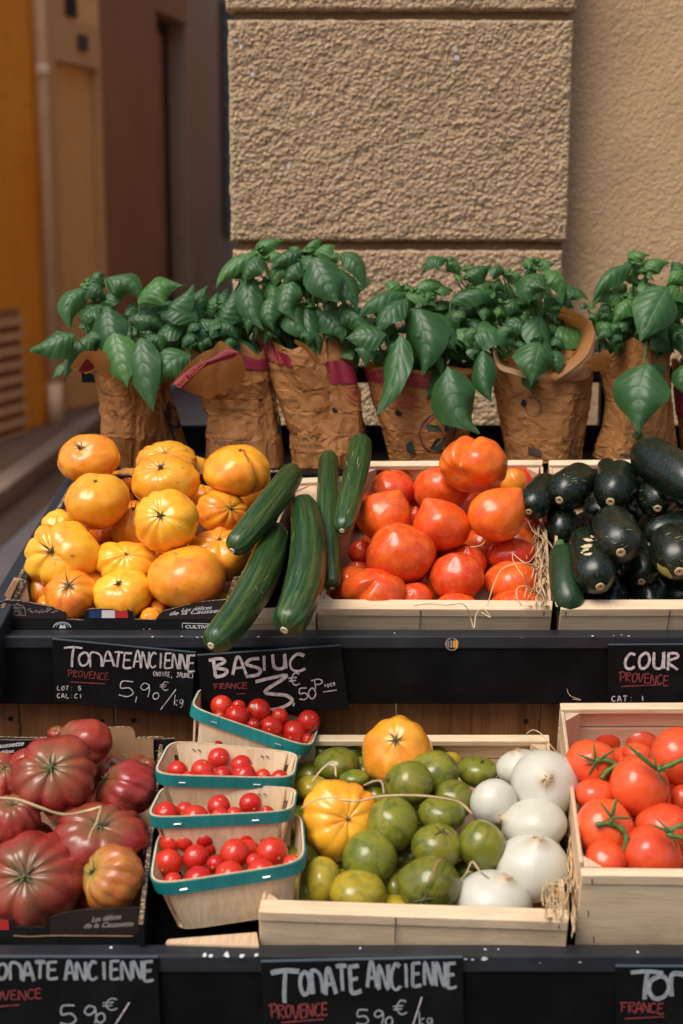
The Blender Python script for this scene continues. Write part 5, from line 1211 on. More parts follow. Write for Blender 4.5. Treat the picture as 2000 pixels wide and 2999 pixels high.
# ------------------------------------------------------------------ punnets of cherry tomatoes
def punnet(label, where, q, tile, d_fl, roll, pitch_, band, depth_, cherries, clabels, seed):
    n = Vector((-math.sin(R(roll)), -math.sin(R(pitch_)), 1)).normalized()
    c_ = [T(tile, *p) for p in q]; FL = at(*c_[0], d_fl); FR, BR, BL = [hit(x, y, FL, n) for x, y in c_[1:]]
    root = thing('punnet', label, 'punnet', FL.copy(), 'wooden punnets of cherry tomatoes')
    # rounded outline, counter-clockwise from the front middle
    def outline(k, h_, N=48):
        ctr = (FL + FR + BR + BL) / 4; cs = [FL, FR, BR, BL]; cs = [ctr + (v - ctr) * k for v in cs]; out = []
        for i in range(N):
            a_ = 2 * math.pi * (i + .5) / N - math.pi * .75; cx, sx = math.cos(a_), math.sin(a_); e = .34
            u = math.copysign(abs(cx) ** e, cx) * .5 + .5; v = math.copysign(abs(sx) ** e, sx) * .5 + .5
            s2 = 2.2; ln = (abs(u * 2 - 1) ** 6 + abs(v * 2 - 1) ** 6) ** (1 / 6); u = (u * 2 - 1) / ln * .5 + .5; v = (v * 2 - 1) / ln * .5 + .5
            p = cs[0] * (1 - u) * (1 - v) + cs[1] * u * (1 - v) + cs[2] * u * v + cs[3] * (1 - u) * v; out.append(p + n * h_)
        return out
    def ring(name, k0, k1, h1, h0, mat, k0b=None, k1b=None):
        N = 48; o1, i1 = outline(k0, h1), outline(k1, h1); o0, i0 = outline(k0b or k0, h0), outline(k1b or k1, h0); V = o1 + i1 + o0 + i0; Fc = []
        for i in range(N):
            j = (i + 1) % N; Fc += [(i, j, N + j, N + i), (2 * N + i, 2 * N + j, j, i), (N + i, N + j, 3 * N + j, 3 * N + i), (3 * N + i, 3 * N + j, 2 * N + j, 2 * N + i)]
        return mk(name, V, Fc, mat, root, True, loc=FL)
    W = (FR - FL).length
    b = ring('painted_band', 1.0, .985, 0, -band, 'teal', 1.0 - .02, .965)
    m_ = b.modifiers.new('split', 'EDGE_SPLIT'); m_.split_angle = R(50)
    r2 = ring('rim_strip', .983, .962, .0012, -band * 1.05, 'veneer', .963, .945); m_ = r2.modifiers.new('split', 'EDGE_SPLIT'); m_.split_angle = R(50)
    # veneer body: four sheets with open corners, and a floor
    N = 48; top = outline(.958, -.001); bot = outline(.80, -depth_); k_ = N // 4
    for s in range(4):
        idx = [((s * k_) + i) % N for i in range(-0, k_ + 1)]
        cut = 2 if s in (1, 3) else 0; idx = idx[cut:len(idx) - cut] if cut else idx
        a_ = [top[i] for i in idx]; bb = [bot[i] for i in idx]; ctr = (FL + FR + BR + BL) / 4; a2 = [v + (ctr - v).normalized() * .0012 for v in a_]; b2 = [v + (ctr - v).normalized() * .0012 for v in bb]
        L = len(idx); V = a_ + bb + a2 + b2; Fc = []
        for i in range(L - 1): Fc += [(L + i, L + i + 1, i + 1, i), (2 * L + i, 2 * L + i + 1, 3 * L + i + 1, 3 * L + i)]
        Fc += [(0, 2 * L, 3 * L, L), (L - 1, 2 * L - 1, 4 * L - 1, 3 * L - 1)]
        mk('veneer_sheet', V, Fc, 'veneer', root, True, loc=FL)
    fl = outline(.80, -depth_ + .001); mk('floor_sheet', fl + [v - n * .002 for v in fl], [tuple(range(N)), tuple(range(2 * N - 1, N - 1, -1))] + [(i, i + N, (i + 1) % N + N, (i + 1) % N) for i in range(N)], 'veneer', root, loc=FL)
    ex = (FR - FL).normalized()
    for t in (.22, .74):
        p = FL.lerp(FR, t) - n * band * .55 + (FL - BL).normalized() * .0012; V, Fc = tube_geo([p - ex * .004, p + ex * .004], [.0006] * 2, 6); mk('staple', V, Fc, 'silver', root, loc=p)
        for s in (-1, 1):
            p = BL.lerp(BR, t + s * .02) - n * band * .45 + (FL - BL).normalized() * .006; V, Fc = tube_geo([p - ex * .002, p + ex * .002 - n * .002], [.0007] * 2, 6); mk('staple', V, Fc, 'metal', root, loc=p)
    its = []
    ctr = (FL + FR + BR + BL) / 4
    for k, (x, y, r_) in enumerate(cherries):
        X, Y = T(tile, x, y); p = hit(X, Y, ctr - n * .010, n); r_ = r_ / 1.568
        vz = (y - min(v[1] for v in q)); its.append(dict(x=X, y=Y, a=r_, b=r_ * rnd.uniform(.94, 1.02), sx=rnd.uniform(-.5, .5), sy=rnd.uniform(-.9, .4), d=depth(p) , seed=seed * 50 + k))
        # hold each one between the near and far walls
    relax(its, .95, 40)
    e1_ = (FR - FL).normalized(); e2_ = n.cross(e1_).normalized()
    for it in its:
        for _ in range(12):
            p = EYE + it['ray'] * it['d']; r3 = it['a'] * it['d'] / F; v_ = (p - FL).dot(e2_); lo = r3 + .006; hi = (BL - FL).dot(e2_) - r3 - .004
            if v_ < lo: it['d'] += (lo - v_) * 1.0
            elif v_ > hi: it['d'] -= (v_ - hi) * 1.0
        it['p'] = EYE + it['ray'] * it['d']
    for it, lb in zip(its, clabels):
        fruit('cherry_tomato', 'cherry tomato', it, dict(ribs=0, flat=.96, dimple=.05, lump=.012, segu=32, segv=20), 'cherry', lb, 'cherry tomatoes in ' + where)
    for k in range(16):          # the hidden layer beneath
        u, v = rnd.uniform(.14, .86), rnd.uniform(.16, .42); p = FL * (1 - u) * (1 - v) + FR * u * (1 - v) + BR * u * v + BL * (1 - u) * v
        hid.append((p - n * rnd.uniform(.034, .038), where))
    return root
hid = []
P1 = [(1018, 420, 52), (1096, 420, 36), (1188, 440, 55), (1088, 470, 58), (1283, 468, 41), (1165, 506, 30), (1245, 518, 54), (1417, 490, 53), (1350, 545, 60), (1008, 468, 26), (1312, 518, 28), (1412, 572, 26)]
L1 = ['first at the raised end', 'half hidden behind the first two', 'highest one with a pale stem scar', 'in front of the raised end pair', 'behind the middle ones', 'small one wedged under the highest', 'front middle one', 'perched at the low end against the rim', 'biggest at the low end', 'just showing at the raised end', 'sliver between the middle and low end ones', 'sliver at the very low end corner']
P2 = [(1005, 662, 52), (815, 719, 48), (930, 717, 54), (1022, 736, 41), (1108, 694, 51), (1120, 740, 58), (1208, 744, 36), (1283, 756, 43), (865, 748, 30), (958, 760, 40)]
L2_ = ['topmost, alone against the back wall', 'outermost by the slotted corner', 'large one between the outermost and the topmost', 'right below the topmost', 'behind the biggest one', 'biggest, at the front rim', 'small one past the biggest', 'last one near the far corner, orange red', 'sliver beside the outermost', 'low one at the front rim under the topmost']
P3 = [(762, 917, 57), (848, 900, 42), (900, 934, 60), (1005, 882, 54), (1150, 869, 54), (1010, 928, 42), (1075, 920, 38), (1225, 912, 34)]
L3 = ['outermost large one', 'small one behind the outermost', 'low large one at the front rim', 'upper one in the middle', 'highest, towards the far end', 'sliver under the middle one', 'sliver under the highest', 'last low one behind the front punnet rim']
P4 = [(775, 355, 63), (945, 282, 60), (900, 332, 60), (1078, 314, 69), (1135, 302, 57), (1250, 310, 73), (990, 362, 42), (1168, 350, 38), (912, 432, 63), (1055, 418, 71), (1200, 400, 67), (1345, 362, 46), (795, 442, 42)]
L4 = ['outermost large one', 'one at the back of the first pair', 'front one of the first pair', 'large one in the middle', 'tucked behind the middle one', 'biggest, near the far corner', 'small one under the first pair', 'small one below the biggest', 'low one at the front rim below the first pair', 'low middle one at the front rim', 'low one at the front rim below the biggest', 'small one in the far corner', 'sliver in the near corner']
def lab(ls, w_): return [('cherry tomato, %s, in the %s' % (s, w_)) for s in ls]
punnet('tilted teal rimmed punnet of cherry tomatoes leaning in front of the BASILIC sign', 'the tilted punnet', [(868, 425), (1432, 618), (1474, 505), (915, 330)], 'E', 1.80, -19, -2, .0145, .052, P1, lab(L1, 'tilted punnet'), 1)
punnet('teal rimmed punnet of cherry tomatoes, second from the back of the row', 'the second punnet', [(692, 738), (1352, 755), (1376, 632), (776, 576)], 'E', 1.70, -3, 2, .0145, .052, P2, lab(L2_, 'second punnet'), 2)
punnet('teal rimmed punnet of cherry tomatoes, just behind the front one', 'the third punnet', [(662, 938), (1350, 905), (1370, 792), (742, 782)], 'E', 1.635, 1.5, 2, .0145, .052, P3, lab(L3, 'third punnet'), 3)
punnet('frontmost teal rimmed punnet of cherry tomatoes with its pale wooden side showing', 'the front punnet', [(676, 468), (1408, 358), (1392, 116), (722, 204)], 'G', 1.57, 8.5, 4, .0155, .066, P4, lab(L4, 'front punnet'), 4)
cv = None
for k, (p, where) in enumerate(hid):
    if cv is None:
        vs, fs, fuv = fruit_verts(3, flat=.95, dimple=.05, lump=.012, segu=20, segv=12); o = mk('cherry_tomato', [v * .0128 for v in vs], fs, 'cherry', None, True, fuv); cv = o
    else: o = cv.copy(); C.objects.link(o)
    o.location = p; o.rotation_euler = (rnd.uniform(0, 3), rnd.uniform(0, 3), 0)
    tag(o, 'cherry tomato in the bottom layer of %s' % where, 'cherry tomato', 'bottom layer of ' + where)
# a broken wooden lath lies under the front punnet
q = [hit(*T('G', x, y), Vector((0, 0, ZLL + .003)), Vector((0, 0, 1))) for x, y in ((760, 722), (1190, 736), (1180, 672), (770, 705))]
ob = hexa('wooden_lath', [v - Vector((0, 0, .004)) for v in q], q, 'poplar_y', None, .001); tag(ob, 'pale splintered wooden lath under the frontmost punnet', 'lath')

def bottom_layer(name, cat, group, label, plane, corners, h_, r_, nx, ny, mat, kw, long_=1):
    vs, fs, fuv = fruit_verts(77, segu=28, segv=18, **kw); vs = [Vector((q.x, q.y * long_, q.z)) for q in vs]; src = None; A, B, Cc, D = [plane.at(x, y, h_) for x, y in corners]
    for j in range(ny):
        for i in range(nx):
            u, v = (i + .5 + rnd.uniform(-.2, .2) + (.25 if j % 2 else -.25)) / nx, (j + .5 + rnd.uniform(-.15, .15)) / ny
            u = min(max(u, .5 / nx), 1 - .5 / nx)
            p = A * (1 - u) * (1 - v) + B * u * (1 - v) + Cc * u * v + D * (1 - u) * v
            if src is None: src = o = mk(name, [q * r_ for q in vs], fs, mat, None, True, fuv)
            else: o = src.copy(); C.objects.link(o)
            o.location = p; o.rotation_euler = (rnd.uniform(-.7, .7), rnd.uniform(-.7, .7), rnd.uniform(0, 6)) if long_ == 1 else (.35, 0, rnd.uniform(-.2, .2)); o.scale = [rnd.uniform(.88, 1.02)] * 3
            tag(o, label, cat, group)
bottom_layer('yellow_tomato', 'tomato', 'yellow tomatoes in the dark bottom layer', 'yellow tomato in the dark bottom layer of the black box', UPPER, [(30, 1782), (700, 1775), (850, 1400), (235, 1400)], -.036, .037, 4, 4, 'yellow_orange', dict(ribs=8, depth=.05))
bottom_layer('oxheart_tomato', 'tomato', 'oxheart tomatoes in the dark bottom layer', 'oxheart tomato in the dark bottom layer of its crate', UPPER, [(940, 1770), (1600, 1770), (1575, 1365), (1075, 1365)], -.036, .034, 4, 4, 'oxheart', dict(flat=.95, tipup=.1, dimple=0))
bottom_layer('green_tomato', 'tomato', 'green tomatoes in the dark bottom layer', 'green tomato in the dark bottom layer of the wooden crate', LOWER, [(775, 2640), (1330, 2640), (1320, 2175), (890, 2175)], -.036, .027, 5, 6, 'zebra', dict(flat=.92))
bottom_layer('dark_tomato', 'tomato', 'dark tomatoes in the dark bottom layer', 'dark ribbed tomato in the bottom layer of the lower box', LOWER, [(-260, 2680), (400, 2680), (450, 2200), (-120, 2200)], -.038, .036, 4, 4, 'dark', dict(ribs=10, depth=.07))
bottom_layer('vine_tomato', 'tomato', 'vine tomatoes in the dark bottom layer', 'vine tomato in the dark bottom layer of the taller crate', LOWER, [(1730, 2560), (2200, 2560), (2100, 2120), (1690, 2120)], -.02, .034, 4, 4, 'red', dict(flat=.9))
bottom_layer('zucchini', 'zucchini', 'zucchini in the dark bottom layer', 'dark zucchini in the bottom layer of the wooden crate', UPPER, [(1660, 1770), (2150, 1770), (2080, 1365), (1625, 1365)], -.040, .027, 5, 3, 'zucchini', dict(flat=.95, dimple=0), 2.2)
# ------------------------------------------------------------------ basil in paper sleeves
PD = 2.36     # camera depth of the row of pots
def sleeve(label, tile, levels, dpt, prints, seed, rimwave=1.0, back_open=1.0, crum=1.0, flare=0.0):
    """levels: (y, x left, x right) from the rim down, in tile pixels; a crumpled paper tube with an open top"""
    NU, NV = 54, 34; jr = random.Random(seed); off = Vector((seed * 2.7, seed * 1.3, 0))
    lv = [(T(tile, 0, y)[1], T(tile, a, y)[0], T(tile, b, y)[0]) for y, a, b in levels]
    base = at((lv[-1][1] + lv[-1][2]) / 2, lv[-1][0], dpt)
    root = thing('potted_basil', label, 'basil plant', base.copy(), 'potted basil in paper sleeves')
    def prof(v):       # v 0 rim .. 1 bottom
        t = v * (len(lv) - 1); i = min(int(t), len(lv) - 2); f = t - i; f = f * f * (3 - 2 * f) if i not in (0,) else f
        return tuple(lv[i][k] * (1 - f) + lv[i + 1][k] * f for k in range(3))
    def S(u, v, o_=0.0):   # u 0..1 across the front half is .25 .. .75
        y, xl, xr = prof(v); c = at((xl + xr) / 2, y, dpt); hw = (xr - xl) / 2 * dpt / F; a_ = 2 * math.pi * u - math.pi
        # u=.5 faces the camera
        sx, sf = math.sin(a_), -math.cos(a_)
        sq = .86; X = math.copysign(abs(sx) ** sq, sx); Y_ = math.copysign(abs(sf) ** sq, sf)
        k = Vector((math.sin(a_) * 1.6, math.cos(a_) * 1.6, v * 1.5)) + off
        n1 = noise.noise(k * 1.0); n2 = abs(noise.noise(k * 2.4 + Vector((7, 0, 0)))); k5 = Vector((k.x * 4, k.y * 4, v * 13 + seed)); n3 = abs(noise.noise(k5)); n4 = abs(noise.noise(k5 * 2.1))
        low = max(0, v - .45) * 1.8
        v1 = noise.voronoi(Vector((k.x * 2.2, k.y * 2.2, v * 4.2 + seed)))[0]; v2 = noise.voronoi(Vector((k.x * 5, k.y * 5, v * 11 + seed)))[0]
        d_ = (.55 * n1 - .15 * n2 - .14 * v1[0] - .06 * v2[0] * (.25 + 1.3 * low)) * .026 * crum
        vert = .0025 * math.sin(a_ * 5 + 1.2 * math.sin(v * 3 + seed) + seed)
        for q_ in range(5): vert -= .0035 * math.exp(-(((a_ - (-2.2 + q_ * 1.05 + .5 * math.sin(seed * 3.1 + q_ * 7) + .22 * math.sin(v * 5 + q_ * 2 + seed))) / .055) ** 2)) * (.4 + .6 * math.sin(v * 7 + q_ * 3 + seed) ** 2)
        r_ = 1 + (d_ + vert) / max(hw, .01) * (.35 if abs(sx) > .97 else 1)
        fl = 0
        p = c + RT * (X * hw * r_) + Vector((0, 1, 0)) * (Y_ * min(hw, .075) * .92 * r_)
        p.z += (1 - v) ** 8 * (.012 * noise.noise(Vector((math.sin(a_) * 2.2, math.cos(a_) * 2.2, seed * 3.1))) + .003 * noise.noise(Vector((math.sin(a_) * 5, math.cos(a_) * 7, seed * 3.1)))) * rimwave * 1.5
        if o_:
            nn = Vector((X * .3, Y_ , 0)); nn = nn.normalized() if nn.length else nn; p = p + nn * o_
        return p
    V, Fc, uv = [], [], []
    for j in range(NV + 1):
        for i in range(NU): V.append(S((i + jr.uniform(-.33, .33)) / NU, min(1, max(0, (j + (jr.uniform(-.33, .33) if 0 < j < NV else 0)) / NV)), jr.uniform(-.0013, .0009)))
    for j in range(NV):
        for i in range(NU):
            i2 = (i + 1) % NU; q4 = (j * NU + i, (j + 1) * NU + i, (j + 1) * NU + i2, j * NU + i2); Fc += [(q4[0], q4[1], q4[2]), (q4[0], q4[2], q4[3])] if jr.random() < .5 else [(q4[0], q4[1], q4[3]), (q4[1], q4[2], q4[3])]
    # printed band near the rim is its own material slot
    o = mk('paper_sleeve', V, Fc, 'paper', root, False, loc=base)
    sf_ = lambda u, v, o_=.0012: S(u, v, o_ + .0008)
    def patchUV(name, pts_, mat, o_=.0012):
        W = [sf_(u, v, o_) for u, v in pts_]; mk(name, W, [tuple(range(len(W)))], mat, o, loc=W[0])
    def band(v0, v1, u0=.2, u1=.8, mat='magenta_ink', slope=0.0):
        K = 40; W, Q = [], []
        for i in range(K + 1):
            u = u0 + (u1 - u0) * i / K; s_ = slope * (u - .5)
            for v in (v0, v0 + (v1 - v0) * .33, v0 + (v1 - v0) * .66, v1): W.append(sf_(u, min(.98, max(.0, v + s_)), .0010))
        for i in range(K):
            for q in range(3): Q.append((i * 4 + q, i * 4 + q + 1, i * 4 + 5 + q, i * 4 + 4 + q))
        mk('printed_band', W, Q, mat, o, True, loc=W[0])
    def txt(s, u0, u1, v, hgt, mat='dark_ink', slope=0.0, bold=0.0, o_=.0016):
        G_, Fq = font_geo(s, 1.0, 0, 'LEFT', bold)
        x0, x1 = min(p.x for p in G_), max(p.x for p in G_); W = [sf_(u0 + (u1 - u0) * (p.x - x0) / (x1 - x0), v - p.y * hgt + slope * (u0 + (u1 - u0) * (p.x - x0) / (x1 - x0) - .5), o_) for p in G_]
        mk('printed_text', W, Fq, mat, o, loc=W[0])
    def hole(u, v, r_=.016):
        patchUV('punched_hole', [(u + math.cos(a_) * r_ * .8 * (1 + .15 * math.sin(3 * a_)), v + math.sin(a_) * r_ * 1.6) for a_ in np.linspace(0, 6.283, 13)[:-1]], 'hole', .0018)
    def ringp(u, v, ru, rv, mat='pink_ink', wd=.15, a0=0, a1=6.283):
        K = 28; W, Q = [], []
        for i in range(K + 1):
            a_ = a0 + (a1 - a0) * i / K
            for k in (1, 1 - wd): W.append(sf_(u + math.cos(a_) * ru * k, v + math.sin(a_) * rv * k, .0014))
        Q = [(2 * i, 2 * i + 1, 2 * i + 3, 2 * i + 2) for i in range(K)]; mk('printed_ring', W, Q, mat, o, loc=W[0])
    api = dict(band=band, txt=txt, hole=hole, ring=ringp, patch=patchUV, S=S, root=root, sleeve=o)
    for fn, a_ in prints: api[fn](*a_[0], **a_[1]) if isinstance(a_, tuple) and len(a_) == 2 and isinstance(a_[1], dict) else api[fn](*a_)
    # soil inside
    ring_ = [S(i / 24, .22) * .97 + S((i / 24 + .5) % 1, .22) * .03 for i in range(24)]
    mk('soil', ring_, [tuple(range(24))], 'soil', root, loc=base)
    return root, S
P = lambda *a, **k: (a, k)
def stamp(u, v): return [('ring', P(u, v, .05, .075, 'pink_ink', .12)), ('ring', P(u, v, .036, .052, 'pink_ink', .2)), ('patch', P('printed_emblem', [(u - .018, v + .02), (u + .0, v - .03), (u + .018, v + .02)], 'pink_ink', .0015))]
small = 'avant de consommer les feuilles'
r1, S1 = sleeve('basil in a narrow orange brown paper sleeve, first of the row by the alley', 'A', [(505, 372, 700), (600, 425, 705), (700, 452, 715), (800, 470, 722), (900, 478, 722), (1075, 560, 640)], PD - .03, [('band', P(.10, .17, .16, .36)), ('hole', P(.42, .56)), ('hole', P(.70, .52))], 1, 1.4)
r1b, S1b = sleeve('shaded basil sleeve with green print standing behind the first one', 'A', [(640, 690, 790), (700, 700, 775), (800, 700, 815), (940, 720, 862), (1040, 730, 850)], PD + .08, [('patch', P('printed_leaf', [(.5, .5), (.62, .35), (.66, .6), (.55, .72)], 'dark_ink')), ('ring', P(.6, .5, .07, .12, 'dark_ink', .14))], 2)
r2, S2 = sleeve('basil in a paper sleeve folded outwards, printed FEUILLE on a red band', 'A', [(500, 800, 1240), (560, 800, 1255), (640, 850, 1270), (720, 930, 1282), (800, 958, 1290), (900, 948, 1300), (1060, 940, 1310)], PD, [('band', P(.10, .23, .2, .85, slope=.0)), ('txt', P('GROSSE FEUILLE', .27, .47, .205, .095, 'pink_ink', bold=.01)), ('hole', P(.60, .52, .014)), ('hole', P(.68, .53, .012)), ('txt', P(small, .36, .50, .36, .03)), ('txt', P('conseils de conservation', .38, .52, .60, .03)), ('txt', P('a laver avant usage', .36, .50, .66, .03)), ('txt', P('plante aromatique', .36, .52, .82, .03)), ('txt', P('origine France', .37, .52, .87, .03)), ('patch', P('printed_leaf', [(.70, .62), (.74, .70), (.73, .80), (.69, .80)], 'green_ink'))], 3, 2.0)
r3, S3 = sleeve('tall basil in a crumpled sleeve with a round red stamp, behind the cucumbers', 'A', [(440, 1168, 1600), (560, 1205, 1620), (680, 1262, 1640), (780, 1300, 1665), (880, 1328, 1688), (960, 1328, 1690), (1075, 1340, 1665)], PD, [('band', P(.07, .17, .2, .46)), ('txt', P('FEUILLE', .30, .42, .15, .085, 'pink_ink', bold=.01)), ('band', P(.16, .28, .56, .82)), ('hole', P(.55, .47, .014)), ('hole', P(.66, .50, .014)), ('txt', P(small, .30, .46, .23, .03)), ('txt', P('bien arroser', .30, .42, .42, .035)), ('txt', P('conserver au frais', .34, .48, .72, .035)), ('txt', P('a laver avant de cuisiner', .34, .48, .77, .035)), ('txt', P('plante aromatique', .34, .48, .82, .035)), ('patch', P('printed_leaf', [(.70, .58), (.74, .66), (.74, .76), (.67, .78)], 'green_ink'))] + stamp(.65, .36) + [('patch', P('barcode_bar', [(.40 + k * .011, .93), (.404 + k * .011, .93), (.404 + k * .011, .985), (.40 + k * .011, .985)], 'dark_ink')) for k in range(14)], 4, 1.6, crum=1.3)
r4, S4 = sleeve('basil in the front facing sleeve with an oval emblem of green leaves', 'B', [(575, 102, 640), (660, 125, 625), (760, 150, 605), (860, 178, 590), (950, 200, 575), (1012, 212, 560)], PD, [('band', P(.05, .20, .2, .8, slope=.25)), ('txt', P('BASILIC GROSSE', .36, .52, .135, .075, 'pink_ink', slope=.25, bold=.01)), ('hole', P(.415, .45, .015)), ('hole', P(.70, .45, .012)), ('ring', P(.55, .63, .075, .20, 'dark_ink', .06)), ('ring', P(.55, .63, .068, .186, 'pink_ink', .05)),
  ('patch', P('printed_leaf', [(.545, .60), (.50, .575), (.495, .52), (.53, .53)], 'green_ink')), ('patch', P('printed_leaf', [(.55, .61), (.55, .53), (.58, .46), (.595, .54), (.58, .60)], 'green_ink')), ('patch', P('printed_leaf', [(.56, .67), (.52, .68), (.50, .80), (.54, .79)], 'green_ink')), ('patch', P('printed_plant', [(.425, .72), (.45, .69), (.455, .86), (.42, .84)], 'green_ink'))] + stamp(.43, .31), 5, .6, crum=.7)
r5, S5 = sleeve('basil in the widest sleeve, open at one side, printed with a map outline of France', 'B', [(520, 688, 1165), (600, 682, 1150), (700, 690, 1145), (800, 705, 1135), (900, 725, 1122), (1003, 745, 1105)], PD, [('hole', P(.42, .48, .015)), ('txt', P('La culture de nos basilics', .56, .68, .42, .035)), ('txt', P('est certifiee en France', .56, .68, .47, .035)), ('txt', P('BASILIC', .56, .64, .13, .06, 'pink_ink')), ('patch', P('printed_block', [(.43, .87), (.48, .89), (.48, .93), (.43, .91)], 'dark_ink')), ('ring', P(.455, .5, .03, .07, 'dark_ink', .08))], 6, 1.2, crum=1.0)
mp_ = [(.0, -.5), (.25, -.35), (.5, -.2), (.42, .1), (.5, .4), (.2, .45), (.1, .6), (-.3, .5), (-.35, .1), (-.6, -.05), (-.3, -.15), (-.15, -.3)]
def outline_uv(S, parent, c, k, pts_, wd=.0022, mat='dark_ink'):
    for i in range(len(pts_)):
        a_, b_ = pts_[i], pts_[(i + 1) % len(pts_)]; p = S(c[0] + a_[0] * k[0], c[1] + a_[1] * k[1], .0015); q = S(c[0] + b_[0] * k[0], c[1] + b_[1] * k[1], .0015)
        V, Fc = tube_geo([p, (p + q) * .5, q], [wd * .22] * 3, 4); mk('map_outline', V, Fc, mat, parent)
outline_uv(S5, r5, (.565, .77), (.05, .15), mp_)
r6, S6 = sleeve('basil in a tall sleeve behind the zucchini, with one huge hanging leaf', 'B', [(500, 1175, 1500), (600, 1188, 1510), (740, 1210, 1525), (860, 1190, 1530), (940, 1160, 1535), (1000, 1150, 1540)], PD, [('hole', P(.42, .28, .013)), ('txt', P('conseil de culture', .46, .62, .2, .035)), ('txt', P('bien arroser', .46, .6, .27, .035)), ('patch', P('printed_block', [(.42, .88), (.47, .89), (.47, .93), (.42, .92)], 'dark_ink')), ('txt', P('origine France', .60, .7, .8, .035))], 7, 2.2)
r7, S7 = sleeve('basil at the frame edge with a magenta print on its sleeve', 'B', [(560, 1520, 1900), (700, 1530, 1900), (850, 1545, 1890), (1000, 1560, 1880)], PD + .03, [('band', P(.3, .55, .2, .5))], 8)
# turned out paper collars
def collar(root, tile, outline_, inner, d1, d2, mat='paper', seed=0):
    """a folded-out flap of the sleeve between two pixel polylines at slightly different depths"""
    n = len(outline_); V, Fc = [], []
    K = 6
    for i in range(n):
        a_ = at(*T(tile, *outline_[i]), d1); b_ = at(*T(tile, *inner[i]), d2)
        for k in range(K + 1):
            t = k / K; p = a_.lerp(b_, t) - FW * (.003 * math.sin(math.pi * t)) + Vector((0, 0, .005 * noise.noise(Vector((i * 1.3, k * .7, seed))))) ; V.append(p)
    for i in range(n - 1):
        for k in range(K): q = i * (K + 1) + k; Fc.append((q, q + 1, q + K + 2, q + K + 1))
    o = mk('turned_out_flap', V, Fc, mat, root, True, loc=V[0]); s_ = o.modifiers.new('sub', 'SUBSURF'); s_.levels = 2; s_.render_levels = 2; return o
collar(r1, 'A', [(318, 592), (360, 530), (385, 505), (440, 515), (490, 520)], [(400, 620), (425, 612), (440, 600), (470, 640), (520, 640)], PD - .13, PD - .10, seed=1)
f_ = collar(r1, 'A', [(378, 575), (395, 548), (402, 545)], [(360, 612), (400, 622), (438, 590)], PD - .134, PD - .112, 'magenta_ink', 1)
collar(r2, 'A', [(785, 660), (860, 570), (945, 500), (982, 512), (1005, 452), (1055, 490), (1112, 528)], [(860, 700), (925, 728), (968, 738), (985, 720), (1010, 700), (1060, 680), (1130, 640)], PD - .12, PD - .088, seed=2)
collar(r2, 'A', [(790, 662), (862, 598), (930, 560), (990, 545), (1045, 492), (1108, 526)], [(842, 690), (905, 610), (955, 578), (1012, 560), (1058, 552), (1085, 530)], PD - .129, PD - .126, 'magenta_ink', 2)
text_on(lambda X, Y, o_: at(X, Y, PD - .134 - o_), r2, 'OSSE FEUILLE', (822, 688), (945, 572), 30, 'pink_ink', 0, .01, 'A')
collar(r5, 'B', [(1020, 310), (1080, 335), (1130, 365), (1168, 410), (1155, 480), (1125, 545), (1060, 600), (980, 655)], [(1000, 330), (1060, 350), (1105, 390), (1128, 430), (1110, 480), (1065, 540), (1000, 590), (950, 625)], PD - .085, PD - .07, seed=3)
collar(r5, 'B', [(695, 508), (702, 570), (730, 604), (775, 612), (850, 640), (950, 655)], [(712, 512), (722, 556), (745, 585), (790, 596), (855, 620), (940, 630)], PD - .095, PD - .08, seed=5)
collar(r5, 'B', [(1000, 335), (1060, 352), (1105, 392), (1126, 432), (1108, 482), (1062, 540)], [(960, 420), (985, 430), (1010, 450), (1020, 470), (1010, 500), (980, 530)], PD - .07, PD + .04, seed=7)
collar(r5, 'B', [(1170, 405), (1157, 480), (1127, 545), (1062, 602), (980, 656)], [(1152, 600), (1150, 625), (1120, 645), (1050, 655), (960, 668)], PD - .084, PD - .068, seed=9)
collar(r6, 'B', [(1108, 575), (1150, 548), (1195, 512), (1222, 500), (1240, 545)], [(1130, 598), (1160, 605), (1185, 610), (1215, 590), (1228, 575)], PD - .09, PD - .07, seed=4)
collar(r3, 'A', [(1350, 458), (1385, 470), (1420, 500), (1450, 540), (1470, 575), (1500, 552)], [(1355, 480), (1385, 500), (1410, 520), (1432, 548), (1452, 572), (1475, 580)], PD - .10, PD - .085, seed=6)

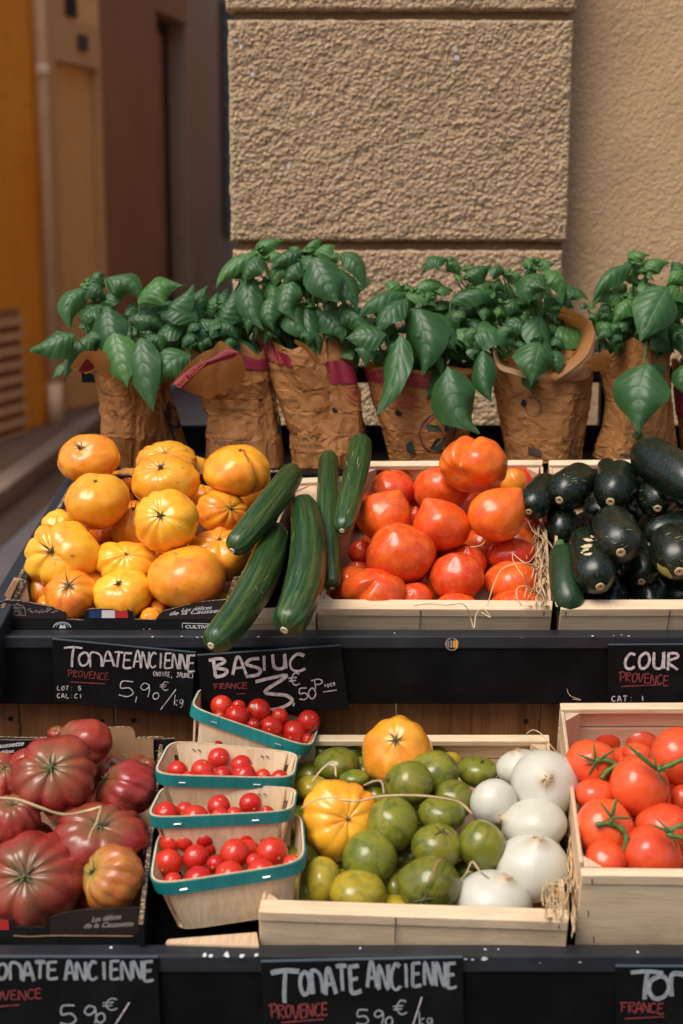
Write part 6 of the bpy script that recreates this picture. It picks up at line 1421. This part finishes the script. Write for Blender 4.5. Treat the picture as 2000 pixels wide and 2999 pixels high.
LV_ = {   # leaves: base, bend, tip, width in tile pixels
 1: ('A', (430, 330), [((410, 225), (270, 250), (330, 435), 78), ((410, 215), (440, 130), (490, 165), 66), ((415, 200), (450, 210), (485, 275), 88), ((480, 185), (600, 150), (655, 285), 95), ((470, 310), (350, 330), (400, 420), 100), ((360, 450), (260, 470), (152, 530), 120), ((440, 425), (330, 460), (295, 655), 84), ((495, 310), (470, 420), (545, 560), 132), ((540, 440), (560, 560), (600, 695), 128), ((660, 465), (655, 600), (722, 810), 122), ((885, 545), (760, 550), (715, 705), 112), ((640, 300), (700, 165), (850, 215), 128), ((760, 305), (830, 290), (895, 205), 84), ((905, 375), (800, 285), (712, 345), 92), ((590, 370), (690, 330), (765, 430), 76), ((450, 300), (520, 240), (585, 240), 66), ((640, 360), (600, 320), (620, 280), 56), ((395, 200), (380, 205), (372, 200), 24)]),
 2: ('A', (950, 400), [((850, 405), (740, 390), (700, 500), 100), ((850, 410), (950, 385), (1015, 455), 84), ((950, 400), (1010, 370), (1055, 460), 92), ((930, 370), (885, 290), (960, 208), 66), ((990, 350), (955, 300), (1000, 240), 60), ((1000, 370), (1050, 320), (1085, 225), 88), ((905, 500), (930, 480), (970, 495), 44), ((1000, 300), (1020, 270), (1060, 215), 50), ((1110, 330), (1080, 280), (1100, 190), 74), ((880, 330), (900, 300), (870, 300), 40), ((1040, 480), (1070, 460), (1110, 500), 50)]),
 3: ('A', (1330, 300), [((1190, 60), (1050, 90), (985, 245), 60), ((1180, 70), (1220, -15), (1310, 12), 58), ((1190, 75), (1125, 120), (1120, 205), 82), ((1170, 75), (1095, 75), (1068, 165), 66), ((1160, 175), (1100, 290), (1215, 425), 98), ((1210, 90), (1280, 55), (1312, 85), 46), ((1390, 60), (1300, 55), (1238, 155), 66), ((1385, 90), (1315, 130), (1310, 225), 76), ((1390, 60), (1350, 25), (1328, 40), 40), ((1395, 70), (1430, -8), (1490, 0), 44), ((1440, 85), (1480, 190), (1562, 300), 136), ((1440, 75), (1500, 10), (1542, 32), 66), ((1340, 180), (1285, 270), (1345, 375), 88), ((1350, 260), (1325, 410), (1440, 442), 96), ((1510, 285), (1530, 400), (1430, 442), 50), ((1400, 300), (1395, 450), (1452, 538), 78), ((1560, 70), (1660, 50), (1676, 245), 84), ((1540, 130), (1620, 200), (1640, 335), 98), ((1250, 260), (1200, 330), (1262, 425), 88), ((1230, 200), (1255, 240), (1240, 335), 66), ((1560, 330), (1650, 330), (1662, 465), 98), ((1500, 150), (1560, 130), (1600, 200), 80), ((1480, 330), (1560, 380), (1570, 480), 90), ((1290, 110), (1250, 150), (1260, 230), 60)]),
 4: ('B', (330, 330), [((285, 240), (240, 175), (188, 208), 62), ((290, 250), (140, 215), (58, 385), 86), ((300, 280), (180, 300), (158, 468), 116), ((340, 320), (405, 440), (372, 632), 156), ((300, 250), (330, 280), (332, 325), 56), ((330, 240), (420, 155), (500, 262), 78), ((410, 340), (475, 375), (556, 503), 118), ((500, 290), (620, 185), (772, 278), 80), ((265, 450), (255, 650), (152, 832), 108), ((480, 595), (470, 770), (622, 902), 158), ((200, 455), (100, 440), (12, 470), 116), ((540, 400), (515, 330), (580, 325), 72), ((60, 520), (110, 480), (190, 540), 90), ((430, 250), (460, 200), (510, 240), 60), ((240, 380), (200, 420), (215, 480), 60), ((380, 260), (400, 230), (440, 290), 60)]),
 5: ('B', (780, 380), [((480, 100), (400, 50), (364, 168), 76), ((480, 100), (525, 105), (546, 178), 50), ((560, 180), (620, 130), (697, 120), 72), ((575, 150), (600, 115), (560, 128), 38), ((750, 150), (695, 95), (698, 152), 76), ((740, 160), (820, 145), (832, 182), 56), ((600, 230), (635, 175), (702, 200), 64), ((690, 210), (725, 175), (752, 252), 82), ((890, 110), (845, 80), (822, 132), 54), ((890, 140), (930, 80), (982, 118), 60), ((930, 160), (810, 185), (862, 305), 138), ((930, 145), (1045, 140), (1012, 310), 102), ((930, 265), (970, 265), (1012, 305), 50), ((870, 385), (838, 340), (882, 308), 66), ((915, 350), (895, 450), (1002, 562), 120), ((1000, 400), (1060, 475), (1132, 408), 92), ((900, 490), (875, 545), (860, 682), 146), ((940, 520), (975, 560), (980, 642), 54), ((600, 430), (680, 390), (812, 493), 136), ((860, 400), (800, 350), (738, 452), 96), ((700, 330), (730, 305), (772, 372), 76), ((640, 520), (610, 640), (682, 762), 76), ((870, 600), (855, 660), (872, 722), 56), ((740, 300), (800, 280), (830, 350), 70), ((620, 330), (660, 300), (700, 350), 70), ((1020, 270), (1050, 280), (1068, 320), 40)]),
 6: ('B', (1370, 350), [((1340, 120), (1195, 120), (1153, 302), 66), ((1340, 110), (1350, 40), (1416, 78), 62), ((1390, 160), (1420, 70), (1522, 112), 72), ((1360, 200), (1335, 150), (1340, 108), 56), ((1500, 220), (1435, 310), (1368, 482), 156), ((1510, 150), (1560, 160), (1575, 225), 96), ((1340, 270), (1275, 285), (1243, 405), 78), ((1300, 270), (1220, 220), (1158, 302), 66), ((1250, 400), (1195, 375), (1183, 452), 76), ((1270, 430), (1250, 450), (1230, 507), 56), ((1385, 580), (1325, 700), (1347, 900), 196), ((1480, 420), (1505, 470), (1532, 522), 86), ((1130, 310), (1110, 285), (1098, 300), 34), ((1140, 340), (1175, 340), (1167, 405), 46), ((1330, 370), (1305, 390), (1340, 432), 56), ((1380, 190), (1425, 220), (1422, 265), 66), ((1200, 330), (1245, 325), (1242, 405), 60), ((1347, 880), (1360, 910), (1345, 945), 40), ((1440, 300), (1400, 260), (1350, 330), 60), ((1180, 330), (1220, 290), (1250, 310), 50)]),
 7: ('B', (1590, 380), [((1530, 400), (1595, 450), (1572, 565), 106), ((1580, 570), (1515, 620), (1550, 725), 88), ((1540, 260), (1575, 280), (1582, 335), 98), ((1570, 120), (1620, 100), (1660, 180), 90), ((1600, 300), (1660, 320), (1680, 420), 100), ((1560, 200), (1530, 180), (1500, 230), 70), ((1560, 330), (1510, 330), (1480, 400), 70)]),
}
roots = {1: r1, 2: r2, 3: r3, 4: r4, 5: r5, 6: r6, 7: r7}
FILL = {1: ((330, 280), (880, 570), 34), 2: ((830, 270), (1120, 530), 30), 3: ((1080, 110), (1640, 490), 64), 4: ((90, 280), (600, 570), 52), 5: ((560, 180), (1020, 540), 62), 6: ((1180, 200), (1520, 500), 36), 7: ((1500, 200), (1700, 520), 12)}
for k, (tile, core, leaves) in LV_.items():
    root = roots[k]; lr = random.Random(k * 11); d0 = PD; stems = []
    pot = root.location
    bottom = at(*T(tile, *core), d0 + .02); cx_ = (T(tile, *core)[0]); soil_p = Vector((pot.x, pot.y + .02, pot.z + .11))
    nodes = []
    big = max(l[3] for l in leaves)
    for q, (a, c, b, wd) in enumerate(leaves):
        near = .025 + .085 * min(1, wd / 150); yy = max(0, (b[1] - a[1])) / 400
        da = d0 - near * .75 + lr.uniform(-.008, .008); dc = da - .012 - .02 * yy; db = da + (.01 - .035 * min(1, yy * 1.6))
        A_, C_, B_ = at(*T(tile, *a), da), at(*T(tile, *c), dc), at(*T(tile, *b), min(db, d0 - .02))
        if a[1] > 430: A_, C_, B_ = [v - FW * .035 for v in (A_, C_, B_)]
        hint = (-FW * .75 + UPV * lr.uniform(.35, .8) + RT * lr.uniform(-.45, .35)).normalized()
        V, Fc, uv = leaf_geo(A_, C_, B_, wd * (1.30 if wd > 95 else 1.5) / 1.568 * da / F, hint, k * 100 + q, cup=.38 if wd > 90 else .5)
        o = mk('leaf', V, Fc, 'leaf_light' if (wd < 66 and a[1] < 260) or lr.random() < .12 else 'leaf', root, True, uv, loc=A_); m_ = o.modifiers.new('sub', 'SUBSURF'); m_.levels = 1; m_.render_levels = 1
        stems.append((A_, q))
        if wd > 50 and q % 3 != 2:       # basil leaves grow in opposite pairs: a smaller partner behind
            L_ = (b[0] - a[0], b[1] - a[1]); k2 = lr.uniform(.45, .7); da2 = da + lr.uniform(.01, .03)
            b2 = (a[0] - L_[0] * k2 + lr.uniform(-15, 15), a[1] + abs(L_[1]) * k2 * .6 + lr.uniform(0, 30)); c2 = ((a[0] + b2[0]) / 2, min(a[1], b2[1]) - 15 * lr.random())
            V, Fc, uv = leaf_geo(at(*T(tile, *a), da2), at(*T(tile, *c2), da2 - .01), at(*T(tile, *b2), da2 - .004), wd * .95 / 1.568 * da / F, (hint + UPV * .3).normalized(), k * 100 + 40 + q)
            mk('leaf', V, Fc, 'leaf_light' if lr.random() < .25 else 'leaf', root, True, uv, loc=A_)
        if wd < 80 and a[1] < 330:       # small young leaves around each growing tip
            for z in range(3):
                an = lr.uniform(-3.0, .2); L_ = lr.uniform(34, 62); e_ = (a[0] + math.cos(an) * L_, a[1] + math.sin(an) * L_ * .6 + 8); m_ = (a[0] + math.cos(an) * L_ * .5, a[1] + math.sin(an) * L_ * .6 - 10)
                V, Fc, uv = leaf_geo(at(*T(tile, *a), da + .004), at(*T(tile, *m_), da - .006), at(*T(tile, *e_), da), lr.uniform(38, 56) / 1.568 * da / F, (UPV - FW * .5 + RT * lr.uniform(-.4, .4)).normalized(), k * 1000 + q * 3 + z, nu=9, nv=6)
                mk('leaf', V, Fc, 'leaf_light', root, True, uv, loc=A_)
    f0, f1, nf = FILL[k]
    for q in range(9):                   # leaves spilling over the rim of the sleeve
        x, y = lr.uniform(f0[0] + 20, f1[0] - 40), lr.uniform(f1[1] - 150, f1[1] - 30); da = d0 + lr.uniform(-.085, -.05); sgn = 1 if x > (f0[0] + f1[0]) / 2 else -1; L = lr.uniform(70, 120)
        b2 = (x + sgn * L * lr.uniform(.1, .8), y + L * lr.uniform(.5, .95)); c2 = (x + sgn * L * .45, y - 6)
        V, Fc, uv = leaf_geo(at(*T(tile, x, y), da), at(*T(tile, *c2), da - .014), at(*T(tile, *b2), da - .004), lr.uniform(60, 90) / 1.568 * da / F, (-FW * .6 + UPV * .6 + RT * lr.uniform(-.4, .4)).normalized(), k * 2000 + q, cup=.45)
        mk('leaf', V, Fc, 'leaf', root, True, uv, loc=Vector(V[0])); stems.append((Vector(V[0]), q))
    for q in range(nf):
        x, y = lr.uniform(f0[0], f1[0]), lr.uniform(f0[1], f1[1]); da = d0 + lr.uniform(-.035, .06); ang = lr.uniform(0, 6.28); L = lr.uniform(80, 150)
        dx, dy = math.cos(ang) * L, abs(math.sin(ang)) * L * .9 + 15
        A_, C_, B_ = at(*T(tile, x, y), da), at(*T(tile, x + dx * .55, y - 10 + dy * .25), da - .01), at(*T(tile, x + dx, y + dy), da - .012)
        hint = (-FW * lr.uniform(.2, .7) + UPV * lr.uniform(.4, .9) + RT * lr.uniform(-.6, .6)).normalized()
        V, Fc, uv = leaf_geo(A_, C_, B_, lr.uniform(70, 120) / 1.568 * da / F, hint, k * 100 + 60 + q)
        mk('leaf', V, Fc, 'leaf', root, True, uv, loc=A_); 
        if q % 2 == 0: stems.append((A_, q))
    geo = []
    for A_, q in stems:
        s0 = soil_p + Vector((lr.uniform(-.03, .03), lr.uniform(-.015, .03), 0)); mid = Vector((s0.x * .4 + A_.x * .6, s0.y * .55 + A_.y * .45 + .015, s0.z * .45 + A_.z * .55))
        geo.append(tube_geo([bez(s0, mid, A_, t / 6) for t in range(7)], [.0022, .0021, .0019, .0017, .0015, .0012, .0009], 6))
    # the long petiole of the huge hanging leaf
    if k == 6: geo.append(tube_geo([at(*T('B', x, y), PD - .1) for x, y in ((1400, 470), (1398, 510), (1388, 560), (1382, 590))], [.0018, .0018, .0016, .0016], 6))
    V, Fc = join_geo(geo); mk('stems', V, Fc, 'stem', root, True, loc=bottom)

# ------------------------------------------------------------------ wood wool and loose straw
def sp(t, pts_, h_, plane): return [plane.at(*T(t, x, y), hh) for (x, y), hh in zip(pts_, h_ if isinstance(h_, (list, tuple)) else [h_] * len(pts_))]
# tangle along the inside of the oxheart crate
ss = []
for k in range(95):
    y0 = rnd.uniform(430, 800); x0 = 915 + rnd.gauss(0, 16) + (y0 - 600) * .05; pts_ = []; an = rnd.gauss(0, .35); ln = rnd.uniform(60, 170)
    for i in range(4): t = i / 3; pts_.append((x0 + math.sin(an) * ln * t + rnd.gauss(0, 6), min(822, y0 + math.cos(an) * ln * t)))
    ss.append(sp('D', pts_, [rnd.uniform(-.02, .012) for _ in pts_], UPPER))
straw('wood_wool', ss, 'pale wood wool packed along the side of the oxheart tomato crate')
def curl(t, pts_, h_, plane, label, wd=.0018, lift=None): 
    return straw('straw_strand', [sp(t, pts_, h_, plane)], label, None, False, wd=wd)
curl('D', [(670, 822), (700, 720), (740, 650), (820, 625), (880, 640), (910, 700)], [.03, .055, .07, .075, .06, .02], UPPER, 'straw strand arching over the straw covered oxheart tomatoes', .0022)
curl('D', [(785, 575), (790, 620), (830, 680), (855, 730), (850, 760)], [.03, .06, .068, .05, .04], UPPER, 'straw strand hanging between two oxheart tomatoes by the crate side', .0018)
curl('D', [(830, 826), (805, 780), (812, 735), (860, 735), (900, 770), (915, 745)], [.045, .055, .058, .055, .03, .01], UPPER, 'straw loop on the front corner oxheart tomato', .0026)
curl('D', [(785, 580), (850, 625), (900, 570), (925, 520), (880, 480), (855, 430)], [.05, .06, .03, .02, .03, .03], UPPER, 'straw strand winding up beside the zucchini', .0018)
curl('D', [(330, 822), (400, 812), (480, 818), (560, 815), (590, 870), (608, 925), (618, 860), (650, 835), (685, 875), (640, 850)], [.035, .045, .045, .045, .012, .004, .012, .02, .012, .016], UPPER, 'long straw curl hanging over the front rail of the oxheart crate', .0024)
curl('D', [(590, 552), (640, 545), (665, 515)], [.03, .03, .02], UPPER, 'short straw bit in the middle gap of the oxheart crate', .0014)
curl('E', [(-10, 842), (80, 850), (180, 885), (290, 918), (400, 900), (465, 880)], [.115, .11, .10, .085, .075, .085], LOWER, 'long straw strand lying across the dark tomatoes', .0028)
curl('E', [(465, 880), (445, 950), (415, 1010), (402, 1065)], [.09, .095, .085, .075], LOWER, 'bent straw end hanging down in front of the mottled tomato', .0028)
curl('E', [(1380, 890), (1450, 850), (1568, 835)], [.10, .10, .10], LOWER, 'straw strand lying over the large ribbed yellow tomato', .0022)
curl('F', [(-10, 850), (80, 855), (180, 835), (320, 830), (440, 840), (540, 862), (600, 915)], [.10, .10, .095, .095, .09, .08, .07], LOWER, 'long straw strand crossing the green tomatoes', .0022)
curl('F', [(-140, 770), (-80, 700), (-35, 680), (-25, 745)], [.06, .07, .07, .06], LOWER, 'straw loop over the green tomato at the back', .003)
curl('F', [(100, 785), (150, 765), (185, 770), (195, 825)], [.09, .10, .10, .09], LOWER, 'small straw curl under the glossy olive tomato', .002)
curl('F', [(848, 548), (880, 530), (920, 550), (960, 600), (990, 635)], [.012, .02, .02, .012, .004], LOWER, 'thin straw curl at the back corner of the onion crate', .002)
curl('F', [(1035, 340), (1050, 372), (1100, 392), (1060, 388)], [.05, .05, .047, .048], LOWER, 'wispy fibre sticking up from the vine tomato crate corner', .0008)
curl('H', [(545, 440), (575, 400), (600, 350), (640, 400), (680, 430)], [.05, .06, .065, .06, .04], LOWER, 'straw strand bent over behind the front onion', .0026)
ss = []
for k in range(34):
    cx_, cy_ = rnd.gauss(985, 26), rnd.gauss(530, 50); r_ = rnd.uniform(25, 75); a0_ = rnd.uniform(0, 6.28); pts_ = [(min(1040, cx_ + math.cos(a0_ + t * 1.4) * r_ * .55), min(612, cy_ + math.sin(a0_ + t * 1.4) * r_)) for t in range(4)]
    ss.append(sp('H', pts_, [rnd.uniform(-.02, .012) for _ in pts_], LOWER))
for k in range(50):
    y0 = rnd.uniform(100, 620); x0 = 1052 + rnd.gauss(0, 8) + (y0) * .01; ss.append(sp('H', [(x0 + rnd.gauss(0, 4), y0), (x0 + rnd.gauss(0, 6), y0 + 30), (x0 + rnd.gauss(0, 7), y0 + rnd.uniform(60, 110))], [rnd.uniform(-.015, .006) for _ in range(3)], LOWER))
straw('wood_wool', ss, 'curled wood wool in the corner beside the front onions')
# warm light from the street: none needed, the open sky does it

# ------------------------------------------------------------------ marks on the skins
from mathutils.bvhtree import BVHTree
bpy.context.view_layer.update()
def find(text): return next(o for o in C.objects if o.get('label') and text in o['label'])
def blemish(text, tile, x, y, rx, ry, mat, name='skin_mark', ang=0, off=.0004, wob=.25, label=None):
    """an irregular patch laid on the fruit's own surface around a pixel"""
    o = find(text) if isinstance(text, str) else text; mw = o.matrix_world; me = o.data
    bv = BVHTree.FromPolygons([mw @ v.co for v in me.vertices], [tuple(p.vertices) for p in me.polygons]); V, K, rings = [], 16, 4
    def cast(px_, py_):
        d = ray(*T(tile, px_, py_)).normalized(); h_ = bv.ray_cast(EYE, d); return (h_[0] + h_[1] * (off if h_[1].dot(d) < 0 else -off)) if h_[0] else None
    ca, sa = math.cos(ang), math.sin(ang); c = cast(x, y)
    if c is None: return
    V.append(c); rr = [1 + rnd.uniform(-wob, wob) for _ in range(K)]
    for j in range(1, rings + 1):
        for i in range(K):
            a_ = 6.2832 * i / K; ex, ey = math.cos(a_) * rx * rr[i] * j / rings, math.sin(a_) * ry * rr[i] * j / rings
            p = cast(x + ex * ca - ey * sa, y + ex * sa + ey * ca); V.append(p if p is not None else V[-1])
    Fc = [(0, 1 + i, 1 + (i + 1) % K) for i in range(K)] + [(1 + (j - 1) * K + i, 1 + j * K + i, 1 + j * K + (i + 1) % K, 1 + (j - 1) * K + (i + 1) % K) for j in range(1, rings) for i in range(K)]
    inv_ = mw.inverted(); q = mk(name, [inv_ @ v for v in V], Fc, mat, None, True); q.parent = o; return q
M['cork'] = flat_mat('corky_brown_scar', (.30, .17, .075), .9, .45, 400, .5)
M['beige_scrape'] = flat_mat('beige_scraped_skin', (.50, .42, .24), .8, .35, 300, .4)
M['yellow_patch'] = flat_mat('yellow_skin_patch', (.42, .36, .08), .5, .4, 200, .3)
M['pale_line'] = flat_mat('pale_scratch', (.20, .24, .10), .7, .4, 300, .2)
M['red_split'] = flat_mat('healed_red_split', (.55, .06, .025), .45, .4, 300, .4)
for (x, y, rx, ry, an) in ((430, 375, 30, 5, -1.1), (405, 425, 26, 4, -1.2), (450, 345, 16, 4, -.6)): blemish('largest green tomato', 'H', x, y, rx, ry, 'cork', 'crack', an)
for (x, y, rx, ry, an) in ((1135, 520, 22, 7, .2), (1128, 548, 26, 9, -.2), (1122, 566, 20, 5, -.3), (1134, 585, 20, 6, -.15), (1150, 505, 10, 4, .5), (1105, 580, 8, 3, .2)): blemish('large zucchini with beige scrapes', 'D', x, y, rx, ry, 'beige_scrape', 'scrape', an)
blemish('zucchini with a yellow patch', 'D', 1488, 668, 48, 15, 'yellow_patch', 'yellow_patch', .75)
blemish('orange tomato with a healed split', 'C', 1128, 132, 34, 6, 'red_split', 'split', 1.15); blemish('orange tomato with a healed split', 'C', 1136, 152, 14, 3, 'cork', 'split_core', 1.2, .0008)
blemish('largest orange tomato', 'C', 808, 582, 9, 4, 'cork', 'blossom_scar'); blemish('broad deeply ribbed', 'C', 333, 592, 9, 5, 'cork'); blemish('large yellow tomato with a curled', 'C', 838, 190, 6, 4, 'cork'); 
blemish('curled kidney shaped', 'D', 528, 240, 14, 6, 'cork', 'stem_scar', .2); blemish('red oxheart tomato low behind the front rail', 'D', 312, 762, 7, 4, 'cork'); blemish('largest smooth red oxheart', 'D', 245, 482, 7, 2.5, 'cork', 'tip_scar')
blemish('red pointed oxheart', 'D', 235, 355, 34, 1.6, 'cork', 'skin_crease', .25); blemish('red pointed oxheart', 'D', 285, 372, 22, 1.4, 'cork', 'skin_crease', .6)
blemish('highest one with a pale stem scar', 'E', 1160, 420, 11, 9, 'beige_scrape', 'stem_scar')
for t_ in ('bulging striped cucumber', 'fat cucumber hanging', 'shortest cucumber', 'cucumber lying on top'):
    o = find(t_)
    for q in range(9):
        box_ = {'bulging': (1290, 1460, 400, 850), 'fat cuc': (1010, 1260, 560, 930), 'shortes': (1120, 1300, 260, 500), 'cucumbe': (1590, 1680, 110, 420)}[t_[:7]]
        x, y = rnd.uniform(box_[0], box_[1]), rnd.uniform(box_[2], box_[3]); blemish(o, 'C', x, y, rnd.uniform(6, 20), rnd.uniform(.8, 1.8), 'pale_line', 'scratch', rnd.uniform(1.2, 2.4))
for t_, bx_ in (('greyish scratched zucchini', (1200, 1360, 400, 560)), ('zucchini with a yellow patch', (1460, 1600, 480, 640)), ('zucchini with a nicked', (1375, 1500, 270, 400)), ('fat glossy zucchini', (1000, 1140, 220, 270))):
    o = find(t_)
    for q in range(8): blemish(o, 'D', rnd.uniform(*bx_[:2]), rnd.uniform(*bx_[2:]), rnd.uniform(4, 16), rnd.uniform(.8, 2), 'pale_line', 'scratch', rnd.uniform(-.7, .7))
for t_, x, y in (('first at the raised', 1000, 400), ('biggest at the low', 1370, 530)): blemish(t_, 'E', x, y + 40, 3, 3, 'yellow_patch', 'stem_dot')
for o in [o for o in C.objects if o.get('category') == 'tomato' and 'bottom layer' not in o['label'] and 'cherry' not in o['label']]:
    if rnd.random() < .55:      # small corky freckles that real heirloom skins carry
        X, Y = 0, 0; v = o.matrix_world.translation - EYE; dd = v.dot(FW); X, Y = 1000 + v.dot(RT) / dd * F, 1499.5 - v.dot(UPV) / dd * F
        for q in range(rnd.randint(1, 3)): blemish(o, 'S', X + rnd.uniform(-45, 45), Y + rnd.uniform(-35, 35), rnd.uniform(1.4, 4), rnd.uniform(1, 2), 'cork', 'freckle', rnd.uniform(0, 3))

M['lime'] = flat_mat('pale_lime_stain', (.62, .58, .58), .9, .3, 300, .6)
# pale chips in the stone face
for (x, y, r_) in ((1333, 145, 7), (1336, 170, 8), (1328, 206, 5), (845, 483, 6), (705, 135, 6), (1018, 472, 5), (690, 118, 5), (915, 330, 5), (740, 218, 7)):
    p = atY(x, y, PY - .006); rr = r_ * 2.9 / F; K = 9
    mk('lime_stain', [p + Vector((math.cos(i * .698) * rr * rnd.uniform(.5, 1.2), rnd.uniform(-.001, .001), math.sin(i * .698) * rr * rnd.uniform(.6, 1.4))) for i in range(K)], [tuple(range(K))], 'lime', bh, loc=p)
